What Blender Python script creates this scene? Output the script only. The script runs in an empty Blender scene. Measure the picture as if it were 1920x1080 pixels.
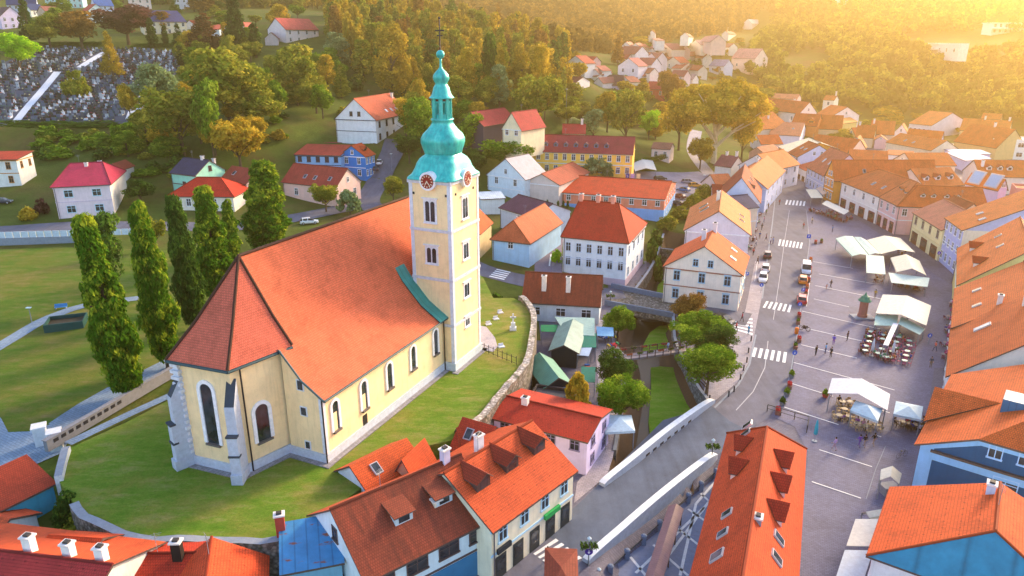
import bpy, bmesh, math, random
import numpy as np
from mathutils import Vector, Matrix
random.seed(7); np.random.seed(7)
S = bpy.context.scene
COL = S.collection
# ------------------------------------------------------------------ camera geometry (used to survey the site)
F = 1340.0; PITCH = math.atan(465/1340.0); CH = 46.0
_c, _s = math.cos(PITCH), math.sin(PITCH)
def ray(u, v):
    x = (u-960)/F; y = (v-540)/F
    return np.array([x, _c-y*_s, -_s-y*_c])
def G(u, v, z=0.0):
    d = ray(u, v); t = (z-CH)/d[2]
    return np.array([0, 0, CH])+t*d
def PX(p):
    x, y, z = p[0], p[1], p[2]-CH
    dep = y*_c-z*_s; dn = -y*_s-z*_c
    return 960+F*x/dep, 540+F*dn/dep
def DY(u, v, dist):
    d = ray(u, v); t = dist/d[1]
    return np.array([0, 0, CH])+t*d
def ztop(x, y, v):
    """height of the point straight above (x, y) that is seen on picture row v"""
    lo, hi = -20, 200
    for _ in range(50):
        m = (lo+hi)/2
        if PX((x, y, m))[1] > v: lo = m
        else: hi = m
    return (lo+hi)/2
# ------------------------------------------------------------------ materials
MATS = {}
def lin(c):
    return tuple((x/12.92 if x <= .04045 else ((x+.055)/1.055)**2.4) for x in c)
def hexc(h):
    return lin(tuple(int(h[i:i+2], 16)/255 for i in (0, 2, 4)))
class NT:
    def __init__(s, name):
        s.m = bpy.data.materials.new(name); s.m.use_nodes = True
        s.t = s.m.node_tree; s.b = s.t.nodes['Principled BSDF']; s.out = s.t.nodes['Material Output']
    def n(s, typ, **kw):
        nd = s.t.nodes.new(typ)
        for k, v in kw.items(): setattr(nd, k, v)
        return nd
    def l(s, a, b): s.t.links.new(a, b)
    def coord(s, kind='Object', scale=(1, 1, 1)):
        tc = s.n('ShaderNodeTexCoord'); mp = s.n('ShaderNodeMapping')
        mp.inputs['Scale'].default_value = scale
        s.l(tc.outputs[kind], mp.inputs['Vector']); return mp.outputs['Vector']
    def noise(s, vec, scale, detail=4, rough=.6):
        nd = s.n('ShaderNodeTexNoise'); nd.inputs['Scale'].default_value = scale
        nd.inputs['Detail'].default_value = detail; nd.inputs['Roughness'].default_value = rough
        if vec is not None: s.l(vec, nd.inputs['Vector'])
        return nd.outputs['Fac']
    def ramp(s, fac, stops):
        r = s.n('ShaderNodeValToRGB'); e = r.color_ramp.elements
        while len(e) < len(stops): e.new(.5)
        for i, (p, c) in enumerate(stops):
            e[i].position = p; e[i].color = (*c[:3], 1) if not isinstance(c, (int, float)) else (c, c, c, 1)
        s.l(fac, r.inputs['Fac']); return r.outputs['Color']
    def mix(s, a, b, fac, mode='MIX'):
        nd = s.n('ShaderNodeMix', data_type='RGBA', blend_type=mode)
        for val, sock in ((fac, nd.inputs['Factor']), (a, nd.inputs[6]), (b, nd.inputs[7])):
            if isinstance(val, (int, float)): sock.default_value = val
            elif isinstance(val, tuple): sock.default_value = (*val[:3], 1)
            else: s.l(val, sock)
        return nd.outputs[2]
    def bump(s, h, strength=.3, dist=.05):
        b = s.n('ShaderNodeBump'); b.inputs['Strength'].default_value = strength; b.inputs['Distance'].default_value = dist
        s.l(h, b.inputs['Height']); s.l(b.outputs['Normal'], s.b.inputs['Normal'])
    def col(s, c):
        if isinstance(c, tuple): s.b.inputs['Base Color'].default_value = (*c[:3], 1)
        else: s.l(c, s.b.inputs['Base Color'])
    def rough(s, r, spec=.3):
        s.b.inputs['Roughness'].default_value = r; s.b.inputs['Specular IOR Level'].default_value = spec
def mul(c, k): return tuple(min(1, x*k) for x in c)
def plain(name, c, rough=.7, spec=.3, metal=0):
    key = ('p', name)
    if key in MATS: return MATS[key]
    n = NT(name); v = n.coord('Object'); f = n.noise(v, 2.5, 5)
    n.col(n.ramp(f, [(.3, mul(c, .86)), (.7, mul(c, 1.1))])); n.rough(rough, spec); n.b.inputs['Metallic'].default_value = metal
    MATS[key] = n.m; return n.m
def plaster(h):
    key = ('w', h)
    if key in MATS: return MATS[key]
    c = hexc(h); n = NT('plaster_'+h)
    f = n.noise(n.coord('Object'), .7, 6, .65); g = n.noise(n.coord('Object', (3.2, 3.2, .25)), 1.0, 4, .6)
    a = n.ramp(f, [(.25, mul(c, .82)), (.6, c), (.85, mul(c, 1.05))])
    st = n.ramp(g, [(.5, 0), (.78, 1)])
    k = n.n('ShaderNodeMath', operation='MULTIPLY'); n.l(st, k.inputs[0]); k.inputs[1].default_value = .34
    n.col(n.mix(a, mul(c, .55), k.outputs[0])); n.rough(.85, .2)
    n.bump(n.noise(n.coord('Object'), 9, 3), .15, .02)
    MATS[key] = n.m; return n.m
def tiles(h, dirt=.25, dirtc='3a2620', row=.25, name='roof_tiles'):
    """clay roof tiles, laid out in metres by the roof's own UV map"""
    key = ('t', h, dirt, dirtc, row)
    if key in MATS: return MATS[key]
    c = hexc(h); n = NT(name+'_'+h); uv = n.coord('UV')
    br = n.n('ShaderNodeTexBrick'); n.l(uv, br.inputs['Vector'])
    br.inputs['Scale'].default_value = 1; br.inputs['Brick Width'].default_value = .2; br.inputs['Row Height'].default_value = row
    br.inputs['Mortar Size'].default_value = .022; br.inputs['Bias'].default_value = 0
    br.inputs['Color1'].default_value = (*mul(c, .87), 1); br.inputs['Color2'].default_value = (*mul(c, 1.1), 1)
    br.inputs['Mortar'].default_value = (*mul(c, .52), 1)
    f = n.noise(uv, .35, 6, .7); f2 = n.noise(n.coord('UV', (1.4, .16, 1)), 1.2, 5, .65); f3 = n.noise(uv, 4.5, 3, .7)
    a = n.mix(br.outputs['Color'], n.ramp(f, [(.3, .55), (.5, .95), (.72, 1.0)]), .75, 'MULTIPLY')
    a = n.mix(a, n.ramp(f3, [(.3, .7), (.6, 1)]), .45, 'MULTIPLY')
    m = n.n('ShaderNodeMath', operation='MULTIPLY'); n.l(n.ramp(f2, [(.42, 0), (.75, 1)]), m.inputs[0]); m.inputs[1].default_value = dirt
    a = n.mix(a, hexc(dirtc), m.outputs[0])
    sp = n.n('ShaderNodeSeparateXYZ'); n.l(uv, sp.inputs[0])
    if dirt <= .15:
        # rows of little snow guards among the tiles
        ms = []
        for ax, per in (('X', 1.0), ('Y', 1.25)):
            q = n.n('ShaderNodeMath', operation='PINGPONG'); n.l(sp.outputs[ax], q.inputs[0]); q.inputs[1].default_value = per/2; w = n.n('ShaderNodeMath', operation='LESS_THAN'); n.l(q.outputs[0], w.inputs[0]); w.inputs[1].default_value = .07; ms.append(w)
        w = n.n('ShaderNodeMath', operation='MULTIPLY'); n.l(ms[0].outputs[0], w.inputs[0]); n.l(ms[1].outputs[0], w.inputs[1]); a = n.mix(a, mul(c, .35), w.outputs[0])
    n.col(a); n.rough(.8, .25)
    md = n.n('ShaderNodeMath', operation='FRACT'); dv = n.n('ShaderNodeMath', operation='DIVIDE')
    n.l(sp.outputs['Y'], dv.inputs[0]); dv.inputs[1].default_value = row; n.l(dv.outputs[0], md.inputs[0])
    n.bump(md.outputs[0], .35, .06)
    MATS[key] = n.m; return n.m
def sheetmetal(h, seam=.55, rust=0):
    key = ('m', h, rust)
    if key in MATS: return MATS[key]
    c = hexc(h); n = NT('sheet_metal_'+h); uv = n.coord('UV')
    sp = n.n('ShaderNodeSeparateXYZ'); n.l(uv, sp.inputs[0])
    dv = n.n('ShaderNodeMath', operation='DIVIDE'); n.l(sp.outputs['X'], dv.inputs[0]); dv.inputs[1].default_value = seam
    fr = n.n('ShaderNodeMath', operation='FRACT'); n.l(dv.outputs[0], fr.inputs[0])
    rib = n.ramp(fr.outputs[0], [(0, .55), (.1, 1), (.9, 1), (1, .55)])
    f = n.noise(uv, .6, 6, .7); a = n.ramp(f, [(.3, mul(c, .75)), (.65, mul(c, 1.12))])
    a = n.mix(a, rib, .8, 'MULTIPLY')
    if rust:
        r = n.ramp(n.noise(n.coord('UV', (.5, 1.2, 1)), .7, 5, .6), [(.56, 0), (.62, 1)])
        a = n.mix(a, hexc('8a4a32'), r)
    n.col(a); n.rough(.5, .4); n.bump(rib, .4, .04)
    MATS[key] = n.m; return n.m
def glass():
    if 'glass' in MATS: return MATS['glass']
    n = NT('window_glass'); f = n.noise(n.coord('Object'), .8, 2)
    n.col(n.ramp(f, [(.35, (.012, .016, .022)), (.7, (.05, .065, .08))])); n.rough(.08, .6); MATS['glass'] = n.m; return n.m
# ------------------------------------------------------------------ mesh builder
class MB:
    def __init__(s): s.v = []; s.f = []; s.mi = []; s.uv = []
    def face(s, pts, mi=0, uv=None):
        b = len(s.v); s.v += [tuple(map(float, p)) for p in pts]
        s.f.append(tuple(range(b, b+len(pts)))); s.mi.append(mi); s.uv.append(uv)
    def box(s, x0, y0, z0, x1, y1, z1, mi=0, M=None):
        P = [(x0, y0, z0), (x1, y0, z0), (x1, y1, z0), (x0, y1, z0), (x0, y0, z1), (x1, y0, z1), (x1, y1, z1), (x0, y1, z1)]
        if M is not None: P = [tuple(M @ Vector(p)) for p in P]
        b = len(s.v); s.v += P
        for f in ((0, 3, 2, 1), (4, 5, 6, 7), (0, 1, 5, 4), (1, 2, 6, 5), (2, 3, 7, 6), (3, 0, 4, 7)):
            s.f.append(tuple(b+i for i in f)); s.mi.append(mi)
            q = [P[i] for i in f]; s.uv.append(planar_uv(q))
    def prism(s, pts, z0, z1, mi=0, mt=None, zf=None):
        """upright prism over a plan polygon (counter-clockwise); zf gives the top height per point"""
        n = len(pts); top = [(p[0], p[1], zf(p) if zf else z1) for p in pts]; bot = [(p[0], p[1], z0) for p in pts]
        s.face(top, mi if mt is None else mt, planar_uv(top)); s.face(bot[::-1], mi)
        for i in range(n):
            j = (i+1) % n; q = [bot[i], bot[j], top[j], top[i]]; s.face(q, mi, planar_uv(q))
    def tube(s, pts, r, k=8, mi=0, cap=True):
        rs = r if isinstance(r, (list, tuple)) else [r]*len(pts)
        b = len(s.v); n = len(pts)
        for i, p in enumerate(pts):
            p = Vector(p); d = (Vector(pts[min(i+1, n-1)])-Vector(pts[max(i-1, 0)])).normalized()
            a = d.cross(Vector((0, 0, 1)) if abs(d.z) < .9 else Vector((1, 0, 0))).normalized(); c = d.cross(a)
            for j in range(k):
                t = 2*math.pi*j/k; s.v.append(tuple(p+(a*math.cos(t)+c*math.sin(t))*rs[i]))
        for i in range(n-1):
            for j in range(k):
                s.f.append((b+i*k+j, b+i*k+(j+1) % k, b+(i+1)*k+(j+1) % k, b+(i+1)*k+j)); s.mi.append(mi); s.uv.append(None)
        if cap:
            s.f.append(tuple(b+j for j in range(k))[::-1]); s.f.append(tuple(b+(n-1)*k+j for j in range(k))); s.mi += [mi, mi]; s.uv += [None, None]
    def lathe(s, prof, k=16, mi=0, c=(0, 0), sq=None, rot=0):
        """profile [(radius, z)] turned about the vertical; sq > 2 squares the plan"""
        b = len(s.v); n = len(prof)
        for r, z in prof:
            for j in range(k):
                t = 2*math.pi*j/k+rot; e = 1.0
                if sq:
                    e = 1/((abs(math.cos(t))**sq+abs(math.sin(t))**sq)**(1/sq))
                s.v.append((c[0]+r*e*math.cos(t), c[1]+r*e*math.sin(t), z))
        for i in range(n-1):
            for j in range(k):
                s.f.append((b+i*k+j, b+i*k+(j+1) % k, b+(i+1)*k+(j+1) % k, b+(i+1)*k+j)); s.mi.append(mi); s.uv.append(None)
        s.f.append(tuple(b+j for j in range(k))[::-1]); s.f.append(tuple(b+(n-1)*k+j for j in range(k))); s.mi += [mi, mi]; s.uv += [None, None]
    def slab(s, polys, t, mi=0, ms=1):
        """roof planes: tiled tops, plain undersides and edges, thickness t"""
        cnt = {}
        for P in polys:
            s.face(P, mi, planar_uv(P)); Q = [(p[0], p[1], p[2]-t) for p in P]; s.face(Q[::-1], ms)
            n = len(P)
            for i in range(n):
                a, b_ = tuple(np.round(P[i], 3)), tuple(np.round(P[(i+1) % n], 3)); k = (min(a, b_), max(a, b_))
                cnt.setdefault(k, []).append((P[i], P[(i+1) % n]))
        for k, es in cnt.items():
            if len(es) == 1:
                a, b_ = es[0]; s.face([a, (a[0], a[1], a[2]-t), (b_[0], b_[1], b_[2]-t), b_][::-1][::-1], ms)
    def mesh(s, name, mats, smooth=False):
        me = bpy.data.meshes.new(name); me.from_pydata(s.v, [], s.f)
        for m in (mats if isinstance(mats, (list, tuple)) else [mats]): me.materials.append(m)
        me.polygons.foreach_set('material_index', s.mi)
        if any(u is not None for u in s.uv):
            ul = me.uv_layers.new(name='UVMap'); arr = []
            for f, u in zip(s.f, s.uv): arr += [c for p in (u if u is not None else [(0, 0)]*len(f)) for c in p]
            ul.data.foreach_set('uv', np.array(arr, dtype=np.float32))
        if smooth: me.polygons.foreach_set('use_smooth', [True]*len(me.polygons))
        me.update(); return me
    def build(s, name, mats, parent=None, smooth=False, M=None):
        return put(name, s.mesh(name, mats, smooth), parent, M)
def planar_uv(P):
    P = [Vector(p) for p in P]; n = Vector((0, 0, 0))
    for i in range(len(P)): n += P[i].cross(P[(i+1) % len(P)])
    if n.length < 1e-9: return [(0, 0)]*len(P)
    n.normalize(); h = Vector((0, 0, 1)).cross(n)
    if h.length < .05: h = Vector((1, 0, 0))
    h.normalize(); w = n.cross(h)
    return [(p.dot(h), p.dot(w)) for p in P]
def put(name, me, parent=None, M=None):
    o = bpy.data.objects.new(name, me); COL.objects.link(o)
    if parent is not None: o.parent = parent
    if M is not None: o.matrix_local = M
    return o
def tag(o, label=None, cat=None, group=None, kind=None):
    if label: o['label'] = label
    if cat: o['category'] = cat
    if group: o['group'] = group
    if kind: o['kind'] = kind
    return o
def thing(name, label, cat, loc=(0, 0, 0), rz=0, group=None, sc=1):
    o = bpy.data.objects.new(name, None); COL.objects.link(o); o.empty_display_size = .3
    o.location = tuple(map(float, loc)); o.rotation_euler = (0, 0, rz); o.scale = (sc,)*3 if isinstance(sc, (int, float)) else sc
    return tag(o, label, cat, group)
KIDS = {}
def dup(root, loc, rz=0, label=None, group=None, sc=1):
    if root.name not in KIDS:
        KIDS[root.name] = [(c, list(c.children)) for c in root.children]
    r = root.copy(); COL.objects.link(r); r.location = tuple(map(float, loc)); r.rotation_euler = (0, 0, rz); r.scale = (sc,)*3 if isinstance(sc, (int, float)) else sc
    if label: r['label'] = label
    if group: r['group'] = group
    for c, gs in KIDS[root.name]:
        d = c.copy(); COL.objects.link(d); d.parent = r
        for g in gs:
            e = g.copy(); COL.objects.link(e); e.parent = d
    return r
# ------------------------------------------------------------------ terrain
CTRL = [(960,1000,0),(1300,1000,0),(1600,900,0),(1800,700,0),(1500,600,0),(1450,400,0),(1600,380,0),(1480,330,0),(1800,300,0),(1740,250,0),(1560,222,1.5),
 (1000,700,0),(1050,590,.3),(1130,470,1.5),(1040,470,2.2),(950,520,2.5),(900,540,3.2),(1080,325,8),(1200,340,4.5),(1290,330,3),(1200,290,8),(1300,270,6),
 (720,335,8),(690,372,6.3),(600,430,5.2),(560,380,6.5),(985,385,4.5),(640,335,8),(700,268,17),(600,262,17),(620,180,27),(560,150,31),
 (300,500,5),(100,600,4.6),(30,430,5.2),(160,410,6),(0,480,5),(100,800,4.4),(0,820,3.8),(60,950,2),(200,1060,1.5),(420,600,5),(600,520,5),(380,400,6.5),(330,350,9),
 (100,330,11),(30,310,10),(100,242,19.5),(250,232,21),(170,165,29),(450,200,27),(330,260,17),
 (760,225,18),(900,228,15),(1000,228,14),(1060,215,14),(820,170,26),(950,130,36),
 (1130,165,23),(1060,130,33),(1200,135,30),(1400,130,26),(1350,180,14),(1300,220,9),(1430,170,14)]
RD = [(700,110,330,None),(545,92,350,None),(150,95,325,None),(300,110,325,None),(20,95,310,None),(120,40,400,None),(300,60,385,None),(420,60,375,None),(640,40,430,None),(480,20,450,None),(760,40,470,None),(1170,105,470,None),(1080,100,520,None),(1290,92,600,None),(1400,60,850,None),
 (900,60,700,None),(1100,40,800,None),(1250,60,760,None),(1300,10,1000,None),(800,0,760,None),(1000,-20,1050,None),
 (1480,178,440,None),(1700,205,430,None),(1900,245,380,None),(1600,110,560,None),(1700,110,540,None),(1780,112,520,None),(1880,62,620,None),(1700,10,800,None),(1500,10,900,None),(1900,0,850,None),(1440,66,800,None),
 (1430,15,1500,None),(1200,-40,1500,None),(700,-60,1300,None),(300,-60,900,None),(100,-40,800,None),(1600,-60,1400,None),(1850,-80,1300,None),(600,-60,1000,None),(2300,200,400,None),(2300,60,600,None),(2300,-60,1000,None),(-300,30,450,None),(-400,-40,800,None)]
XY = []; ZZ = []
for u, v, z in CTRL:
    g = G(u, v, z); XY.append(g[:2]); ZZ.append(z)
for u, v, d, _ in RD:
    g = DY(u, v, d); XY.append(g[:2]); ZZ.append(g[2])
for x, y, z in ((-150, 20, 4), (-60, 0, 1), (0, 0, 0), (80, 0, 0), (200, 50, 0), (250, 150, 0), (-250, 150, 12), (-60, 40, 1.5), (-90, 60, 3.5), (-1200, 1700, 190), (0, 1750, 170), (1300, 1700, 190), (600, 1800, 185), (300, 250, 4), (420, 330, 18),
                (-14, 55, 1.5), (-24, 48, 1), (-34, 50, 1.5), (-5, 66, 0.2), (3, 80, 0), (5, 93, 0)):
    XY.append((x, y)); ZZ.append(z)
XY = np.array(XY, float); ZZ = np.array(ZZ, float)
def _k(r): return r  # linear radial basis: no overshoot
_D = np.linalg.norm(XY[:, None]-XY[None], axis=2); _n = len(XY)
_A = np.zeros((_n+3, _n+3)); _A[:_n, :_n] = _k(_D)-np.eye(_n)*1.5; _A[:_n, _n] = 1; _A[:_n, _n+1:] = XY; _A[_n, :_n] = 1; _A[_n+1:, :_n] = XY.T
_W = np.linalg.solve(_A, np.r_[ZZ, 0, 0, 0])
def poly_sd(P, X, Y):
    """signed distance (inside positive) of points to a polygon"""
    P = np.asarray(P)[:, :2]; X = np.asarray(X, float); Y = np.asarray(Y, float)
    d2 = np.full(X.shape, 1e18); ins = np.zeros(X.shape, bool); n = len(P)
    for i in range(n):
        a, b = P[i], P[(i+1) % n]; e = b-a; wx, wy = X-a[0], Y-a[1]
        t = np.clip((wx*e[0]+wy*e[1])/(e@e), 0, 1); d2 = np.minimum(d2, (wx-t*e[0])**2+(wy-t*e[1])**2)
        c = ((a[1] > Y) != (b[1] > Y)); 
        with np.errstate(divide='ignore', invalid='ignore'):
            xx = (b[0]-a[0])*(Y-a[1])/(b[1]-a[1])+a[0]
        ins ^= c & (X < xx)
    d = np.sqrt(d2); return np.where(ins, d, -d)
FLAT = [G(*p) for p in ((840,1150),(925,800),(1000,705),(1012,600),(1110,560),(1240,470),(1330,410),(1415,330),(1445,275),(1700,262),(1960,285))]+[(160, 130, 0), (120, 0, 0), (-10, 0, 0)]
CHAN = [G(*p) for p in ((1245,440),(1222,500),(1180,560),(1158,615),(1150,650),(1172,705),(1165,770),(1150,850),(1125,920),(1100,1000),(1290,900),(1333,760),(1305,720),(1285,680),(1266,640),(1262,590),(1262,560),(1270,500),(1290,440))]
PLAZA = [G(*p) for p in ((1140,1035),(1335,865),(1372,850),(1372,1000),(1330,1130),(1120,1130))]
def tz(X, Y):
    X = np.asarray(X, float); Y = np.asarray(Y, float); sh = X.shape; x = X.ravel(); y = Y.ravel()
    out = np.empty(x.shape)
    for i in range(0, len(x), 20000):
        a = np.stack([x[i:i+20000], y[i:i+20000]], 1)
        r = np.linalg.norm(a[:, None]-XY[None], axis=2)
        out[i:i+20000] = _k(r)@_W[:_n]+_W[_n]+a@_W[_n+1:]
    w = np.clip((poly_sd(FLAT, x, y)+7)/7, 0, 1); w = w*w*(3-2*w)
    out = out*(1-w)
    c = np.clip(poly_sd(CHAN, x, y)/.8, 0, 1); out = out*(1-c)-3.4*c
    c = np.clip(poly_sd(PLAZA, x, y)/.6, 0, 1); out = out*(1-c)-1.4*c
    return out.reshape(sh)
def T(x, y): return float(tz(np.array([x]), np.array([y]))[0])
def GT(u, v):
    """where the sight line through picture point (u, v) meets the ground"""
    d = ray(u, v); ts = np.geomspace(30, 2200, 700); p = np.array([0, 0, CH])+ts[:, None]*d
    below = p[:, 2] < tz(p[:, 0], p[:, 1])
    i = int(np.argmax(below)) if below.any() else len(ts)-1
    lo, hi = ts[max(i-1, 0)], ts[i]
    for _ in range(14):
        m = (lo+hi)/2; q = np.array([0, 0, CH])+m*d
        if q[2] < T(q[0], q[1]): hi = m
        else: lo = m
    q = np.array([0, 0, CH])+hi*d; q[2] = T(q[0], q[1]); return q
# ================================================================== SETTING
def axis(parts):
    out = [parts[0][0]]
    for a, b, st in parts:
        n = max(1, int(round((b-a)/st))); out += list(np.linspace(a, b, n+1)[1:])
    return np.array(out)
gx = axis([(-900, -300, 30), (-300, -110, 9), (-110, -45, 2.2), (-45, 62, 1.1), (62, 120, 2.2), (120, 330, 8), (330, 1300, 30)])
gy = axis([(-60, 20, 8), (20, 35, 2), (35, 165, 1.1), (165, 240, 3), (240, 480, 8), (480, 1000, 20), (1000, 1900, 45)])
GX, GY = np.meshgrid(gx, gy); GZ = tz(GX, GY)
def ground_mat():
    n = NT('meadow_ground'); v = n.coord('Object')
    f = n.noise(v, .035, 6, .7); g = n.noise(v, .22, 6, .75); h = n.noise(v, 1.6, 4, .7)
    a = n.ramp(f, [(.35, hexc('4a5a22')), (.5, hexc('5c6a2a')), (.62, hexc('6a6034')), (.75, hexc('6b5438'))])
    a = n.mix(a, n.ramp(g, [(.3, .62), (.6, 1), (.8, 1.0)]), .9, 'MULTIPLY'); a = n.mix(a, n.ramp(h, [(.3, .7), (.7, 1)]), .6, 'MULTIPLY')
    n.col(a); n.rough(.95, .1); n.bump(h, .6, .3); return n.m
def paving(name, c1, c2, w, h, rot=0, mort=.02, spots=.5):
    n = NT(name); tc = n.n('ShaderNodeTexCoord'); mp = n.n('ShaderNodeMapping'); n.l(tc.outputs['Object'], mp.inputs['Vector']); mp.inputs['Rotation'].default_value = (0, 0, rot); uv = mp.outputs['Vector']
    br = n.n('ShaderNodeTexBrick'); n.l(uv, br.inputs['Vector']); br.inputs['Scale'].default_value = 1; br.inputs['Brick Width'].default_value = w; br.inputs['Row Height'].default_value = h
    br.inputs['Mortar Size'].default_value = mort; br.inputs['Color1'].default_value = (*hexc(c1), 1); br.inputs['Color2'].default_value = (*hexc(c2), 1); br.inputs['Mortar'].default_value = (*mul(hexc(c1), .5), 1)
    f = n.noise(uv, .16, 7, .72); g = n.noise(uv, 2.2, 4, .7)
    a = n.mix(br.outputs['Color'], n.ramp(f, [(.32, .6), (.5, .9), (.68, 1)]), spots+.3, 'MULTIPLY'); a = n.mix(a, n.ramp(g, [(.25, .72), (.6, 1)]), .6, 'MULTIPLY')
    n.col(a); n.rough(.75, .3); n.bump(g, .2, .03); return n.m
def asphalt(name, c, streak=.35, rot=0):
    n = NT(name); tc = n.n('ShaderNodeTexCoord'); mp = n.n('ShaderNodeMapping'); n.l(tc.outputs['Object'], mp.inputs['Vector']); mp.inputs['Rotation'].default_value = (0, 0, rot); mp.inputs['Scale'].default_value = (.9, .05, 1)
    s1 = n.noise(mp.outputs['Vector'], .9, 5, .6); f = n.noise(n.coord('Object'), .25, 6, .7); g = n.noise(n.coord('Object'), 7, 3, .7); c = hexc(c)
    a = n.ramp(f, [(.3, mul(c, .75)), (.55, c), (.75, mul(c, 1.2))]); a = n.mix(a, n.ramp(s1, [(.35, .55), (.55, 1)]), streak, 'MULTIPLY'); a = n.mix(a, n.ramp(g, [(.3, .75), (.65, 1)]), .6, 'MULTIPLY')
    n.col(a); n.rough(.85, .25); n.bump(g, .2, .02); return n.m
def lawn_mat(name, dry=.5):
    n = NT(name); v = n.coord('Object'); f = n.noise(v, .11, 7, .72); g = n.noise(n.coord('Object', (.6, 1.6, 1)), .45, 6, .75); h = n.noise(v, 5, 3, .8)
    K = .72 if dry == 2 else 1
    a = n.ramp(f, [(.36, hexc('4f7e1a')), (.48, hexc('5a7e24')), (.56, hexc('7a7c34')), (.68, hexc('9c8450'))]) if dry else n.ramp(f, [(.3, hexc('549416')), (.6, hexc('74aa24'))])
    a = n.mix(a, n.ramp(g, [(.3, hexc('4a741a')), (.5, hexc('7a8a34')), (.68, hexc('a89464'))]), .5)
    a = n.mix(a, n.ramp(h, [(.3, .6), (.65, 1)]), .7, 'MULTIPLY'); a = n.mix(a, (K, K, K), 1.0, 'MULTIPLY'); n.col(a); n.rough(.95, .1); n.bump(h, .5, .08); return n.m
def rubble(name, c):
    n = NT(name); v = n.coord('Object'); vo = n.n('ShaderNodeTexVoronoi'); n.l(v, vo.inputs['Vector']); vo.inputs['Scale'].default_value = 2.6
    c = hexc(c); f = n.noise(v, .7, 6, .7)
    a = n.mix(n.ramp(vo.outputs['Color'], [(.2, mul(c, .6)), (.8, mul(c, 1.25))]), n.ramp(vo.outputs['Distance'], [(.25, 1), (.55, .4)]), .8, 'MULTIPLY')
    a = n.mix(a, hexc('3c4426'), n.ramp(f, [(.52, 0), (.66, .8)])); n.col(a); n.rough(.9, .15); n.bump(vo.outputs['Distance'], -.6, .15); return n.m
M_GROUND = ground_mat(); M_PAVE = paving('town_paving', '747184', '626076', .42, .21)
M_SQUARE = paving('square_pavers', '767694', '666684', .4, .2, .35); M_ROAD = asphalt('road_asphalt', '6e6e7e', .4, -.12); _q = G(1336, 800)-G(1060, 1020); M_COB = asphalt('bridge_cobbles', '5c667a', .4, math.pi/2-math.atan2(_q[1], _q[0]))
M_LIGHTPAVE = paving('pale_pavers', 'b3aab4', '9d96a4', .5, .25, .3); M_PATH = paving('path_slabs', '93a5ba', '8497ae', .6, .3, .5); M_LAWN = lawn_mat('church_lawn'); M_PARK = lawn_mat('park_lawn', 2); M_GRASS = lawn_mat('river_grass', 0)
M_WHITE = plain('white_road_paint', (.78, .78, .8), .7); M_STONE = rubble('rubble_stone', '9a8f86'); M_GREYST = plain('grey_stone', hexc('8e94a0'), .85); M_PALEST = plain('white_stone', hexc('d5d6dc'), .8)
def terrain():
    ny, nx = GX.shape; me = bpy.data.meshes.new('terrain'); vs = np.stack([GX, GY, GZ], 2).reshape(-1, 3)
    i = np.arange(ny*nx).reshape(ny, nx); q = np.stack([i[:-1, :-1], i[:-1, 1:], i[1:, 1:], i[1:, :-1]], 2).reshape(-1, 4)
    me.vertices.add(len(vs)); me.vertices.foreach_set('co', vs.ravel()); me.loops.add(q.size); me.loops.foreach_set('vertex_index', q.ravel())
    me.polygons.add(len(q)); me.polygons.foreach_set('loop_start', np.arange(0, q.size, 4)); me.polygons.foreach_set('loop_total', np.full(len(q), 4))
    cx = vs[q].mean(1); fl = poly_sd(FLAT, cx[:, 0], cx[:, 1]) > 0; ch = poly_sd(CHAN, cx[:, 0], cx[:, 1]) > -.4
    me.materials.append(M_GROUND); me.materials.append(M_PAVE); me.materials.append(plain('river_mud', hexc('5a4432'), .9)); me.polygons.foreach_set('material_index', np.where(ch, 2, np.where(fl, 1, 0)))
    me.polygons.foreach_set('use_smooth', [True]*len(q)); me.update(); me.validate(); tag(put('terrain', me), kind='structure')
terrain()
def sheet(name, pts, mat, dz=.03, z=None, drape=False, kind='structure'):
    """flat ground sheet; pts are survey points (u, v) on the ground or 3-D points"""
    W = [tuple(GT(*p)) if len(p) == 2 else p for p in pts]
    bm = bmesh.new(); vs = [bm.verts.new((p[0], p[1], 0)) for p in W]; f = bm.faces.new(vs)
    if f.normal.z < 0: f.normal_flip()
    bmesh.ops.triangulate(bm, faces=[f])
    if drape:
        for _ in range(5):
            es = [e for e in bm.edges if e.calc_length() > 4]
            if not es: break
            bmesh.ops.subdivide_edges(bm, edges=es, cuts=1, use_grid_fill=False); bmesh.ops.triangulate(bm, faces=bm.faces[:])
    X = np.array([v.co.x for v in bm.verts]); Y = np.array([v.co.y for v in bm.verts]); Z = tz(X, Y) if z is None and drape else np.full(X.shape, (0 if z is None else z))
    for v, zz in zip(bm.verts, Z): v.co.z = zz+dz
    bmesh.ops.recalc_face_normals(bm, faces=bm.faces)
    if sum(f.normal.z for f in bm.faces) < 0: bmesh.ops.reverse_faces(bm, faces=bm.faces)
    me = bpy.data.meshes.new(name); bm.to_mesh(me); bm.free(); me.materials.append(mat); return tag(put(name, me), kind=kind)
def smooth_line(P, st=2.0):
    P = np.array(P, float); out = []
    for i in range(len(P)-1):
        p0, p1, p2, p3 = P[max(i-1, 0)], P[i], P[i+1], P[min(i+2, len(P)-1)]; n = max(2, int(np.linalg.norm(p2-p1)/st))
        for k in range(n):
            t = k/n; out.append(.5*((2*p1)+(-p0+p2)*t+(2*p0-5*p1+4*p2-p3)*t*t+(-p0+3*p1-3*p2+p3)*t**3))
    return np.array(out+[P[-1]])
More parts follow.
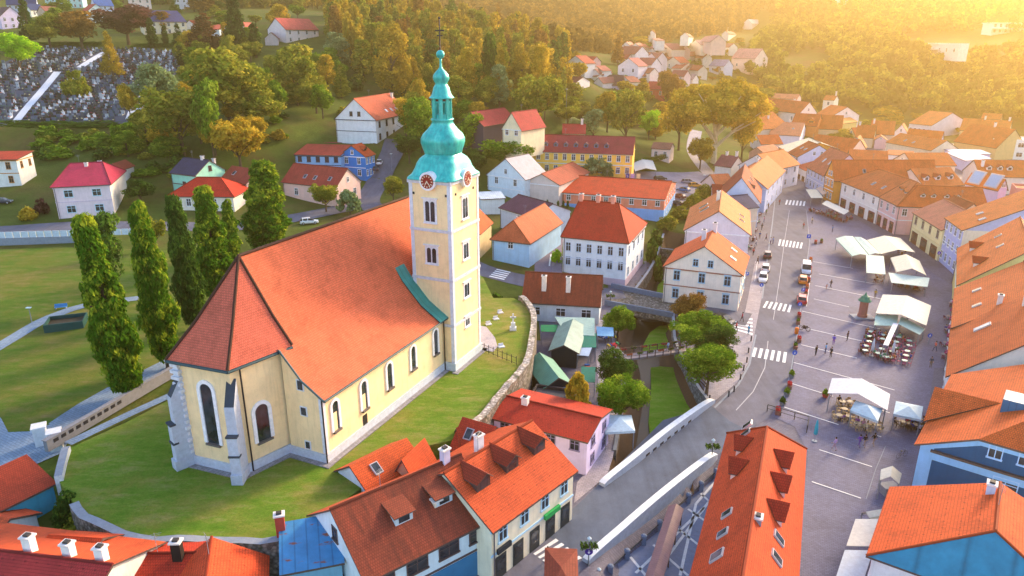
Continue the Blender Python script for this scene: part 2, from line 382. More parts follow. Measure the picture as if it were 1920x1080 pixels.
def strip(name, px, w, mat, dz=.06, z=None, kind='structure'):
    L = smooth_line([(GT(*p) if len(p) == 2 else np.array(p))[:2] for p in px]); d = np.gradient(L, axis=0); d /= np.linalg.norm(d, axis=1)[:, None]; nn = np.stack([-d[:, 1], d[:, 0]], 1)
    offs = np.linspace(.5, -.5, 5)*w; R = np.stack([L+nn*o for o in offs], 1); Z = tz(R[..., 0], R[..., 1])+dz if z is None else np.full(R.shape[:2], z+dz)
    Z = np.maximum(Z, Z.mean(1, keepdims=True)-.3)
    mb = MB(); n, k = Z.shape
    for i in range(n-1):
        for j in range(k-1):
            q = [(i, j+1), (i+1, j+1), (i+1, j), (i, j)]; mb.face([(*R[a], Z[a]) for a in q])
    return tag(mb.build(name, mat), kind=kind)
# --- square, streets, paths
sheet('town_square', [(1446,780),(1466,742),(1482,690),(1494,620),(1506,530),(1516,455),(1510,395),(1506,350),(1585,396),(1660,446),(1752,515),(1803,545),(1800,690),(1752,690),(1728,850),(1700,930),(1660,1090),(1620,1300),(1440,1300),(1500,1010),(1515,850),(1490,800)], M_SQUARE, .03)
sheet('main_street', [(700,1220),(900,1072),(1000,1005),(1078,948),(1137,906),(1240,832),(1334,762),(1380,722),(1404,680),(1418,610),(1428,560),(1438,490),(1450,410),(1456,350),(1450,320),(1436,285),(1462,300),(1480,325),(1508,350),(1512,395),(1518,455),(1508,530),(1496,620),(1484,690),(1468,742),(1440,785),(1400,808),(1336,862),(1220,962),(1108,1052),(1060,1100),(900,1260)], M_ROAD, .045)
sheet('bridge_roadway', [(1085,945),(1137,906),(1240,832),(1334,762),(1368,790),(1400,806),(1336,862),(1220,962),(1108,1052),(1062,1030),(1020,1000)], M_COB, .055)
sheet('riverside_pavement', [(1340,752),(1384,716),(1406,680),(1419,612),(1428,560),(1436,490),(1416,490),(1402,560),(1396,590),(1372,600),(1365,640),(1330,690),(1318,740)], M_LIGHTPAVE, .035)
sheet('street_pavement', [(1076,944),(1137,902),(1148,868),(1164,790),(1172,705),(1150,640),(1140,600),(1112,600),(1120,700),(1128,780),(1128,850),(1082,905)], M_LIGHTPAVE, .037)
strip('side_street', [(1404,600),(1330,588),(1262,578),(1190,567),(1120,552),(1040,537),(940,517),(870,492),(790,440),(740,405),(690,382),(706,345),(722,315),(735,290),(742,262)], 6.4, M_ROAD, .09)
strip('school_drive', [(1030,538),(1028,500),(1030,468),(1036,436)], 5.6, plain('purple_asphalt', hexc('776f80'), .9), .12)
strip('upper_road', [(-60,436),(60,429),(160,424),(300,425),(450,425),(560,408),(640,392),(690,382)], 6.5, M_ROAD, .14)
sheet('car_park', [(1130,330),(1180,322),(1310,322),(1360,345),(1290,415),(1262,380),(1200,350)], asphalt('car_park_asphalt', '8c8799', .1), .12, drape=True)
strip('park_walk', [(1352,345),(1322,318),(1302,290),(1300,268),(1306,245)], 5, M_LIGHTPAVE, .1)
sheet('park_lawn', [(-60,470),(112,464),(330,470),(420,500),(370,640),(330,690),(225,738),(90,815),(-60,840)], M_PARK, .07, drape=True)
strip('park_path', [(-30,668),(30,632),(75,605),(115,588),(160,574),(260,560)], 2.3, M_PATH, .13)
sheet('park_promenade', [(-60,750),(2,785),(16,812),(70,810),(110,783),(150,757),(200,729),(262,699),(300,680),(332,664),(350,690),(240,756),(130,826),(118,850),(50,880),(-60,935)], M_PATH, .12, drape=True)
# --- church terrace
LAWN = [G(u, v, 5) for u, v in ((122,846),(240,792),(336,742),(352,700),(440,560),(600,470),(800,455),(905,520),(925,560),(962,560),(985,570),(1001,600),(995,650),(984,690),(945,735),(905,785),(880,805),(845,828),(800,838),(760,865),(700,900),(640,945),(590,985),(545,1010),(490,1018),(420,1014),(330,1014),(258,1012),(205,992),(158,970),(135,940),(112,905))]
mb = MB(); LA = [(p[0], p[1]) for p in LAWN]; LA = LA if sum(LA[i-1][0]*LA[i][1]-LA[i][0]*LA[i-1][1] for i in range(len(LA))) > 0 else LA[::-1]
mb.prism(LA, -.5, 5.12, 0); o = tag(mb.build('church_lawn', M_LAWN), kind='structure')
strip('church_path', [G(128, 834, 5), G(240, 780, 5), G(338, 735, 5)], 1.3, M_PATH, .17, 5)
def wall(name, label, px, z, h0, h1, t, mat, cap=None, base=None, group=None, cat='wall', jag=0):
    """free-standing wall along survey points at height z: from z+h0 up to z+h1"""
    P = smooth_line([(G(*p, z) if len(p) == 2 else np.array(p))[:2] for p in px], 1.2); d = np.gradient(P, axis=0); d /= np.linalg.norm(d, axis=1)[:, None]; nn = np.stack([-d[:, 1], d[:, 0]], 1)
    mb = MB(); A, B = P+nn*t/2, P-nn*t/2; rnd = random.Random(len(label)); hs = [z+h1+rnd.uniform(-jag, jag) for _ in P]; g = [z+h0]*len(P)
    for i in range(len(P)-1):
        a0, a1, b0, b1 = A[i], A[i+1], B[i], B[i+1]
        mb.face([(*b0, g[i]), (*b1, g[i+1]), (*b1, hs[i+1]), (*b0, hs[i])]); mb.face([(*a1, g[i+1]), (*a0, g[i]), (*a0, hs[i]), (*a1, hs[i+1])]); mb.face([(*b0, hs[i]), (*b1, hs[i+1]), (*a1, hs[i+1]), (*a0, hs[i])], 1 if cap else 0)
    for i in (0, len(P)-1):
        q = [(*A[i], g[i]), (*B[i], g[i]), (*B[i], hs[i]), (*A[i], hs[i])]; mb.face(q if i == 0 else q[::-1])
    return tag(mb.build(name, [mat, cap or mat]), label, cat, group)
wall('retaining_wall', 'old rubble stone retaining wall curving between church lawn and green-roofed stalls', [(976,562),(990,574),(1001,600),(996,650),(985,690),(946,738),(906,788),(882,808)], 5, -5.4, .75, .9, M_STONE, rubble('pale_coping', 'cfc4bc'), jag=.12)
wall('retaining_wall', 'long rubble stone wall along the lower edge of the church lawn above the roofs', [(590,990),(545,1012),(490,1020),(420,1016),(330,1016),(258,1014),(205,994),(158,972),(140,948)], 5, -5, .35, .8, M_STONE, M_GREYST, jag=.15)
wall('retaining_wall', 'short white stone wall end at the left corner of the church lawn', [(112,905),(120,870),(127,848)], 5, -3.5, .8, .7, M_PALEST, M_GREYST, jag=.1)
wl = thing('park_wall', 'low pale promenade wall with a row of dark square openings', 'wall')
A_, B_ = G(86, 838, 5), G(334, 692, 5); dd = (B_-A_)/np.linalg.norm(B_-A_); rz = math.atan2(dd[1], dd[0]); wl.location = tuple(A_); wl.rotation_euler = (0, 0, rz); LL = np.linalg.norm(B_-A_)
mb = MB(); mb.box(0, -.25, -.6, LL, .25, .72); mb.box(-.1, -.3, .72, LL, .3, .8); mb.build('wall_body', plain('wall_limestone', hexc('84848c'), .9), wl)
for k in range(12):
    x = .8+k*.95*1.02
    if x+.5 < LL*.55: mb = MB(); mb.box(x, -.28, .1, x+.6, .28, .5); mb.build('opening', plain('dark_opening', (.02, .02, .03)), wl)
for u, v, lb in ((80, 832, 'square pale stone gate pillar at the lower end of the promenade wall'), (108, 842, 'white capped gate pillar beside the thin path to the church')):
    t = thing('gate_pillar', lb, 'pillar', GT(u, v), .5); mb = MB(); mb.box(-.6, -.6, -1, .6, .6, 2.1); mb.build('shaft', M_PALEST, t); mb = MB(); mb.box(-.72, -.72, 2.1, .72, .72, 2.3); mb.build('cap', M_PALEST, t)
# road-side wall and white railing top left
t = thing('road_fence', 'white panelled railing on a grey concrete wall beside the upper road', 'fence', G(-60, 462, 5)); A_, B_ = G(-60, 468, 5), G(112, 463, 5); L_ = np.linalg.norm(B_-A_); t.rotation_euler = (0, 0, math.atan2(B_[1]-A_[1], B_[0]-A_[0]))
mb = MB(); mb.box(0, -.15, -1, L_+8, .15, 1.6); mb.build('concrete_wall', plain('wall_concrete', hexc('8a94a4')), t); mb = MB()
for k in range(22): mb.box(.1+k*1.55, -.05, 1.6, 1.5+k*1.55, .05, 2.9)
mb.build('railing_panel', plain('white_panel', hexc('c9d6e6')), t)
# --- crossings and painted lines
def bars(name, P, n, z=0, dz=.075, kind='structure', duty=.52):
    A, B, C_, D_ = [G(*p, z) if z is not None else GT(*p) for p in P]; mb = MB()
    for k in range(n):
        t0, t1 = (k+.1)/n, (k+.1+duty)/n; q = [A+(D_-A)*t0, B+(C_-B)*t0, B+(C_-B)*t1, A+(D_-A)*t1]
        q = [(p[0], p[1], (z if z is not None else T(p[0], p[1]))+dz) for p in q]
        nz = np.cross(np.array(q[1])-np.array(q[0]), np.array(q[2])-np.array(q[0]))[2]; mb.face(q if nz > 0 else q[::-1])
    return tag(mb.build(name, M_WHITE), kind=kind)
for P, n, z in (([(998.7,1038.7),(1041,1010),(1096,1051),(1042.5,1070)],5,0),([(1408,669),(1413,652),(1480,662),(1477,682)],6,0),([(1429,577),(1436,565),(1488,573),(1484,587)],6,0),([(1458,461),(1461,449),(1508,456),(1505,467)],7,0),([(1471,384),(1474,375),(1513,378),(1511,387)],6,0),([(1376,597),(1411,597),(1411,632),(1374,620)],5,0),([(931.8,504.6),(958,510.5),(944,527),(915.5,520.5)],5,None)):
    bars('road_marking', P, n, z, .11 if z is None else .075)
def line(P, w, z=0, dz=.07, mat=None):
    mb = MB()
    for a, b in zip(P[:-1], P[1:]):
        A, B = G(*a, z)[:2], G(*b, z)[:2]; d = (B-A)/np.linalg.norm(B-A); n = np.array([-d[1], d[0]])*w/2
        mb.face([(*(A-n), z+dz), (*(B-n), z+dz), (*(B+n), z+dz), (*(A+n), z+dz)])
    return tag(mb.build('road_marking', mat or M_WHITE), kind='structure')
for a, b in (((1524.6,491),(1599,503.7)),((1535,514),(1640,533)),((1528.6,536),(1660,562.6)),((1526,561),(1592,576)),((1504,584),(1650,617.5)),((1515,617),(1616,640)),((1502,647),(1606,672)),((1487,680),(1677,732)),((1485,720),(1562,744)),((1640,766),(1668,775)),((1470,764),(1572,797)),((1536,844),(1635,876)),((1522,904),(1614,935)),((1640,816),(1652,820))):
    line([a, b], .17)
line([(1660,838),(1642,880),(1624,936)], .08, mat=M_GREYST); line([(1466,765),(1484,690),(1496,620),(1508,530),(1518,455),(1512,395)], .14, mat=M_GREYST); line([(1522,500),(1512,575)], .13)
line([(1450,600),(1462,520),(1472,445),(1480,395)], .1, mat=plain('worn_paint', (.45, .44, .48))); line([(1429,560),(1438,490),(1448,420),(1456,350)], .3, mat=M_GREYST); line([(1420,490),(1415,528)], .1)
line([(1380,770),(1412,735),(1434,690),(1440,640)], .12, mat=plain('worn_paint', (.45, .44, .48))); line([(1340,765),(1384,722),(1405,684),(1417,628)], .3, mat=M_GREYST)
for a, b in (((1030,500),(1033,478)), ((1028,530), (1029,512))): strip('road_marking', [a, b], .3, M_WHITE, .16)
# --- the stream between its walls
sheet('river_water', [G(*p, -3.3) for p in ((1235,450),(1215,520),(1200,580),(1185,640),(1200,700),(1205,760),(1190,850),(1150,960),(1195,960),(1225,850),(1240,790),(1236,700),(1238,640),(1250,560),(1262,500),(1275,450))], None or plain('river_brown_water', hexc('3a2c20'), .35, .15), .0, z=-3.28)
def grass_bed(px, name='river_grass_bed'):
    P = [G(*p, -3.0) for p in px]; mb = MB(); Q = [(p[0], p[1]) for p in P]; Q = Q if sum(Q[i-1][0]*Q[i][1]-Q[i][0]*Q[i-1][1] for i in range(len(Q))) > 0 else Q[::-1]
    mb.prism(Q, -3.6, -2.9); return tag(mb.build(name, M_GRASS), kind='structure')
grass_bed([(1220,690),(1238,688),(1262,690),(1290,700),(1303,740),(1312,775),(1262,815),(1222,850),(1216,790),(1221,730)])
grass_bed([(1206,648),(1218,625),(1236,612),(1262,610),(1268,650),(1240,660),(1205,668)])
grass_bed([(1228,560),(1234,535),(1250,520),(1262,520),(1262,560)])
wall('river_wall', 'grey stone river wall below the riverside chestnut trees', [(1262,590),(1266,640),(1285,680),(1305,722),(1331,757)], 0, -3.8, .35, .45, rubble('river_wall_stone', '8f96a4'), M_GREYST)
wall('river_wall', 'shaded stone river wall on the market stall bank', [(1158,615),(1150,650),(1172,705),(1165,770),(1152,846)], 0, -3.8, .15, .45, M_STONE, M_GREYST)
wall('river_wall', 'rough stone wall lining the stream beside the white school', [(1244,442),(1224,498),(1192,545)], 0, -3.8, .6, .5, M_STONE, M_GREYST)
wall('river_wall', 'mossy stone wall lining the stream beside the cream gabled house', [(1270,500),(1262,545)], 0, -3.8, .4, .5, M_STONE, M_GREYST)
wall('river_wall', 'stone weir wall crossing the stream behind the cream gabled house', [(1228,466),(1262,470)], 0, -3.8, .3, .6, M_STONE, M_GREYST)
# upper bridge
t = thing('stone_bridge', 'stone road bridge with blue-grey parapets over the stream', 'bridge'); D0 = [G(*p) for p in ((1146,540),(1270,565),(1262,596),(1134,572))]
mb = MB(); mb.prism([(p[0], p[1]) for p in D0][::-1], -3.4, -.02) if False else mb.prism([(p[0], p[1]) for p in D0[::-1]], -1.0, .02); mb.build('deck', M_STONE, t)
for a, b in ((D0[0], D0[1]), (D0[3], D0[2])):
    d = (b-a)/np.linalg.norm(b-a); n = np.array([-d[1], d[0], 0])*.18; mb = MB(); mb.prism([tuple((a-n)[:2]), tuple((b-n)[:2]), tuple((b+n)[:2]), tuple((a+n)[:2])], .02, 1.0); mb.build('parapet', plain('blue_grey_metal', hexc('66778f'), .6), t)
# main bridge
t = thing('cobbled_bridge', 'cobbled road bridge with low white arched parapets over the stream', 'bridge')
mb = MB(); mb.prism([tuple(G(*p)[:2]) for p in ((1137,906),(1108,1052),(1336,862),(1334,762))], -1.0, .01); mb.build('deck', M_GREYST, t)
for P, side in (([(1128,912),(1190,868),(1262,812),(1336,754)], 1), ([(1098,1056),(1170,1000),(1260,925),(1340,856)], -1)):
    L = smooth_line([G(*p)[:2] for p in P], .8); d = np.gradient(L, axis=0); d /= np.linalg.norm(d, axis=1)[:, None]; nn = np.stack([-d[:, 1], d[:, 0]], 1); mb = MB(); n = len(L)
    h = [.45+.85*math.sin(math.pi*i/(n-1))**.7 for i in range(n)]; w = .38
    for i in range(n-1):
        a, b = L[i]+nn[i]*w, L[i+1]+nn[i+1]*w; c, e = L[i]-nn[i]*w, L[i+1]-nn[i+1]*w
        mb.face([(*c, -1.6), (*e, -1.6), (*e, h[i+1]), (*c, h[i])]); mb.face([(*b, -1.6), (*a, -1.6), (*a, h[i]), (*b, h[i+1])]); mb.face([(*c, h[i]), (*e, h[i+1]), (*b, h[i+1]), (*a, h[i])], 1)
    for i, r in ((0, 1), (n-1, -1)):
        a, c = L[i]+nn[i]*w, L[i]-nn[i]*w; q = [(*a, -1.6), (*c, -1.6), (*c, h[i]), (*a, h[i])]; mb.face(q if r > 0 else q[::-1])
    pr = mb.build('parapet', [plain('parapet_side', hexc('a7b3c6'), .8), plain('parapet_cap', hexc('dfe3ea'), .7)], t)
    for i in range(n//3, n*3//4, 2):
        mid = L[i]-nn[i]*(w+.01)*side*(1 if side > 0 else 1); mb = MB(); rz_ = math.atan2(d[i][1], d[i][0])
        mb.box(-.38, -.04, .15, .38, .04, .42, 0, Matrix.Translation((mid[0], mid[1], 0)) @ Matrix.Rotation(rz_, 4, 'Z')); mb.build('opening', plain('dark_opening', (.02, .02, .03)), pr)
# lower plaza paving with pale bands
sheet('lower_plaza', [G(*p, -1.4) for p in ((1150,1050),(1335,880),(1372,870),(1372,1000),(1330,1140),(1110,1140))], plain('plaza_slabs', hexc('77809a'), .8), .03, z=-1.4)
for a, b in (((1192,1075),(1320,952)),((1225,1080),(1330,940)),((1182,1045),(1215,1085)),((1225,1022),(1290,1080)),((1262,985),(1322,1032)),((1290,955),(1340,990)),((1313,925),(1345,955)),((1275,1080),(1305,945)),((1305,945),(1340,905))):
    line([a, b], .28, -1.4, .05, M_PALEST)
# ================================================================== CHURCH
CO = G(614, 870, 5); CB = G(834, 694, 5); CD = (CB-CO)/np.linalg.norm(CB-CO); CRZ = math.atan2(CD[1], CD[0]); CN = np.array([-CD[1], CD[0], 0])
def cfr(u, v, s0=None, n0=None):
    """where a sight line meets the church's plane n = n0 (or s = s0): local (s, n, z)"""
    r = ray(u, v); c = np.array([0, 0, CH]); ax, val = (CN, n0) if n0 is not None else (CD, s0)
    t = (val-np.dot(c-CO, ax))/np.dot(r, ax); p = c+t*r-CO; return np.dot(p, CD), np.dot(p, CN), p[2]
church = thing('parish_church', 'yellow baroque parish church with red tiled roof and green onion-domed tower on the lawn', 'church', tuple(CO), CRZ)
YEL = plaster('ffe0ae'); QUO = plain('pale_quoins', hexc('d9dbe6'), .85); RED = tiles('e67450', .16, '8a4630'); COPP = None
def copper():
    n = NT('verdigris_copper'); v = n.coord('Object'); f = n.noise(v, .55, 7, .7); g = n.noise(n.coord('Object', (2, 2, .35)), 1.1, 5, .65)
    a = n.ramp(f, [(.3, hexc('0f8f90')), (.5, hexc('22b8b0')), (.7, hexc('62dcd0'))]); a = n.mix(a, n.ramp(g, [(.35, hexc('0a7078')), (.55, hexc('2cc4b8')), (.8, hexc('9ae8da'))]), .45)
    n.col(a); n.rough(.38, .5); n.b.inputs['Metallic'].default_value = .15; n.bump(g, .15, .05); return n.m
COPP = copper(); DKM = plain('dark_gutter', hexc('2e4a50'), .5, .4); DGL = glass()
nx, ny = 32.0, 19.0; RZ_, EZ, CEZ = 20.7, 7.9, 12.0
mb = MB(); gp = [(0, 0), (nx, 0), (nx, ny), (0, ny)]
prof = [(9.5, RZ_), (7, 16.35), (4.6, 12.1), (2.0, 9.2), (-.55, 7.45)]
def gable(s): return [(s, 0, 0), (s, 0, EZ-.2), (s, 2.0, 9.0), (s, 4.6, 11.9), (s, 7, 16.1), (s, 9.5, RZ_-.2), (s, 12, 16.1), (s, 14.4, 11.9), (s, 17, 9.0), (s, 19, EZ-.2), (s, 19, 0)]
mb.face([(0, 0, 0), (nx, 0, 0), (nx, 0, EZ-.1), (0, 0, EZ-.1)]); mb.face([(nx, ny, 0), (0, ny, 0), (0, ny, EZ-.1), (nx, ny, EZ-.1)]); mb.face([q for q in gable(0) if q[1] < 4.7]+[(0, 4.6, 0)]); mb.face([(0, 14.4, 0)]+[q for q in gable(0) if q[1] > 14.3]); mb.face(gable(nx)[::-1])
mb.build('nave_wall', YEL, church)
CH_ = [(1.1, 4.6), (-5.2, 6.2), (-5.7, 12.6), (1.1, 14.4)]
mb = MB()
for a, b in zip(CH_[:-1], CH_[1:]): mb.face([(*b, 0), (*a, 0), (*a, CEZ), (*b, CEZ)])
mb.build('chancel_wall', YEL, church)
mb = MB()
def nave_side(f):
    for (n0, z0), (n1, z1) in zip(prof[:-1], prof[1:]):
        e0 = e1 = -.3
        if n1 >= 4.5: e0, e1 = [.95+(9.5-q)/4.9*.36 for q in (n0, n1)]
        if n0 <= 4.7: e0 = -.3; e1 = -.3
        q = [(e1, f(n1), z1), (nx+.3, f(n1), z1), (nx+.3, f(n0), z0), (e0, f(n0), z0)]; yield q
polys = [q for q in nave_side(lambda n: n)]+[[q[1], q[0], q[3], q[2]] for q in nave_side(lambda n: 19-n)]
mb.slab(polys, .22); mb.build('nave_roof', [RED, DKM], church)
mb = MB(); ap = (.95, 9.5, RZ_); ev = [(1.35, 4.2, CEZ-.12), (-5.75, 5.75, CEZ-.12), (-6.35, 13.0, CEZ-.12), (1.3, 14.9, CEZ-.12)]
def lp(a, b, t, dz=0): return tuple(a[i]+(b[i]-a[i])*t+(dz if i == 2 else 0) for i in range(3))
pl = []
for a, b in zip(ev[:-1], ev[1:]):
    m0, m1 = lp(ap, a, .62, -.35), lp(ap, b, .62, -.35); pl += [[m1, m0, ap], [b, a, m0, m1]]
mb.slab(pl, .22); mb.build('chancel_roof', [tiles('e27058', .17, '8a4630'), DKM], church)  # nave tiles again, recoloured to lift the facets turned from the sun
mb = MB()
for e in ev: mb.tube([lp(ap, e, 0, .06), lp(ap, e, .62, -.29), lp(ap, e, 1, .06)], .16, 6)
mb.tube([(.9, 9.5, RZ_+.08), (nx, 9.5, RZ_+.08)], .17, 6); mb.build('ridge_tiles', tiles('6d4434', .5), church)
mb = MB(); mb.tube([(-.25, -.62, EZ-.52), (24.2, -.62, EZ-.52)], .13, 6); mb.tube([(-.3, -.6, 7.4), (-.3, 2.0, 9.1), (-.3, 4.5, 12.0)], .12, 6)
for a, b in zip(ev[:-1], ev[1:]): mb.tube([(a[0], a[1], a[2]-.2), (b[0], b[1], b[2]-.2)], .14, 6)
mb.build('gutter', DKM, church)
mb = MB()
for x, y, z1 in ((-.15, -.15, 7.4), (24.0, -.2, 7.4), (-4.3, 5.75, 11.8)): mb = MB(); mb.tube([(x, y, z1), (x, y, .1)], .085, 6); mb.build('downpipe', plain('black_pipe', hexc('2a2426'), .6), church)
mb = MB()
def band(pts, z0, z1, o, close=False):
    n = len(pts)
    for i in range(n if close else n-1):
        a, b = Vector((*pts[i], 0)), Vector((*pts[(i+1) % n], 0)); d = (b-a).normalized(); w = Vector((d.y, -d.x, 0))*o; e = d*o
        mb.prism([tuple((a-e-w*0)[:2])+() if False else ((a-e).x, (a-e).y), ((a-e+w).x, (a-e+w).y), ((b+e+w).x, (b+e+w).y), ((b+e).x, (b+e).y)][::-1] if False else [((a-e+w).x, (a-e+w).y), ((b+e+w).x, (b+e+w).y), ((b+e).x, (b+e).y), ((a-e).x, (a-e).y)], z0, z1)
band([(1.0, 14.4), (-5.7, 12.6), (-5.2, 6.2), (.1, 4.75)], 0, 1.15, .17); band([(0, 4.5), (0, 0)], 0, 1.1, .19); band([(0, 0), (24.2, 0)], 0, 1.12, .16)
mb.build('plinth', plain('weathered_plinth', hexc('c3cad8'), .85), church)
mb = MB(); band([(1.0, 14.4), (-5.7, 12.6), (-5.2, 6.2), (.1, 4.75)], 0, .2, .8); band([(0, 4.5), (0, 0)], 0, .21, .82); band([(0, 0), (24.2, 0)], 0, .22, .8); band([(24.3, -1.5), (31.6, -1.5), (31.6, 5.8)], 0, .215, .8)
mb.build('drip_paving', paving('drip_slabs', 'a9a5a8', '918d92', .4, .4), church)
mb = MB(); rnd = random.Random(3)
def quoin(x, y, z0, z1, w, o=.05, ax='x'):
    z = z0; k = 0
    while z < z1:
        h = .34; ww = w*(1.35 if k % 2 else .85)*rnd.uniform(.8, 1.2); mb.box(x-ww/2, y-ww/2, z, x+ww/2, y+ww/2, min(z+h-.02, z1)); z += h; k += 1
quoin(.85, 4.75, 1.2, 11.7, .62); mb.build('quoins', QUO, church); mb = MB(); mb.box(-.06, -.06, 1.2, .45, .35, 7.4); mb.build('quoins', QUO, church); mb = MB(); quoin(-5.6, 12.5, 1.2, 11.6, .7); mb.build('quoins', QUO, church)
# buttresses
def buttress(x, y, ang, h):
    M = Matrix.Translation((x, y, 0)) @ Matrix.Rotation(ang, 4, 'Z'); mb = MB()
    for (a, w, z0, z1) in ((1.75, .56, 0, 1.2), (1.55, .5, 1.2, h*.5), (1.15, .48, h*.5, h*.78)): mb.box(-.3, -w, z0, a, w, z1, 0, M)
    p = [(-.3, -.46, h*.78), (1.1, -.46, h*.78), (1.1, .46, h*.78), (-.3, .46, h*.78)]; q = [(-.3, -.46, h), (-.3, .46, h)]
    V = lambda t: tuple(M @ Vector(t)); mb.face([V(p[1]), V(p[2]), V(q[1]), V(q[0])], 1); mb.face([V(p[0]), V(p[1]), V(q[0])]); mb.face([V(p[2]), V(p[3]), V(q[1])])
    for z in (h*.5, h*.3): mb.box(1.1, -.56, z-.09, 1.68, .56, z+.09, 1, M)
    mb.build('buttress', [plain('buttress_stone', hexc('b9c0d0'), .9), plain('buttress_slate', hexc('3a424e'), .7)], church)
buttress(-5.2, 6.2, math.radians(205), 10.6); buttress(-5.7, 12.6, math.radians(160), 10.4)
def arch_pts(w, h, k=10):
    r = w/2; return [(-r, 0), (r, 0)]+[(r*math.cos(t), h-r+r*math.sin(t)) for t in np.linspace(0, math.pi, k)]
def arched(M, w, h, parent, ring=.32, blind=0, sill=True, mat=None, name='window', dep=.14):
    """round-headed window: raised surround, dark pane behind it"""
    mb = MB(); V = lambda p, o: tuple(M @ Vector((p[0], -o, p[1]))); a = arch_pts(w, h); b = arch_pts(w+2*ring, h+ring); b = [(p[0], max(p[1], 0)) for p in b]
    for i in range(1, len(a)):
        j = (i+1) % len(a)
        mb.face([V(a[i], dep), V(b[i], dep), V(b[j], dep), V(a[j], dep)][::-1]); mb.face([V(a[i], dep), V(a[j], dep), V(a[j], .0), V(a[i], .0)]); mb.face([V(b[j], dep), V(b[i], dep), V(b[i], 0), V(b[j], 0)])
    f = mb.build(name, mat or plain('white_surround', hexc('f2eff4'), .8), parent)
    mb = MB(); mb.face([V(p, .03) for p in a]); mb.build('pane', DGL, f)
    if blind:
        mb = MB(); q = [(-w/2, 0), (w/2-.28, 0), (w/2-.28, h*blind), (-w/2, h*blind)]; mb.face([V(p, .06) for p in q]); mb.build('blind_panel', YEL, f)
    if sill:
        mb = MB(); c = [(-w/2-.15, -.22), (w/2+.15, -.22), (w/2+.15, .0), (-w/2-.15, .0)]
        P0 = [V(p, 0) for p in c]; P1 = [V(p, .3) for p in c]; mb.face(P1); mb.face([P1[3], P1[2], P0[2], P0[3]]); mb.face([P0[0], P0[1], P1[1], P1[0]]); mb.build('sill', plain('dark_sill', hexc('6a625e'), .8), f)
    return f
def wallM(x, y, z, ang): return Matrix.Translation((x, y, z)) @ Matrix.Rotation(ang, 4, 'Z')
for (u, v0, v1), bl in zip(((631, 805, 748), (684, 766, 712), (731, 727, 679), (775, 691, 648), (817, 663, 617)), (.62, .55, 0, 0, 0)):
    s0, _, z0 = cfr(u, v0, n0=0); _, _, z1 = cfr(u, v1, n0=0); arched(wallM(s0, 0, z0, 0), .95, z1-z0, church, .3, bl)
s0, _, z0 = cfr(686, 806, n0=0); mb = MB(); mb.box(s0-.38, -.05, .25, s0+.38, .02, z0+1.9); mb.build('door', plain('dark_door', (.02, .018, .02)), church)
for u, v, w, h in ((563, 722, .62, 1.0), (570, 771, .62, .85), (578, 834, .5, .75)):
    _, n0, z0 = cfr(u, v, s0=0); mb = MB(); M = wallM(0, n0, z0-h/2, -math.pi/2); mb.box(-w/2-.14, -.07, -.12, w/2+.14, 0, h+.12, 0, M); f = mb.build('window', QUO, church); mb = MB(); mb.box(-w/2, -.1, 0, w/2, -.03, h, 0, M); mb.build('pane', DGL, f)
def facet(a, b, t, z, w, h):
    a, b = Vector(a), Vector(b); p = a+(b-a)*t; arched(wallM(p.x, p.y, z, math.atan2((b-a).y, (b-a).x)), w, h, church, .38)
facet((-5.2, 6.2), (1.1, 4.6), .42, 2.9, 1.45, 4.0); facet((-5.7, 12.6), (-5.2, 6.2), .52, 3.1, 1.45, 6.6)
# tower
TS0, TS1, TN0, TN1 = 24.3, 31.6, -1.5, 4.2; TH = 25.0; tc = ((TS0+TS1)/2, (TN0+TN1)/2)
tower = MB(); tower.box(TS0, TN0, 0, TS1, TN1, TH); tw = tower.build('bell_tower', YEL, church)
tp = G(855, 697, 5); bz = [ztop(tp[0], tp[1], v)-5 for v in (436, 528, 612)]
mb = MB()
for z in bz: mb = MB(); mb.box(TS0-.14, TN0-.14, z-.17, TS1+.14, TN1+.14, z+.17); mb.build('string_course', plain('tower_band', hexc('cfcdd8'), .85), tw)
mb = MB(); mb.box(TS0-.2, TN0-.2, TH-.45, TS1+.2, TN1+.2, TH-.02); mb.build('cornice', plain('tower_band', hexc('cfcdd8'), .85), tw)
mb = MB()
for x in (TS0, TS1):
    for y in (TN0, TN1): mb = MB(); mb.box(x-.42 if x == TS1 else x-.06, y-.06 if y == TN0 else y-.42, 1.2, x+.06 if x == TS1 else x+.42, y+.42 if y == TN0 else y+.06, TH-.5); mb.build('corner_strip', QUO, tw)
mb = MB(); mb.box(TS0-.22, TN0-.22, 0, TS1+.22, TN1+.22, 1.25); mb.build('plinth', plain('tower_plinth', hexc('c9d2d8'), .85), tw)
FL = [(wallM(TS0, 0, 0, -math.pi/2), 'L'), (wallM(0, TN0, 0, 0), 'F'), (wallM(TS1, 0, 0, math.pi/2), 'R'), (wallM(0, TN1, 0, math.pi), 'B')]
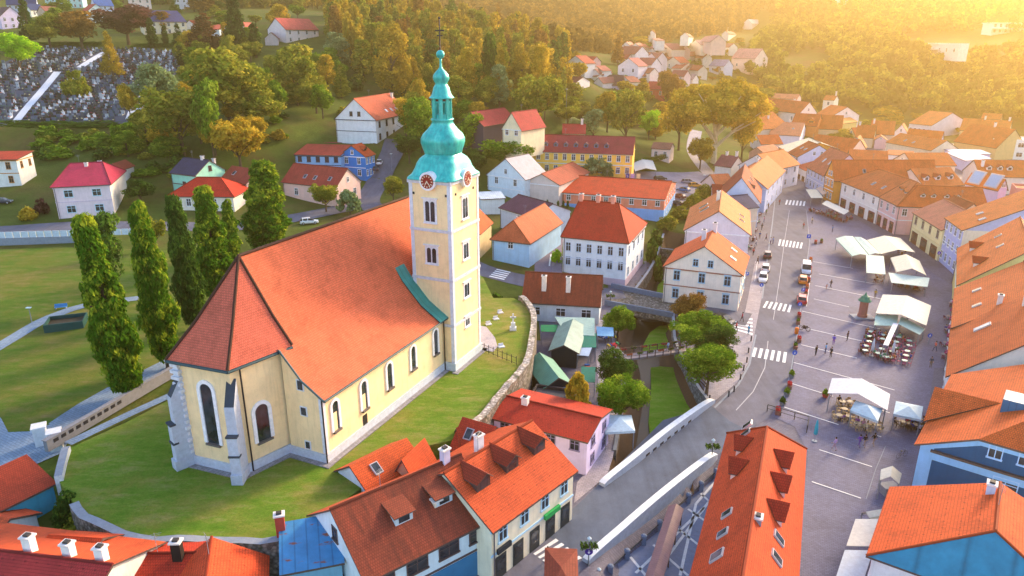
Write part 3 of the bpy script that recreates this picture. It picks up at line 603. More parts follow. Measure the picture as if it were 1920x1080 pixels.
def bifora(face, c, z, w, h, square=False):
    M = {'L': wallM(TS0, c, z, -math.pi/2), 'F': wallM(c, TN0, z, 0), 'R': wallM(TS1, c, z, math.pi/2), 'B': wallM(c, TN1, z, math.pi)}[face]
    mb = MB(); mb.box(-w-.32, -.05, -.15, w+.32, .02, h+.3, 0, M); mb.box(-w-.5, -.22, h+.3, w+.5, 0, h+.45, 0, M); mb.box(-w-.35, -.2, -.3, w+.35, 0, -.15, 0, M); f = mb.build('belfry_window', plain('window_stone', hexc('e4e0e6'), .85), tw)
    for sx in (-1, 1):
        m2 = M @ Matrix.Translation((sx*(w/2+.06), 0, 0)); mb = MB(); V = lambda p, o: tuple(m2 @ Vector((p[0], -o, p[1])))
        P = arch_pts(w*.92, h) if not square else [(-w*.4, 0), (w*.4, 0), (w*.4, h), (-w*.4, h)]; mb.face([V(p, .09) for p in P]); mb.build('opening', DGL, f)
for i, (z, h) in enumerate(((19.9, 2.5), (14.6, 1.9), (9.4, 1.7), (5.3, 1.05))):
    c = tc[1]
    if i < 2: bifora('L', c, z, .62, h); bifora('B', tc[0], z, .6, h)
    bifora('F', tc[0], z, .56 if i < 3 else .45, h, i == 3); bifora('R', c, z, .56 if i < 3 else .45, h, i == 3)
mb = MB()
for x in (-2.3, 2.3):
    mb = MB(); mb.box(tc[0]+x-.16, TN0-.04, 23.1, tc[0]+x+.16, TN0, 23.4); mb.build('vent', DGL, tw); mb = MB(); mb.box(TS0-.04, tc[1]+x-.16, 23.1, TS0, tc[1]+x+.16, 23.4); mb.build('vent', DGL, tw)
# copper roof of the tower: squared bell, onion, lantern, cap
def ring_loft(rings, k=32, mi=0):
    mb = MB(); b = 0
    for r, z, e in rings:
        for j in range(k):
            t = 2*math.pi*(j+.5)/k; c, s_ = math.cos(t), math.sin(t); q = 1/((abs(c)**e+abs(s_)**e)**(1/e)); ry = r*(1-.205*min(1, max(0, (r-2.05)/2.1))) if e > 3.1 else r; mb.v.append((tc[0]+r*q*c, tc[1]+ry*q*s_, z))
    for i in range(len(rings)-1):
        for j in range(k): mb.f.append((i*k+j, i*k+(j+1) % k, (i+1)*k+(j+1) % k, (i+1)*k+j)); mb.mi.append(mi); mb.uv.append(None)
    mb.f.append(tuple(range(k))[::-1]); mb.f.append(tuple((len(rings)-1)*k+j for j in range(k))); mb.mi += [mi, mi]; mb.uv += [None, None]; return mb
zz = lambda y: TH+.05+(980-y)*.0195
bell = [(4.15, zz(984), 40), (4.12, zz(978), 40), (3.45, zz(958), 14), (3.05, zz(925), 9), (2.85, zz(895), 7), (2.55, zz(868), 5), (2.2, zz(852), 4), (2.05, zz(846), 3.2), (2.05, zz(836), 3.2)]
onion = [(2.12, zz(836), 3), (2.15, zz(826), 3), (2.35, zz(800), 2.9), (2.52, zz(770), 2.8), (2.5, zz(745), 2.8), (2.25, zz(718), 2.8), (1.75, zz(692), 2.8), (1.35, zz(665), 2.8), (1.15, zz(642), 2.8), (1.28, zz(636), 2.8), (1.3, zz(626), 2.8)]
rf = ring_loft(bell).build('bell_roof', COPP, tw, True); ring_loft(onion).build('onion_dome', COPP, tw, True)
mb = MB()
for k in range(8):
    a = math.pi/4*k+math.pi/8; M = Matrix.Translation((tc[0]+1.0*math.cos(a), tc[1]+1.0*math.sin(a), 0)) @ Matrix.Rotation(a, 4, 'Z'); mb.box(-.17, -.24, zz(628), .2, .24, zz(505), 0, M)
for z0, z1, r in ((zz(628), zz(596), 1.16), (zz(530), zz(500), 1.1)): mb.lathe([(r, z0), (r, z1)], 8, 0, tc, rot=0)
mb.lathe([(.55, zz(596)), (.55, zz(530))], 8, 0, tc); mb.build('lantern', COPP, tw)
mb = MB(); mb.lathe([(1.17, zz(518)), (1.2, zz(506))], 8, 0, tc); mb.build('lantern_frieze', plain('rusty_frieze', hexc('4c3a34'), .8), tw)
cap = [(1.5, zz(501), 2.4), (1.42, zz(497), 2.4), (1.18, zz(484), 2.4), (1.0, zz(458), 2.4), (.92, zz(438), 2.4), (.74, zz(424), 2.4), (.68, zz(414), 2.4), (.82, zz(402), 2.4), (.95, zz(384), 2.4), (.9, zz(366), 2.4), (.6, zz(345), 2.4), (.3, zz(330), 2.4), (.16, zz(318), 2.4), (.11, zz(285), 2.4), (.16, zz(272), 2.4)]
ring_loft(cap, 24).build('cap_dome', COPP, tw, True)
mb = MB(); mb.lathe([(.1, zz(272))]+[(.5*math.sin(t), zz(245)-.5*math.cos(t)) for t in np.linspace(.3, 2.9, 10)], 16, 0, tc); mb.build('ball', COPP, tw, True)
mb = MB(); mb.box(tc[0]-.06, tc[1]-.06, zz(222), tc[0]+.06, tc[1]+.06, zz(35)); mb.box(tc[0]-.05, tc[1]-.6, zz(112), tc[0]+.05, tc[1]+.6, zz(104)); mb.box(tc[0]-.05, tc[1]-.38, zz(140), tc[0]+.05, tc[1]+.38, zz(134)); mb.lathe([(.02, zz(44)), (.2, zz(38)), (.02, zz(30))], 8, 0, tc); mb.build('cross', plain('iron', hexc('3a3030'), .6), tw)
# clocks
for fc in 'LFRB':
    M = {'L': wallM(TS0-.2, tc[1], TH-.1, -math.pi/2), 'F': wallM(tc[0], TN0-.2, TH-.1, 0), 'R': wallM(TS1+.2, tc[1], TH-.1, math.pi/2), 'B': wallM(tc[0], TN1+.2, TH-.1, math.pi)}[fc]
    def disc(r, o, mat, name, par, k=28, r0=0):
        mb = MB(); P = [tuple(M @ Vector((r*math.cos(t), -o, r*math.sin(t)))) for t in np.linspace(0, 2*math.pi, k, endpoint=False)]; Q = [tuple(M @ Vector((r*math.cos(t), .9, r*math.sin(t)))) for t in np.linspace(0, 2*math.pi, k, endpoint=False)]
        mb.face(P)
        for i in range(k): mb.face([P[i], Q[i], Q[(i+1) % k], P[(i+1) % k]][::-1])
        return mb.build(name, mat, par)
    c0 = disc(1.12, .28, plain('white_surround', hexc('f2eff4'), .8), 'clock', tw); disc(.86, .34, plain('clock_red', hexc('8e2018'), .6), 'dial', c0)
    mb = MB()
    for k in range(12): mb.box(-.05, -.37, .56, .05, -.35, .78, 0, M @ Matrix.Rotation(math.pi/6*k, 4, 'Y'))
    mb.build('hour_marks', plain('pale_gilt', hexc('f0dcc0'), .5), c0)
    mb = MB(); mb.box(-.05, -.4, -.1, .05, -.38, .68, 0, M @ Matrix.Rotation(math.radians(140), 4, 'Y')); mb.box(-.06, -.4, -.1, .06, -.38, .45, 0, M @ Matrix.Rotation(math.radians(215), 4, 'Y')); mb.build('clock_hands', plain('pale_gilt', hexc('f0dcc0'), .5), c0)
# copper flashing strip beside the tower
mb = MB(); pf = [(5.6, 13.9), (4.6, 12.35), (2.0, 9.45), (-.75, 7.55)]
mb.slab([[(22.3, b[0], b[1]), (24.35, b[0], b[1]), (24.35, a[0], a[1]), (22.3, a[0], a[1])] for a, b in zip(pf[:-1], pf[1:])], .16); mb.build('copper_flashing', [sheetmetal('2f8f88', 1.0), DKM], church)
# ================================================================== HOUSES
WCACHE = {}
def win_mesh(w, h, fc, style):
    k = (round(w, 2), round(h, 2), fc, style)
    if k in WCACHE: return WCACHE[k]
    fm = plain('frame_'+fc, hexc(fc), .6); mb = MB(); b = .1
    mb.box(-w/2-b, -.07, -b, -w/2, .02, h+b); mb.box(w/2, -.07, -b, w/2+b, .02, h+b); mb.box(-w/2, -.07, h, w/2, .02, h+b); mb.box(-w/2-b-.06, -.14, -b-.06, w/2+b+.06, .02, 0)
    if style != 'n':
        mb.box(-.04, -.055, 0, .04, .0, h); mb.box(-w/2, -.052, h*.64, w/2, .0, h*.64+.07)
    if style == 'l': mb.box(-w/2-b-.1, -.16, h+b+.1, w/2+b+.1, .02, h+b+.24)
    f = mb.mesh('window', fm); mb = MB(); mb.face([(-w/2, -.025, 0), (w/2, -.025, 0), (w/2, -.025, h), (-w/2, -.025, h)]); p = mb.mesh('pane', glass()); WCACHE[k] = (f, p); return f, p
def add_win(par, M, w, h, fc='e9e9f0', style='c', name='window'):
    f, p = win_mesh(w, h, fc, style); o = put(name, f, par, M); put('pane', p, o); return o
FASC = plain('eave_board', hexc('5a4a44'), .7); CHW = plain('chimney_render', hexc('e6dcd8'), .85); CHB = plaster('b0645a')
HOUSES = []; COLH = []
def house(label, e1, e2, dep, h, rise=3, roof='gx', wall='efe6e2', rc='c4532f', z=None, hip=(0, 0), win='', chim=(), sky=(), dorm=(), name='house', cat='house', o=.45, og=.25, fc='e9e9f0', group=None, trim=None, shop=None, dirt=.25, small=False, plinth=None, ws='c', wsz=None, ridge=None, rwall=None, hipm=None, rear=None):
    zz_ = z
    if z is None:
        zz_ = 0
        for _ in range(12):
            a, b = G(*e1, zz_+h), G(*e2, zz_+h); m = (a+b)/2; t = T(m[0], m[1]); zz_ = .5*zz_+.5*t
    z = zz_
    a, b = G(*e1, z+h), G(*e2, z+h); L = float(np.linalg.norm((b-a)[:2])); d = (b-a)/L; n = np.array([-d[1], d[0], 0]); rz = math.atan2(d[1], d[0])
    if ridge:
        r0_, r1_ = G(*ridge[0], z+h+rise), G(*ridge[1], z+h+rise); L = float(np.linalg.norm((r1_-r0_)[:2])); d = (r1_-r0_)/L; n = np.array([-d[1], d[0], 0]); rz = math.atan2(d[1], d[0]); a = r0_-n*dep/2; b = r1_-n*dep/2
    if isinstance(dep, tuple): D = float(np.dot(G(*dep, z+h)-b, n)); D = max(3.0, D)
    else: D = float(dep)
    if isinstance(rise, tuple):
        if roof.startswith('gy'): q = a+d*L/2
        elif roof == 'shed': q = b+n*D
        else: q = b-d*hip[1]+n*D/2
        rise = max(.4, ztop(q[0], q[1], rise[1])-z-h)
    t = thing(name, label, cat, (a[0], a[1], z), rz, group); HOUSES.append((label, L, D, h, rise, z)); COLH.append(t)
    WM = plaster(wall); RM = rc if not isinstance(rc, str) else tiles(rc, dirt); wm = MB(); base = -3.0
    def quad(x0, y0, x1, y1, z1=h): wm.face([(x0, y0, base), (x1, y1, base), (x1, y1, z1), (x0, y0, z1)])
    h0, h1 = hip
    def rzf(x, y):
        if roof == 'gx':
            k = 1-abs(y-D/2)/(D/2)
            if h0: k = min(k, x/h0)
            if h1: k = min(k, (L-x)/h1)
            return h+rise*k
        if roof == 'gy':
            k = 1-abs(x-L/2)/(L/2)
            if h0: k = min(k, y/h0)
            if h1: k = min(k, (D-y)/h1)
            return h+rise*k
        if roof == 'shed': return h+rise*y/D
        return h
    T_ = .2
    if roof in ('gx', 'gy'):
        if roof == 'gx': A, B, tr = L, D, (lambda x, y, z: (x, y, z))
        else: A, B, tr = D, L, (lambda x, y, z: (L-y, x, z))
        # canonical: ridge along first axis (length A), span B
        sl = rise/(B/2); oz = o*sl; x0 = -og if not h0 else -o; x1 = A+og if not h1 else A+o; P = []
        r0, r1 = (h0 if h0 else -og), (A-h1 if h1 else A+og); rt = h+rise+T_; lo = h-oz+T_
        if r1 < r0: r0 = r1 = (r0+r1)/2
        P.append([(x0, -o, lo), (x1, -o, lo), (r1, B/2, rt), (r0, B/2, rt)]); P.append([(x1, B+o, lo), (x0, B+o, lo), (r0, B/2, rt), (r1, B/2, rt)])
        if h0: P.append([(x0, B+o, lo), (x0, -o, lo), (r0, B/2, rt)])
        if h1: P.append([(x1, -o, lo), (x1, B+o, lo), (r1, B/2, rt)])
        HP = P.pop() if (hipm and h1) else None
        RP = P.pop(1) if rear else None
        P = [[q for i, q in enumerate(p) if q != p[i-1]] for p in P]
        rb = MB(); rb.slab([[tr(*q) for q in p] for p in P], T_); rf = rb.build('roof', [RM, FASC], t)
        if RP: RP = [q for i, q in enumerate(RP) if q != RP[i-1]]; rb = MB(); rb.slab([[tr(*q) for q in RP]], T_-.02); rb.build('rear_roof', [tiles(rear, .2), FASC], t)
        if HP: rb = MB(); rb.slab([[tr(*q) for q in HP]], T_-.02); rb.build('metal_hip', [hipm, FASC], t)
        if not small:
            rb = MB(); rb.tube([tr(r0, B/2, rt+.03), tr(r1, B/2, rt+.03)], .13, 6)
            for f_, X in ((h0, x0), (h1, x1)):
                if f_:
                    for Y in (-o, B+o): rb.tube([tr(X, Y, lo+.03), tr(r0 if X == x0 else r1, B/2, rt+.03)], .11, 6)
            rb.build('ridge_tiles', RM if isinstance(rc, str) else FASC, rf)
        for (X, f_) in ((0, h0), (A, h1)):
            if not f_:
                g = [(X, 0, base), (X, 0, h), (X, B/2, h+rise), (X, B, h), (X, B, base)]; g = g if X == 0 else g[::-1]; g = [tr(*q) for q in g]; wm.face(g)
        for Y in (0, B):
            q = [(0, Y, base), (A, Y, base), (A, Y, h), (0, Y, h)]; q = q if Y == 0 else q[::-1]; wm.face([tr(*p) for p in q])
        for (X, f_) in ((0, h0), (A, h1)):
            if f_:
                q = [(X, B, base), (X, 0, base), (X, 0, h), (X, B, h)]; q = q if X == 0 else q[::-1]; wm.face([tr(*p) for p in q])
    elif roof == 'shed':
        rb = MB(); s = rise/D; rb.slab([[(-og, -o, h-o*s+T_), (L+og, -o, h-o*s+T_), (L+og, D+.2, h+rise+.2*s+T_), (-og, D+.2, h+rise+.2*s+T_)]], T_); rf = rb.build('roof', [RM, FASC], t)
        wm.face([(0, 0, base), (L, 0, base), (L, 0, h), (0, 0, h)]); wm.face([(L, D, base), (0, D, base), (0, D, h+rise), (L, D, h+rise)]); wm.face([(L, 0, base), (L, D, base), (L, D, h+rise), (L, 0, h)]); wm.face([(0, D, base), (0, 0, base), (0, 0, h), (0, D, h+rise)])
    elif roof == 'none': wm.face([(0, 0, base), (L, 0, base), (L, 0, h), (0, 0, h)]); wm.face([(L, D, base), (0, D, base), (0, D, h), (L, D, h)]); wm.face([(L, 0, base), (L, D, base), (L, D, h), (L, 0, h)]); wm.face([(0, D, base), (0, 0, base), (0, 0, h), (0, D, h)])
    else:
        rb = MB(); rb.box(.2, .2, h-.1, L-.2, D-.2, h+.05); rf = rb.build('roof', [RM], t)
        wm.box(0, 0, base, L, .22, h+.5); wm.box(0, D-.22, base, L, D, h+.5); wm.box(0, .22, base, .22, D-.22, h+.5); wm.box(L-.22, .22, base, L, D-.22, h+.5)
    w_ = wm.build('wall', WM, t)
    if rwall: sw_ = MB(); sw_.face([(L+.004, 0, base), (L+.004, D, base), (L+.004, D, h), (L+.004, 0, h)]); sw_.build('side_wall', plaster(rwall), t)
    if trim or (not small and h > 4.5):
        cb = MB(); tm = plain('cornice_'+(trim or fc), hexc(trim or fc), .8); c = .14
        cb.box(-c, -c, h-.42, L+c, -.0, h-.2); cb.box(-c, D, h-.42, L+c, D+c, h-.2)
        if roof != 'gx' or h1: cb.box(L, 0, h-.42, L+c, D, h-.2)
        if roof != 'gx' or h0: cb.box(-c, 0, h-.42, 0, D, h-.2)
        if h > 5.5: cb.box(-.07, -.07, h*.5-.1, L+.07, 0, h*.5+.1)
        cb.build('cornice', tm, t)
        cb = MB(); cb.tube([(.25, -.12, h-.1), (.25, -.12, -.5)], .07, 6); cb.build('downpipe', plain('downpipe_metal', hexc('6a6468'), .5), t)
    if plinth: cb = MB(); cb.box(-.06, -.06, base, L+.06, -.0, plinth[0]); cb.box(L, -.0, base, L+.06, D, plinth[0]); cb.build('plinth', plaster(plinth[1]), t)
    FM = {'F': (wallM(0, 0, 0, 0), L), 'R': (wallM(L, 0, 0, math.pi/2), D), 'B': (wallM(L, D, 0, math.pi), L), 'L': (wallM(0, D, 0, -math.pi/2), D)}
    for spec in win.split():
        f, s = spec.split(':'); M, WL = FM[f]
        if s[0] == 'g':
            k = int(s[1:]); gw = .8 if WL > 6 else .6; gh = min(1.2, rise*.4)
            for i in range(k): add_win(t, M @ Matrix.Translation((WL/2+(i-(k-1)/2)*min(2.6, WL/4), 0, h+rise*.16)), gw, gh, fc, 'c')
        elif s[0] == 's':
            k = int(s[1:]); sw = WL/k
            for i in range(k):
                mb = MB(); mb.box(sw*(i+.5)-sw*.3, -.06, 0, sw*(i+.5)+sw*.3, .02, min(2.8, h*.42), 0, M); dr = mb.build('door', plain('shopfront_'+(shop or '4a2420'), hexc(shop or '4a2420'), .4), t); mb = MB(); mb.box(sw*(i+.5)-sw*.22, -.085, .9, sw*(i+.5)+sw*.22, -.05, min(2.3, h*.36), 0, M); mb.build('pane', glass(), dr)
        elif s[0] == 'd':
            for x in s[1:].split('/'):
                mb = MB(); x = float(x); mb.box(WL*x-.5, -.06, 0, WL*x+.5, .02, 2.2, 0, M); mb.build('door', plain('door_'+(shop or '3a2a26'), hexc(shop or '3a2a26'), .5), t)
        else:
            fl = s.split('@'); r, k = map(int, fl[0].split('x')); skip = int(fl[1]) if len(fl) > 1 else 0; fh = h/max(r, 1)
            ww, wh = wsz if wsz else (min(1.0, WL/k*.42), min(1.65, fh*.5))
            for j in range(skip, r):
                for i in range(k): add_win(t, M @ Matrix.Translation((WL*(i+.5)/k, 0, j*fh+fh*.33)), ww, wh, fc, ws)
    def SF(side):
        """slope frame: a along the eave, b horizontally towards the ridge"""
        if side == 'F': return Matrix(((1, 0, 0, 0), (0, 1, 0, 0), (0, 0, 1, h), (0, 0, 0, 1))), (rise/(D/2) if roof == 'gx' else rise/D if roof == 'shed' else (rise/h0 if h0 else 0)), L, D/2 if roof == 'gx' else D
        if side == 'B': return Matrix(((-1, 0, 0, L), (0, -1, 0, D), (0, 0, 1, h), (0, 0, 0, 1))), rise/(D/2), L, D/2
        if side == 'L': return Matrix(((0, 1, 0, 0), (-1, 0, 0, D), (0, 0, 1, h), (0, 0, 0, 1))), rise/(L/2 if roof == 'gy' else (h0 or 1)), D, L/2
        return Matrix(((0, -1, 0, L), (1, 0, 0, 0), (0, 0, 1, h), (0, 0, 0, 1))), rise/(L/2 if roof == 'gy' else (h1 or 1)), D, L/2
    for c in chim:
        x, y = c[0]*L, c[1]*D; hc = c[2] if len(c) > 2 else 1.3; cm = CHW if len(c) < 4 else plaster(c[3]); s = .38; zb = rzf(x, y)
        mb = MB(); mb.box(x-s, y-s*.8, zb-.9, x+s, y+s*.8, zb+hc, 0); mb.box(x-s-.1, y-s*.8-.1, zb+hc, x+s+.1, y+s*.8+.1, zb+hc+.14, 1); mb.box(x-s*.6, y-s*.5, zb+hc+.14, x+s*.6, y+s*.5, zb+hc+.3, 2); mb.build('chimney', [cm, CHW, plain('soot', (.05, .045, .045))], t)
    for s in sky:
        M, sl, LA_, LB = SF(s[0]); a_, b_ = s[1]*LA_, s[2]*LB; w, l = (s[3], s[4]) if len(s) > 3 else (.9, 1.3); ln = math.hypot(1, sl); c = T_*ln+.02
        mb = MB(); V = lambda da, db, up: (a_+da, b_+db/ln-up*sl/ln, sl*(b_+db/ln)+up/ln+T_)
        P = [(-w/2, -l/2), (w/2, -l/2), (w/2, l/2), (-w/2, l/2)]; tp_ = [tuple(M @ Vector(V(p[0], p[1], .14))) for p in P]; bt = [tuple(M @ Vector(V(p[0]*1.05, p[1]*1.05, -.05))) for p in P]; ip = [tuple(M @ Vector(V(p[0]*.8, p[1]*.85, .155))) for p in P]
        mb.face(tp_)
        for i in range(4): mb.face([bt[i], bt[(i+1) % 4], tp_[(i+1) % 4], tp_[i]])
        sk = mb.build('solar_panel' if w > 2 else 'skylight', plain('skylight_frame', hexc('b9b4b8') if w <= 2 else hexc('d8dde6'), .4), t); mb = MB(); mb.face(ip); mb.build('pane', plain('panel_glass', hexc('8fb4d8'), .15, .5) if w > 2 else (plain('lit_glass', hexc('c8ccd6'), .12, .6) if len(s) > 5 else glass()), sk)
    for dm in dorm:
        side, fa, ft, w, kind = dm[:5]; hw = dm[5] if len(dm) > 5 else 1.0; M, sl, LA_, LB = SF(side); a_, b0 = fa*LA_, ft*LB; zf = sl*b0+T_; hr = w*.42 if kind != 's' else .25; wmat = plaster(dm[6]) if len(dm) > 6 else WM
        bw = b0+hw/sl; br = b0+(hw+hr)/sl; V = lambda x, y, z: tuple(M @ Vector((a_+x, y, z))); mb = MB(); ov = .22; w2 = w/2
        fr = [V(-w2, b0, zf-.1), V(w2, b0, zf-.1), V(w2, b0, zf+hw), V(0, b0, zf+hw+hr), V(-w2, b0, zf+hw)] if kind != 's' else [V(-w2, b0, zf-.1), V(w2, b0, zf-.1), V(w2, b0, zf+hw), V(-w2, b0, zf+hw)]
        mb.face(fr); mb.face([V(w2, b0, zf-.1), V(w2, bw, zf+hw-.1), V(w2, b0, zf+hw)]); mb.face([V(-w2, bw, zf+hw-.1), V(-w2, b0, zf-.1), V(-w2, b0, zf+hw)])
        do = mb.build('dormer', wmat, t); mb = MB(); k = hr/w2 if kind != 's' else 0
        if kind != 's':
            e = w2+ov; ze = zf+hw-ov*k; be = b0+(hw-ov*k)/sl
            mb.slab([[V(-e, b0-ov, ze+.12), V(0, b0-ov-.25, zf+hw+hr+.12), V(0, br, zf+hw+hr+.12), V(-e, be, ze+.12)][::-1], [V(e, be, ze+.12), V(0, br, zf+hw+hr+.12), V(0, b0-ov-.25, zf+hw+hr+.12), V(e, b0-ov, ze+.12)][::-1]], .1)
        else:
            s2 = sl*.3; bb = b0+(hw+.1)/(sl-s2)*1.02; mb.slab([[V(-w2-ov, b0-ov, zf+hw-ov*s2+.1), V(w2+ov, b0-ov, zf+hw-ov*s2+.1), V(w2+ov, bb, zf+hw+(bb-b0)*s2+.1), V(-w2-ov, bb, zf+hw+(bb-b0)*s2+.1)]], .1)
        mb.build('dormer_roof', [tiles(dm[7], .3) if len(dm) > 7 else RM, FASC], do)
        mb = MB(); pw, ph = w2*.62, min(hw*.85, 1.1); mb.face([V(-pw, b0-.03, zf+.12), V(pw, b0-.03, zf+.12), V(pw, b0-.03, zf+.12+ph), V(-pw, b0-.03, zf+.12+ph)]); mb.build('dormer_window', glass(), do)
    if not small and roof in ('gx', 'gy') and (len(HOUSES)*7) % 3:
        x, y = (L*.35, D/2) if roof == 'gx' else (L/2, D*.4); zb = rzf(x, y); mb = MB(); mb.tube([(x, y, zb-.2), (x, y, zb+2.2)], .025, 5)
        for k in range(4): mb.tube([(x-.5+.1*k, y-.2, zb+2.1-.16*k), (x+.5-.1*k, y+.2, zb+2.1-.16*k)], .014, 4)
        mb.build('aerial', plain('aerial_metal', hexc('8a8a90'), .4), t)
    return t
OR, RD_, PK, BR, PU, OR2 = 'd4622f', 'bf4229', 'd07c66', 'a4553a', '75505a', 'e07a3c'
# --- street front on the right of the main street, far to near
house('narrow ochre house with cream metal roof at the far end of the main street', (1461.5,275), (1478.5,285), (1517,253), 6, 3.5, wall='e2a848', rc=sheetmetal('d8ccaa'), win='F:2x2 R:2x3', shop='6a3020')
house('lilac-blue house with white gable wall and orange roof beside the ochre house', (1478.5,285.5), (1496.8,294), (1545.6,285), 6.4, ('v',273), wall='cfd2f0', rc=OR, win='F:2x4 R:g2', sky=(('F',.35,.5),('F',.7,.5)))
house('low pale gateway building with dark arched gate between two-storey street houses', (1495.5,311.5), (1512.4,320.3), 5, 4, 1.6, roof='shed', wall='c9cfe6', rc=RD_, win='F:s2', name='gatehouse', small=True)
house('pale blue stucco house with salmon roof and two white skylights on the main street', (1514.4,312.1), (1546.2,328.4), 13, 6.6, ('v',291), wall='cdd4ee', rc='d97a5c', win='F:2x5', sky=(('F',.38,.45,.8,1.6,1),('F',.7,.45,.8,1.6,1)), trim='f0eef6')
house('tall orange house with gable facing the main street and big orange roof', (1547.6,329), (1565,336.5), 30, 7.2, 5, roof='gy', wall='e89a4a', rc='e2743e', win='F:2x3 F:g2', sky=(('R',.3,.4),), shop='6a2c20')
house('long cream two-storey house with hipped orange roof on the street', (1578.7,339.9), (1649.8,368.3), 14, 7.4, 4.3, hip=(6,0), wall='f4ece6', rc='e2743e', win='F:2x4@1 F:s4', shop='6a2430', sky=(('F',.6,.35),('F',.85,.35)), trim='fbf5f0')
house('pink corner house with round roof vents where two streets meet', (1649.8,368.3), (1684.4,384.8), 14, 7.35, 4.32, hip=(0,6.9), wall='eec3c0', rc='e27a48', win='F:2x3@1 F:s3', shop='6a2430', dorm=(('F',.3,.5,.9,'g',.5,'d8d0d4'),('F',.6,.45,.9,'g',.5,'d8d0d4')))
house('pink side wing with four round dormers in its orange roof', (1684.6,385.6), (1852,392), 11.5, 7.3, ('v',353), hip=(5.6,0), wall='eab6b4', rc='e07038', win='F:2x6@1', dorm=tuple(('F',x,.42,1.1,'g',.55,'e6e0e6') for x in (.3,.42,.57,.69)))
house('cream and yellow townhouse with pinkish roof next to the lilac townhouse', (1714,398), (1768.3,431.2), 12, 7, ('v',406), wall='f6e4b0', rc='d8846c', win='F:2x4@1 F:s3', fc='a89a90', shop='5c2c24', trim='e8d49a', ws='l')
house('brown roofed low house behind the cream and yellow townhouse', (1743,400), (1776,416), 10, 6, ('v',383), wall='e8d0b8', rc='b8623c')
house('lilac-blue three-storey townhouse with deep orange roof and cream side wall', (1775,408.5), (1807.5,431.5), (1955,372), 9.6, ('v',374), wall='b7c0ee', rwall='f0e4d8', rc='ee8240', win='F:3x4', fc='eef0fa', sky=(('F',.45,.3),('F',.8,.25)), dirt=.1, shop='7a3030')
house('orange roofed house with two dormers and yellow gable wall above the square', (1799.5,465), (1799.5,533.5), 17, 7.2, ('v',470), wall='f0d890', rc='ec7a3c', win='R:g1', dorm=(('F',.25,.16,1.9,'g',.9,'f2e8e4','c84c24'),('F',.72,.2,1.9,'g',.9,'f2e8e4','c84c24')), sky=(('F',.25,.62),('F',.55,.62)), dirt=.1)
house('long orange roofed house over the flower-lined side of the square', (1795,541), (1789.5,614), 16, 7, ('v',562), wall='efe0d8', rc='e27038', win='F:2x6', sky=(('F',.3,.3),('F',.7,.3)), dirt=.12, chim=((.2,.75,1.6),(.85,.3,1.4)))
house('orange roofed house with a roof light between the flower-lined house and the blue house', (1788.5,616), (1781,704), 17, 6.7, ('v',630), wall='eadcd4', rc='dc6a36', win='F:2x5', sky=(('F',.3,.35,1.1,2.2,1),), dirt=.18, chim=((.2,.42,1.8,'f0e6e2'),))
BHE = ((1728,831), (2040,925)); BT = house('dark blue house with pale blue trim at the lower right of the square', *BHE, 19.5, 8.0, 0, roof='none', wall='24567e', rc='e0682f', small=True, z=0)
qa_, qb_ = G(*BHE[0], 8.0), G(*BHE[1], 8.0); qL_ = float(np.linalg.norm((qb_-qa_)[:2])); qd_ = (qb_-qa_)/qL_; qn_ = np.array([-qd_[1], qd_[0], 0]); TP = .5; xe_, Dy = 4.5, 19.5; zc = 8+xe_*TP; zr = 13.2; xr = (zr-8)/TP
def lpx(u, v):
    r = ray(u, v); c = np.array([0, 0, CH]); tt = -np.dot(c-qa_, qn_)/np.dot(r, qn_); q = c+tt*r; return float(np.dot(q-qa_, qd_)), float(q[2])
mb = MB(); mb.face([(0, 0, 8), (xe_, 0, zc), (qL_, 0, zc), (qL_, 0, 8)][::-1][::-1] if False else [(0, 0, 8), (qL_, 0, 8), (qL_, 0, zc), (xe_, 0, zc)]); mb.build('upper_wall', plaster('24567e'), BT)
mb = MB(); O_ = .55; mb.slab([[(-O_, -O_, 8.2-O_*TP), (xe_, -O_, zc+.2), (xr, 6, zr+.2), (xr, Dy+.3, zr+.2), (-O_, Dy+.3, 8.2-O_*TP)], [(xe_, -O_, zc+.2), (qL_+.5, -O_, zc+.2), (qL_+.5, 6, zr+.2), (xr, 6, zr+.2)], [(xr, 6, zr+.2), (qL_+.5, 6, zr+.2), (qL_+.5, Dy+.3, zr+.2), (xr, Dy+.3, zr+.2)]], .2); brf = mb.build('roof', [tiles('e0682f', .08), FASC], BT)
yc, wc, hc_ = 8.2, 3.4, 2.6; xv = hc_/TP; mb = MB(); mb.slab([[(-.75, yc-wc, 8.1), (-.75, yc, 8.2+hc_), (xv, yc, 8.25+hc_)][::-1], [(-.75, yc, 8.2+hc_), (-.75, yc+wc, 8.1), (xv, yc, 8.25+hc_)][::-1]], .12); mb.build('cross_gable_roof', [tiles('e87038', .08), FASC], BT)
mb = MB(); mb.face([(-.5, yc+wc, 8), (-.5, yc-wc, 8), (-.5, yc, 8.1+hc_)]); mb.build('cross_gable', plaster('a9cdf2'), BT)
mb = MB(); x0, y0 = 6.6, 7.0; z0 = 8.2+x0*TP; mb.box(x0-1.2, y0-1.3, z0-1, x0+.9, y0+1.3, z0+.9); mb.build('metal_dormer', sheetmetal('2c6c94', .6), BT)
TRB = plaster('8fc4f2'); mb = MB(); mb.box(-.05, -.06, 0, 1.15, 0, 8); mb.build('corner_trim', TRB, BT); mb = MB(); mb.box(1.15, -.065, 6.6, qL_, 0, 7.5); mb.build('band_trim', TRB, BT); mb = MB(); mb.box(.9, -.35, 7.5, qL_, 0, 7.72); mb.build('pent_ledge', FASC, BT)
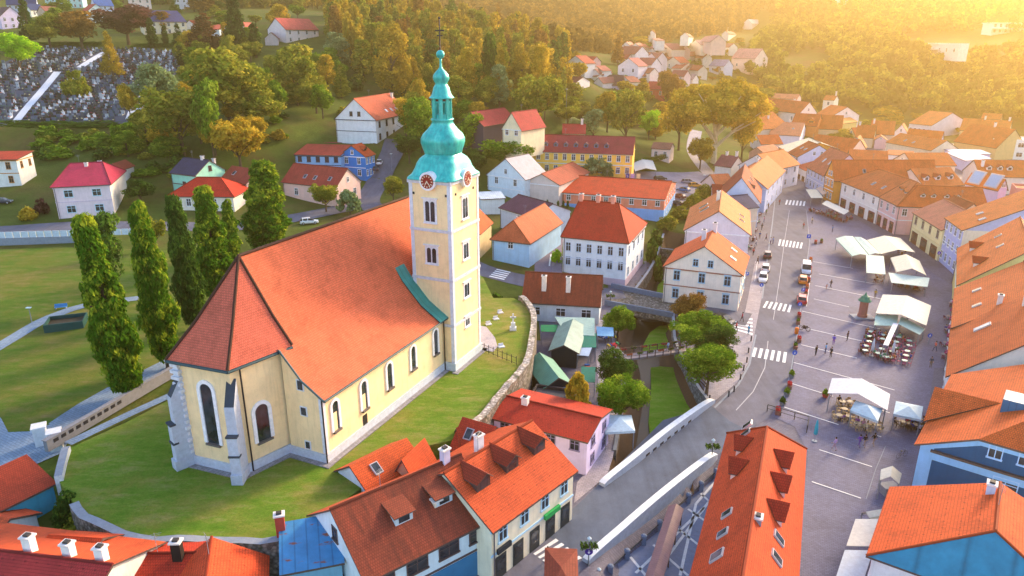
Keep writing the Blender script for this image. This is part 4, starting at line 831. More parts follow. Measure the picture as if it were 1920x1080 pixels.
mb = MB(); mb.face([(0, -.05, 7.75), (.9, -.05, 7.75), (xe_+.3, -.05, zc-.65), (qL_, -.05, zc-.65), (qL_, -.05, zc), (xe_, -.05, zc), (0, -.05, 8)]); mb.build('verge_trim', TRB, BT)
for u, v, w, h_ in ((1864,858,1.0,1.35), (1921,873,1.0,1.35), (1880,925,1.9,1.5), (1806,898,1.0,1.5)):
    x_, z_ = lpx(u, v)
    if u != 1806: add_win(BT, Matrix.Translation((x_, 0, z_)), w, h_, 'a9cdf2', 'c')
house('orange roofed house with teal metal end slope at the bottom right', (1677,918), (1637,1040), 15, 7, ('v',1000), hip=(0,3.2), hipm=sheetmetal('2f86a4', 3.0), wall='eceef0', rc='ea6430', win='F:2x5 R:2x2', dirt=.06, chim=((.13,.46,1.0,'c8d4ea'),))
house('orange roofed rear wing right of the hipped house at the bottom right', (1862,985), (1830,1085), 12, 6.6, 4, wall='e8e0dc', rc='dc5c2c', dirt=.08)
# --- long orange house between bridge and square
house('long orange roof with five triangular dormers between the bridge and the square', (1371,812), (1245.7,1309.7), 7.39, 6, 4.38, hip=(5.5,0), wall='ece4e2', rc='e0552c', dirt=.08, o=.5,
      dorm=(('F',.164,.3,2.2,'g',.85,'f6d4cc','b83a22'),('F',.286,.3,2.2,'g',.85,'f6d4cc','b83a22'),('B',.786,.36,2.2,'g',.85,'f6d4cc','b83a22'),('B',.671,.36,2.2,'g',.85,'f6d4cc','b83a22'),('B',.55,.36,2.2,'g',.85,'f6d4cc','b83a22')),
      sky=(('F',.043,.45),('F',.093,.45),('F',.486,.42,.9,1.2),('F',.564,.42,.9,1.2),('F',.643,.4,1.1,1.4),('B',.471,.4),('B',.4,.4)), win='F:2x8', chim=((.56,.56,.5,'9aa0ac'),))
# --- left row of the main street, near to far: gables towards the viewer
house('cream house with low wide gable and blue-grey windows by the upper bridge', (1247,499), (1390,515), (1400.5,480), 6.9, ('v',463), roof='gy', wall='f7e6d8', rc='e8642f', win='F:2x3 F:g2 R:2x3', ws='l', fc='9cc4e0', dirt=.08, chim=((.42,.55,2.0,'d8d4e2'),(.52,.93,1.8,'e8e0e4')), sky=(('R',.75,.35),('R',.35,.3)), trim='a06a58', shop='7a2a26')
house('tall house with blank lilac-white gable wall behind the cream gabled house', (1285,431.5), (1405,440), (1412,396), 7.6, ('v',397), roof='gy', wall='dcd4e4', rc='f08a50', win='R:2x4', dirt=.08, chim=((.46,.55,2.2,'f0e6d8'),), sky=(('L',.35,.45,1.0,2.2),('L',.55,.5,1.0,2.2),('R',.3,.25),('R',.5,.25)))
house('house with navy blue roof slope on the left of the main street', (1381,392), (1421,388), 9, 7, ('v',366), wall='f2d8c0', rc='44486e', win='R:2x3')
house('house with dark red roof and attic balcony on the left of the main street', (1349,374), (1424,379), (1440,350), 7, ('v',334), roof='gy', wall='cfd8f2', rc='b04a34', win='R:2x3', sky=(('R',.3,.6),('R',.6,.55)), dorm=(('R',.35,.3,3.2,'s',1.0,'b48c80'),))
house('house with blue-white gable and orange roof on the left of the main street', (1358,346), (1437,353), (1452,318), 7, ('v',322), roof='gy', wall='c9d2f2', rc='e67a44', win='R:2x4', chim=((.3,.3,1.4),(.4,.7,1.4)))
house('house with tall white gable and apricot roof at the bend of the main street', (1386,309), (1452,318), (1464,303), 7, ('v',290), roof='gy', wall='f4ecf2', rc='ea8448', win='R:2x3 F:g1')
house('small white house with mauve-brown roof behind the left street row', (1341,309), (1371,313), 8, 4.2, ('v',294), wall='fbf2ea', rc='a8606a', small=True, chim=((.3,.5,1.2),(.9,.5,1.6)), z=1.5)
house('small house with red roof and pale wall above the stream hedge', (1337,366), (1366,367), 8, 4.2, ('v',347), wall='dcd0dc', rc='b8402c', small=True, win='F:1x2')
house('small roof with skylights between stream hedge and dark red roof', (1346,352), (1378,350), 9, 5, 3, wall='e2d4d4', rc='d8744a', small=True)
# --- by the upper bridge, school and drive
house('brown tiled single-storey house with two tall white chimneys above the market stalls', (980.5,563.5), (1124,572), 8.4, 3.6, ('v',519), wall='dfe6ee', rc='9c4a32', dirt=.55, win='F:1x3', wsz=(1.5,1.35), chim=((.26,.2,2.6),(.58,.2,2.6)), z=0)
house('white two-storey school with arched ground-floor windows and bright red hipped roof', (1056.5,442.5), (1176,454.5), (1211,418), 8.6, ('v',383), hip=(.6,4.0), wall='e6ecf6', rc='cf3f26', win='F:2x6@1 F:1x6 R:2x4', fc='c4d4e8', dirt=.12, chim=((.08,.5,1.5,'e89a88'),(.36,.5,1.5,'e89a88'),(.6,.5,1.5,'e89a88')), z=.5, trim='d4def0', plinth=(1.0,'c8b4c8'))
house('grey metal roofed extension on the right side of the white school', (1184,452), (1208,424), 4, 7.6, 1.6, roof='shed', wall='dfe8f4', rc=sheetmetal('9a929c'), small=True, z=.5, win='F:2x3')
house('long low red-orange roofed office with white gable and glazed salmon wall', (1055,361), (1246,374), (1272,343), 5.4, 2.4, wall='e88a70', rc='e04c26', win='F:2x8@1 R:2x6', z=2.2, dirt=.1, plinth=(2.6,'7fb2ee'))
house('blue-white walled house with brown half-hipped roof at the drive', (923.5,446.5), (992,454.5), (1004,411), 5.0, ('v',418), roof='gy', wall='a9d0f4', rc='d9714a', win='F:2x1@1', z=2.6, hip=(1.4,0), chim=((.12,.6,1.2,'d8908a'),))
house('tan walled house with orange roof hard against the church tower', (897,437), (921,416), 9, 5.4, 4.2, wall='f0d0a0', rc='e8622e', z=3.4, sky=(('F',.5,.4),), dirt=.1)
house('house with plain purple-brown roof slope behind the blue-white walled house', (938,389), (1000,407.5), 11, 5.0, ('v',383), wall='c8d0e4', rc='6e4256', z=3.4, dirt=.1)
house('white garage block with sloping brown roof between grey-roofed and purple-roofed houses', (985,352), (1049,352), 6, 4.4, 1.0, roof='flat', wall='cfe0f4', rc=sheetmetal('b4a8b4'), z=3.6, win='F:2x3@0', small=True)
house('old house with weathered red tile gable roof below the long yellow building', (984,341), (1048,347), (1046,318), 5.0, ('v',327), roof='gy', wall='d8c8c4', rc='c25a44', dirt=.6, z=5.0, chim=((-.05,.3,2.2),))
house('white house with pale grey gable roof left of the old red house', (914,326), (984,336), 10, 6.6, ('v',298), roof='gy', wall='dbe8f6', rc=sheetmetal('a8a2ac'), win='F:2x2@1 F:g1', z=4.6)
house('lean-to porch roof on the front of the pale grey gabled white house', (917,336.5), (976,346), 3.4, 3.8, .9, roof='shed', wall='dbe8f6', rc='8a5a66', small=True, z=4.6)
house('pale flat-roofed annexe beside the church tower top', (902,374), (946,372), 6, 4.6, .5, roof='shed', wall='e8eef4', rc=sheetmetal('c4d0de'), small=True, z=3.6)
house('long yellow building with crimson hipped roof and row of small blue dormers', (985,282.5), (1186,289), 12, 6.8, ('v',258), hip=(5,0), wall='f6c860', rc='a83a44', win='F:2x12', z=8, dorm=tuple(('F',.09+.095*k,.28,1.2,'g',.8,'6a78a4','8a4a5c') for k in range(8)), dirt=.12, fc='cfe0f0')
house('red barn roofed house with cream half-timbered gable at the forest foot', (942,240), (977,243), 12, 5.2, ('v',212), roof='gy', wall='f8e4c0', rc='c03a40', win='F:2x2@1', dirt=.15, z=17)
house('long crimson roofed barn wing behind the cream half-timbered gable', (906,236), (968,226), 9, 4.4, ('v',203), wall='4c4250', rc='b83a40', dirt=.15, z=18)
house('small crimson roofed cottage with white wall behind the yellow building', (1055,250), (1097,250.5), 9, 4, ('v',234), wall='f6e8e4', rc='c8303a', dirt=.05, chim=((.85,.5,1.8),), win='F:1x1')
# --- hill road houses behind the nave
house('big white house with plain white gable and salmon roof below the wooded hill', (629,222), (704,224.5), (744,210), 7.2, ('v',186), roof='gy', wall='f2f2f6', rc='d8674a', win='R:2x5 F:g2', fc='3c4450', z=16.4, sky=(('R',.45,.25,.9,1.2,1),('R',.6,.25),('R',.75,.25,.9,1.2,1)), chim=((.28,.3,1.6,'f4e0d4'),(.6,.95,1.4,'f4e0d4')), dirt=.08)
house('bright blue house with white windows and orange dormered roof on the hill road', (637.5,290.5), (684,293.5), (699,288.5), 6.6, ('v',274), roof='gy', wall='2f86d8', rc='d4572c', win='F:2x2 F:g1 R:2x3', fc='f4f4f8', dorm=(('R',.5,.35,1.6,'g',.6,'8a4a34'),))
house('light blue and white wing with balcony joined to the bright blue house', (553,290), (638,292), 9, 5.6, 1.6, roof='shed', wall='8fc0ee', rc='c84c3c', win='F:2x5@1 F:s3', shop='1c2c4c', fc='2c3c5c')
house('white upper block with red roof edge behind the light blue wing', (570,268), (640,268), 9, 5.4, 1.0, roof='shed', wall='eef2fa', rc='c03c3c', win='F:1x5', fc='3c3c48', small=True)
house('long pink house with dull red roof and two skylights behind the church roof', (530,340), (630,351), (665,338), 4.6, ('v',317), wall='f2c8bc', rc='bc4a3c', win='R:g1 R:1x2 F:1x2', sky=(('F',.36,.35),('F',.55,.33),('F',.82,.35)), dirt=.3)
house('mint green house with slate-violet roof at the foot of the cemetery hill', (320,323), (367,328.5), (416,317.5), 5.6, ('v',301.5), wall='a8eed4', rc='4c4560', win='R:g1 F:1x1', dirt=.1, fc='6a4444', chim=((.75,.5,1.0),(.9,.75,1.6)))
house('brick-red roofed annexe right of the mint green house', (414,336), (462,344), 8, 3.6, ('v',319), wall='d8b8b0', rc='b04a3c', small=True, sky=(('F',.3,.5),))
house('low house with bright red hipped roof standing behind the poplars', (316,367), (437,368), 11, 3.6, ('v',334), hip=(5,5), wall='f0e4d8', rc='d83a26', win='F:1x5', dirt=.06)
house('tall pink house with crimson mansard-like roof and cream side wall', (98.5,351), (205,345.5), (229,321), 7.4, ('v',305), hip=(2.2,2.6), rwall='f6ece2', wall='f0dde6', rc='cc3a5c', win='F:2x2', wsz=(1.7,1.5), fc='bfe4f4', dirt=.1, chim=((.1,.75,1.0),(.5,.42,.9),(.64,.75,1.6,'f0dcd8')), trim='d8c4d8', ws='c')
house('little garden house with red roof and white gable right of the tall pink house', (226,318), (250,310), 4, 3, 1.4, wall='f6f0ee', rc='b4503c', small=True)
house('modern white house with oversailing upper storey and red monopitch roof', (-40,300), (30,299), 8, 7.2, .9, roof='shed', wall='f2f0ee', rc='c8472c', win='F:2x2 R:2x2@1', fc='c8884c', o=.7, og=.6)
# --- bottom left and bottom row
house('white house with mottled brown mossy roof and two box dormers at the lower edge', (0,1), (0,1), 10.2, 5.6, 3.5, rear='d8603a', ridge=((624,957),(861,857)), wall='dcebf2', rc='9a4630', dirt=.75, win='F:2x4@1 L:g1 L:1x1', fc='5c4a48', wsz=(1.9,1.3), plinth=(2.6,'3c7ea8'), z=0, dorm=(('F',.39,.42,1.7,'s',.85,'c8d4dc','9a4a34'),('F',.71,.42,1.7,'s',.85,'c8d4dc','9a4a34')), ws='c', chim=((.66,.24,.5,'e8d8c0'),))
house('cream house with clean orange roof and three gabled dormers beside the bridge road', (921,992), (1075,880.5), 11, 5.9, ('v',793), wall='f6ecd0', rc='dc5a30', win='F:2x4@1 F:s5', fc='b8dcf4', z=0, dorm=tuple(('F',x,.5,1.7,'g',1.0,'5a4440','a03c26') for x in (.17,.5,.84)), dirt=.15, chim=((.1,.62,2.2,'cfc4dc'),(.42,.56,1.8,'f0e8ec')), shop='2c3438'); mb = MB(); mb.box(7.3, -.35, 2.75, 9.6, -.06, 3.25); mb.build('sign_board', plaster('2fa85c'), COLH[-1]); mb = MB(); mb.box(.6, -.3, 2.9, 2.4, -.06, 3.4); mb.build('sign_board', plaster('26303a'), COLH[-1])
house('lavender house with flat red roof slope behind the cream house at the bridge', (926,783), (1101,827), 7.5, 4.4, ('v',786), wall='d9cdf2', rc='c23c28', win='F:2x4@1 R:2x2', fc='8a80a8', z=0, dirt=.1, chim=((.22,.42,1.0),))
house('steep little orange roof between lavender house and mottled roof', (848,838), (905,856), 5, 4.6, 2.2, wall='e8d4cc', rc='c84a30', small=True, z=0, sky=(('F',.35,.5),))
house('narrow orange roofed back building with a skylight along the church lawn', (690,921), (790,868), 5, 4.8, 1.6, wall='dfe6f2', rc='e0602f', small=True, z=.5, sky=(('F',.3,.5),))
house('small gabled orange roof turret on the back building near the lawn', (742,885), (772,893), 4, 5.0, 1.6, roof='gy', wall='e0a080', rc='d4562e', small=True, z=.5)
house('pointed orange roof beside the white firewall below the stone wall', (868,852), (906,846), 4, 4.2, 2.0, wall='c8583c', rc='c44a2c', small=True, z=0)
house('shed with blue rusty sheet-metal roof left of the mottled roofed house', (530,1073), (640,1052), (600,990), 4.3, .9, roof='shed', wall='7ab0cc', rc=sheetmetal('3f86b8', 1.0, 1), small=True, z=.8, chim=((-.02,.9,1.6,'b04a3c'),), name='shed', cat='shed')
house('open lean-to shed with red ribbed tile roof against the promenade wall', (-60,984), (98,906), 4.2, 3.0, 1.5, roof='shed', wall='4ab0d0', rc='b8482f', small=True, z=1.8, name='shed', cat='shed')
house('low orange roof corner at the left picture edge below the lean-to shed', (0,1), (0,1), 5, 2.6, 1.2, ridge=((-60,956),(16,975)), wall='c8d4de', rc='d85a34', small=True, z=1.0)
house('house with three white chimneys at the lower left, shaded front slope crimson, rear slope orange', (0,1), (0,1), 11, 5.0, 2.4, rear='dc5c34', ridge=((-110,1022),(207,1062)), wall='e4dcd4', rc='b83a38', z=.8, chim=((.5,.56,1.5,'f4f2f0'),(.73,.56,1.3,'f4f2f0'),(.92,.56,1.3,'f4f2f0')), dirt=.12)  # front crimson has its shade put into the tile colour
house('orange roofed neighbour sloping behind the three white chimneys', (0,1), (0,1), 5, 4.2, 1.6, ridge=((96,1006),(188,1012)), wall='d8cfc8', rc='e4562a', small=True, z=1.0)
house('bright orange hipped roof at the bottom edge between the walls', (0,1), (0,1), 7.6, 3.6, 2.6, ridge=((397,1014),(384,1110)), wall='c8b8b0', rc='e0522a', z=.8, dirt=.06)
house('plain red roof slope with a black stove pipe at the bottom edge', (0,1), (0,1), 9, 3.6, 1.6, ridge=((256,1042),(372,1040)), wall='c8b8b0', rc='c23c26', z=.8, dirt=.08, chim=((.72,.45,1.8,'2c2422'),))
house('round-ended brown tile roof at the bottom edge below the zebra crossing', (1030,1116), (1075,1118), 5, 4.5, ('v',1070), hip=(2,2), wall='a89a98', rc='8a4030', z=0, small=True)
# --- roofs of the right-hand back rows
BACK = [
 ('brown-orange house with white striped side wall high among the far right roofs', (1705,231), (1747,235.5), (1764,225), 5.6, ('v',212), 'gx', 'e4ddec', 'dc7434', 'F:1x5', {}),
 ('wide orange barn-like roof with yellow-edged gable in the far right rows', (1662.7,266.5), (1746.7,281.8), (1781,277), 4.2, ('v',264), 'gx', 'f2e0c8', 'de7030', 'R:1x2', {'sky': (('F',.3,.4),('F',.5,.35))}),
 ('orange roof with lilac gable behind the wide barn-like roof', (1700,256), (1764,262), (1789,264), 5, ('v',247), 'gx', 'cfc2ea', 'd96c34', 'R:g1', {}),
 ('small orange roof with round white gable at the far right', (1676,248.5), (1701.5,250), 9, 4, ('v',234), 'gy', 'f8f2f2', 'd46a34', 'F:g1', {}),
 ('big brown-orange roof sloping to a yellow wall at the far right', (1790,264), (1869,277), 14, 5, ('v',243), 'gx', 'e8c48a', 'd06a30', '', {'chim': ((.55,.5,1.6),)}),
 ('long tawny roof with two chimneys below the right-hand hill', (1800,243), (1890,249), 10, 4.5, ('v',227), 'gx', 'e8c8a0', 'dc7c3c', '', {'chim': ((.45,.5,1.6),(.95,.5,1.6))}),
 ('small tawny roof at the very edge of the right-hand woods', (1840,222), (1875,224), 9, 4, ('v',214), 'gx', 'e0b890', 'd87a34', '', {}),
 ('broad orange roof with pale ridge in the middle of the right-hand rows', (1712,310), (1792,310), 13, 5.4, ('v',287), 'gx', 'f0dccc', 'd86428', '', {}),
 ('low lilac metal roof beside the broad orange roof', (1773,286), (1812,302), 8, 4, 1, 'shed', 'd8d0f0', sheetmetal('a09cc4'), '', {}),
 ('long lilac-white flat-roofed shed in front of the tawny roofs', (1789,288), (1857,289), 8, 4, .4, 'shed', 'd4ccf0', sheetmetal('a4a6cc'), '', {}),
 ('long striped brown-orange roof with three white gabled dormers', (1733,350), (1806,346), 12, 6.2, ('v',314), 'gx', 'f0d8cc', 'c65a2c', '', {'dorm': tuple(('F',x,.3,1.6,'g',.9,'f0eaf4','c0502c') for x in (.15,.45,.78))}),
 ('orange roof with white chimney and three white dormers at the right edge', (1838,330), (1940,332), 11, 5.6, ('v',302), 'gx', 'f2e0d4', 'd4622a', '', {'dorm': tuple(('F',x,.35,1.5,'g',.9,'f4f0f2','c0502c') for x in (.2,.4,.58)), 'chim': ((.1,.3,1.8,'f4ece8'),)}),
 ('orange roof carrying two light blue solar panels with lilac gable', (1812,341), (1873,354), (1910,363), 5.6, ('v',337), 'gx', 'cdc2ea', 'd8642c', 'R:g2', {'sky': (('F',.22,.6,4.2,4.2),('F',.74,.6,4.2,4.2))}),
 ('flat orange roof strip left of the striped dormered roof', (1662,326), (1706,330), 9, 5, ('v',304), 'gx', 'ecd0c4', 'd86a3c', '', {'chim': ((.5,.4,1.5),)}),
 ('small orange roof with chimney and white dormer behind the pink side wing', (1690,338), (1733,342), 8, 5, ('v',318), 'gx', 'ecd0c4', 'd06034', '', {'dorm': (('F',.5,.4,1.5,'g',.8,'f4e8e4','d8744a'),), 'chim': ((.3,.4,1.7),)}),
 ('white stuccoed gable house with satellite dishes behind the orange street house', (1664,290), (1712,293), 7, 5.2, .8, 'shed', 'f2eef4', 'c06a50', 'F:1x3', {}),
 ('white rendered back house behind the yellow gable wall at the right edge', (1876,417), (1960,440), 12, 9, 2.5, 'gx', 'd8d4e4', 'd0582c', 'F:3x2', {}),
 ('brick-pink chimney block house at the right picture edge', (1905,356), (1960,360), 8, 7.6, .6, 'flat', 'e08a84', 'c05a50', '', {}),
 ('orange roof descending at the right edge behind the dormered house', (1908,448), (1960,470), 10, 6, 4, 'gx', 'e8dcd8', 'd85c2a', '', {}),
 ('big house with striped red roof and tall white gable beside the plane trees', (1421.7,202.5), (1499.5,212), (1531,210.5), 5.6, ('v',192), 'gx', 'fbf2ee', 'd05a3c', 'R:g1 F:1x3', {'chim': ((.62,.6,1.8),(.93,.7,1.6))}),
 ('orange roof with white gable next to the striped red roof', (1532,213), (1561,217.5), (1582,212), 5, ('v',201), 'gx', 'f6eaee', 'dd6c34', 'R:g1', {}),
 ('pinkish metal roof strip in front of the right-hand woods', (1447,184), (1494,186), 10, 5, 2.2, 'gx', 'e8c0c0', 'dc9490', '', {}),
 ('broad apricot hipped roof with two chimneys behind the plane trees', (1413,243), (1482,238), 14, 5, ('v',210), 'gx', 'ecd4c4', 'e27a44', '', {'hip': (5,5), 'chim': ((.4,.5,2.0),(.55,.3,2.0))}),
 ('dark red roof with small orange gable in the upper right rows', (1484,233), (1531,236), 11, 5, ('v',215), 'gx', 'e88a50', 'b84a2c', '', {'dorm': (('F',.75,.2,3.2,'g',.9,'e8904c'),)}),
 ('long rusty orange roof behind the ochre shrubs in the upper right', (1532,240), (1578,242), 10, 4.6, ('v',217), 'gx', 'e8c8a0', 'c9602e', '', {}),
 ('mauve-grey roof left of a white gable in the upper right rows', (1443,252), (1500,255), (1541,244), 5.6, ('v',231), 'gx', 'eeeafa', 'b0747a', 'R:g1', {'chim': ((.5,.5,1.6),), 'sky': (('F',.7,.5),)}),
 ('orange roofed house with white left gable at the start of the main street', (1427,270), (1467,269), 9, 5.4, ('v',253), 'gx', 'f2e6e8', 'dc5828', 'L:g2', {}),
 ('mauve roof strip below the orange roof at the start of the main street', (1432,288), (1462,282), 6, 5, 2, 'gx', 'd8a8a8', 'b87a80', '', {}),
 ('orange roof spanning behind the lilac-blue street house', (1512,279), (1590,290), 12, 6, ('v',262), 'gx', 'eed4c4', 'dc6430', '', {}),
 ('large orange roof plane behind the tall orange house', (1592,302), (1664,306), 14, 6, ('v',284), 'gx', 'eed4c4', 'e0602c', '', {}),
 ('lilac-white octagonal looking gable house on the upper right meadow', (1590,276), (1619,278), 9, 5, ('v',258), 'gy', 'e2e4fa', 'd88050', '', {}),
 ('small cream gabled house with attic window beside the ochre shrubs', (1588,252), (1603,254), 8, 4, ('v',240), 'gy', 'f6e0a8', 'd0642f', 'F:g1', {}),
 ('brown-orange roof right of the small cream gabled house', (1604,256), (1638,258), 9, 4.6, ('v',236), 'gx', 'ecd0b0', 'c8602e', '', {'chim': ((.1,.5,1.4),)}),
 ('rusty roofed house with white chimney in the upper right rows', (1632,250), (1676,252), 10, 5, ('v',228), 'gx', 'ecc8b4', 'd4703c', '', {'chim': ((.1,.4,2.0),)}),
 ('mauve small house with dark window below the rusty roof', (1641,262), (1662,263), 7, 4, 1.6, 'gy', 'dcb8c8', 'c8785c', 'F:g1', {}),
 ('ochre-yellow low roof among shrubs in the upper right', (1578,232), (1607,228), 8, 4, 1.8, 'gx', 'f0d890', 'f0c070', '', {}),
 ('white hillside house with small tower chimney above the right-hand roofs', (1544,187), (1564,188), 8, 8, 2.2, 'gx', 'fbf0e4', 'd4783c', 'F:2x1', {'chim': ((.9,.5,2.4),)}),
]
def warm(h):  # mixes a bright orange haze glow into the back-row tile colours
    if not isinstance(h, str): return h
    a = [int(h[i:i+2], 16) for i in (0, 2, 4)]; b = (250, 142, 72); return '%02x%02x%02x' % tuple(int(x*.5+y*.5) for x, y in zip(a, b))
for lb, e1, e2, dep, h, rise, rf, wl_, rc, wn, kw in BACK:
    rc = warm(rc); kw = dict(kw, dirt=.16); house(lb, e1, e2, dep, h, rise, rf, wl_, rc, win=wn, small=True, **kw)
# modern hillside blocks
for lb, u, v, w, hpx in (('white modern villa with wide terrace on the sunlit right-hand slope',1772,102,54,18),('lower white terrace block below the modern villa on the sunlit slope',1778,114,24,8),('long white modern house with columns near the top right corner',1898,64,72,18),('white cube house high on the right-hand hill at the picture top',1582,16,20,20)):
    p = GT(u, v); k = math.hypot(p[1], p[2]-CH)/F; w_, h_ = w*k, hpx*k; z = p[2]; zt = PX((p[0], p[1], z+h_))[1]; t = house(lb, (u-w/2, zt), (u+w/2, zt+1), w_*.25, h_, .3, 'flat', 'faf6ee', sheetmetal('c8c4c0'), z=z, win='F:%dx%d' % (2 if h_ > 8 else 1, max(2, int(w_/4.5))), small=True, fc='f6f6f6', wsz=(2.8, 2.2)); mb = MB(); mb.box(-1.5, -3.5, h_*.48, w_+1, 0, h_*.48+.5); mb.box(-.8, -1.6, h_, w_+.8, w_*.25+.5, h_+.5); mb.build('terrace', plaster('faf6ee'), t)
house('white modern frame building with balconies at the right edge behind the roofs', (1862,262), (1950,266), 12, 7.5, .3, 'flat', 'f6f4ee', sheetmetal('c8c4c0'), win='F:2x4', small=True, fc='f6f6f6', wsz=(2.0, 1.6))
# --- valley houses upstream
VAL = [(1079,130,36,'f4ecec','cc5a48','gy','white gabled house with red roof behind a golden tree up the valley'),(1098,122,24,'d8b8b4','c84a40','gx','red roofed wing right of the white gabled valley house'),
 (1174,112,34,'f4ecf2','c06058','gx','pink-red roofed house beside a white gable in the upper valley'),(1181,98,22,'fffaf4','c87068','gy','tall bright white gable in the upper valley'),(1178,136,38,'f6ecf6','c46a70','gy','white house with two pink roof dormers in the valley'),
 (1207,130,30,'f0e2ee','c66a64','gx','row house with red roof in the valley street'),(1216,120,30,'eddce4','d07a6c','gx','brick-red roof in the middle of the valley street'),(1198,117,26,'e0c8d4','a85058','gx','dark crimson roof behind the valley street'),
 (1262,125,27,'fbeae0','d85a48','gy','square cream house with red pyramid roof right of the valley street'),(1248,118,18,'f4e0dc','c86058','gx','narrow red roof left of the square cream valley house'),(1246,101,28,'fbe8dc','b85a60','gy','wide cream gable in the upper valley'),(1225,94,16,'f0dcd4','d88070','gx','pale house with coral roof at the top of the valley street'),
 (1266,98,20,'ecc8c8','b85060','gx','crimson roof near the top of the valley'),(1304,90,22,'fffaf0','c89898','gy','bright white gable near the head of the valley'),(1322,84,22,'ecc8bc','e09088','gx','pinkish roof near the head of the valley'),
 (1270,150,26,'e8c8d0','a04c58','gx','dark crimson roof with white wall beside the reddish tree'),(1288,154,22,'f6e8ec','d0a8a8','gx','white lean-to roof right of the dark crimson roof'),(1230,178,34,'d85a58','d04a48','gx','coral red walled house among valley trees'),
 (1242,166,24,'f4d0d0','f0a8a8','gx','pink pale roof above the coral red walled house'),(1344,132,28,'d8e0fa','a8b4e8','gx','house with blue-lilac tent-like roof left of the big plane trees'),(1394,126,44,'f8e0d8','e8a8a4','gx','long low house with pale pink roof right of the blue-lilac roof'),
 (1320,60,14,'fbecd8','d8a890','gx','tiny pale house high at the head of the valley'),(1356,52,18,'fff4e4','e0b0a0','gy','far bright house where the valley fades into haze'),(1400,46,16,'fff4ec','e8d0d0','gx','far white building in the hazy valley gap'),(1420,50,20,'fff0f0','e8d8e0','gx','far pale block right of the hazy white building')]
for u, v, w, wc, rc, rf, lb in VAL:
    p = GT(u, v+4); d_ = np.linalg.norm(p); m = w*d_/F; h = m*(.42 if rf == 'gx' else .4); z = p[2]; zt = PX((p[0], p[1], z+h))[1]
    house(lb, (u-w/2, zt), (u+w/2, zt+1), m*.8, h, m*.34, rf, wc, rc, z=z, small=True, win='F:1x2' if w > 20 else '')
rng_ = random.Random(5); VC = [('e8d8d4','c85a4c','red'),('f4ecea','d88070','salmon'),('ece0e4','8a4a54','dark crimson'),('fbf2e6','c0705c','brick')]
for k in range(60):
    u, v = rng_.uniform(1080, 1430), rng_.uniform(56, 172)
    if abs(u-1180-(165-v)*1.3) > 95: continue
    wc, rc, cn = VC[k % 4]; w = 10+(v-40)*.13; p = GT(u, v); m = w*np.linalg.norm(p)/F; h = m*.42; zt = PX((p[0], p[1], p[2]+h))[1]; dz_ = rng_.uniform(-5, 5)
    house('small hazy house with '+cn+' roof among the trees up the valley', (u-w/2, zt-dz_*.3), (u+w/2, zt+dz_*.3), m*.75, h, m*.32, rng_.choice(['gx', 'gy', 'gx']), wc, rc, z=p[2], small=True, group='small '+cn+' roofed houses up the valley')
house('blue-grey long building with dark mansard roof beyond the park trees', (1100,158), (1168,160), 12, 4.5, 4.5, 'gx', 'c4bce4', '5c3a4c', z=20, hip=(2,2), small=True, win='F:1x7', name='long_building')
house('sky-blue flat-roofed hall left of the dark mansard roof', (1066,152), (1102,154), 12, 4, .4, 'shed', '90c4f0', sheetmetal('7fb8ee'), z=20, small=True)
house('small red roof glimpsed between the park trees', (1092,170), (1112,171), 6, 4, 2, 'gx', 'd05a54', 'c84848', z=16, small=True)
house('white garden building at the edge of the park', (1222,278), (1256,280), 7, 4, 1.6, 'gx', 'f4dcd8', 'b87868', small=True, win='F:1x2')
# --- houses above the cemetery
TOP = [(10,92,52,'e4eef0','6a7a78','gx','white house with flat roof edge behind the lime-green tree'),(22,45,44,'d8ccee','6a4a5c','gy','lilac house with curved dark roof at the upper left edge'),(40,22,56,'c8d4ee','24407c','gx','dark blue long roof at the upper left corner'),
 (70,22,26,'f2f2e8','24407c','gx','end of the dark blue roof right of the tall conifer'),(100,28,28,'d0b8a8','9a5a58','gx','small brown-red gable between the upper left trees'),(118,6,70,'b8e4e8','8cc4c8','shed','pale turquoise long building at the top edge'),
 (182,34,40,'dceef2','d8564c','gy','white house with coral roof left of the dark purple beech'),(196,18,34,'c4d4f0','4474c0','gx','blue roofed wing at the top left'),(262,8,40,'f6e0d8','e84890','gx','cream house with magenta roof edge at the top'),(308,56,82,'f6e6c8','54588c','gx','cream chapel hall with slate-blue hipped roof above the cemetery'),
 (350,8,46,'cfd0dc','4c4458','gx','dark low roof at the top edge of the hill'),(380,4,30,'f2f0ee','d8d4d8','gx','white wall peeping over the top hill shrubs'),(372,44,18,'eef0f4','e05a44','gx','tiny white cottage with red roof left of the bronze conifer'),(424,58,26,'eaf0f8','e0604c','gy','white gabled cottage with red roof right of the bronze conifer'),(470,52,24,'e8d0d0','d8685c','gx','red roofed cottage behind the tall dark cypress'),
 (536,76,30,'e0d0d4','a05a64','gx','low mauve roofed wing of the hill house'),(566,72,62,'f2e6ea','e0605c','gx','white hill house with coral roof in the upper middle')]
for u, v, w, wc, rc, rf, lb in TOP:
    p = GT(u, v+10); d_ = np.linalg.norm(p); m = w*d_/F; h = min(6.5, m*.4); z = p[2]; zt = PX((p[0], p[1], z+h))[1]
    house(lb, (u-w/2, zt), (u+w/2, zt+1), min(m*.7, 12), h, min(5, m*.3), rf, wc, rc, z=z, small=True, win='F:%dx%d' % (2 if h > 5 else 1, max(1, int(m/4))), hip=((2.5, 2.5) if 'hipped' in lb else (0, 0)))

for q in [] and HOUSES:
    if 'mottled' in q[0] or 'clean orange' in q[0] or q[4]>8: print('H', [x if isinstance(x,str) else round(float(x),1) for x in q])
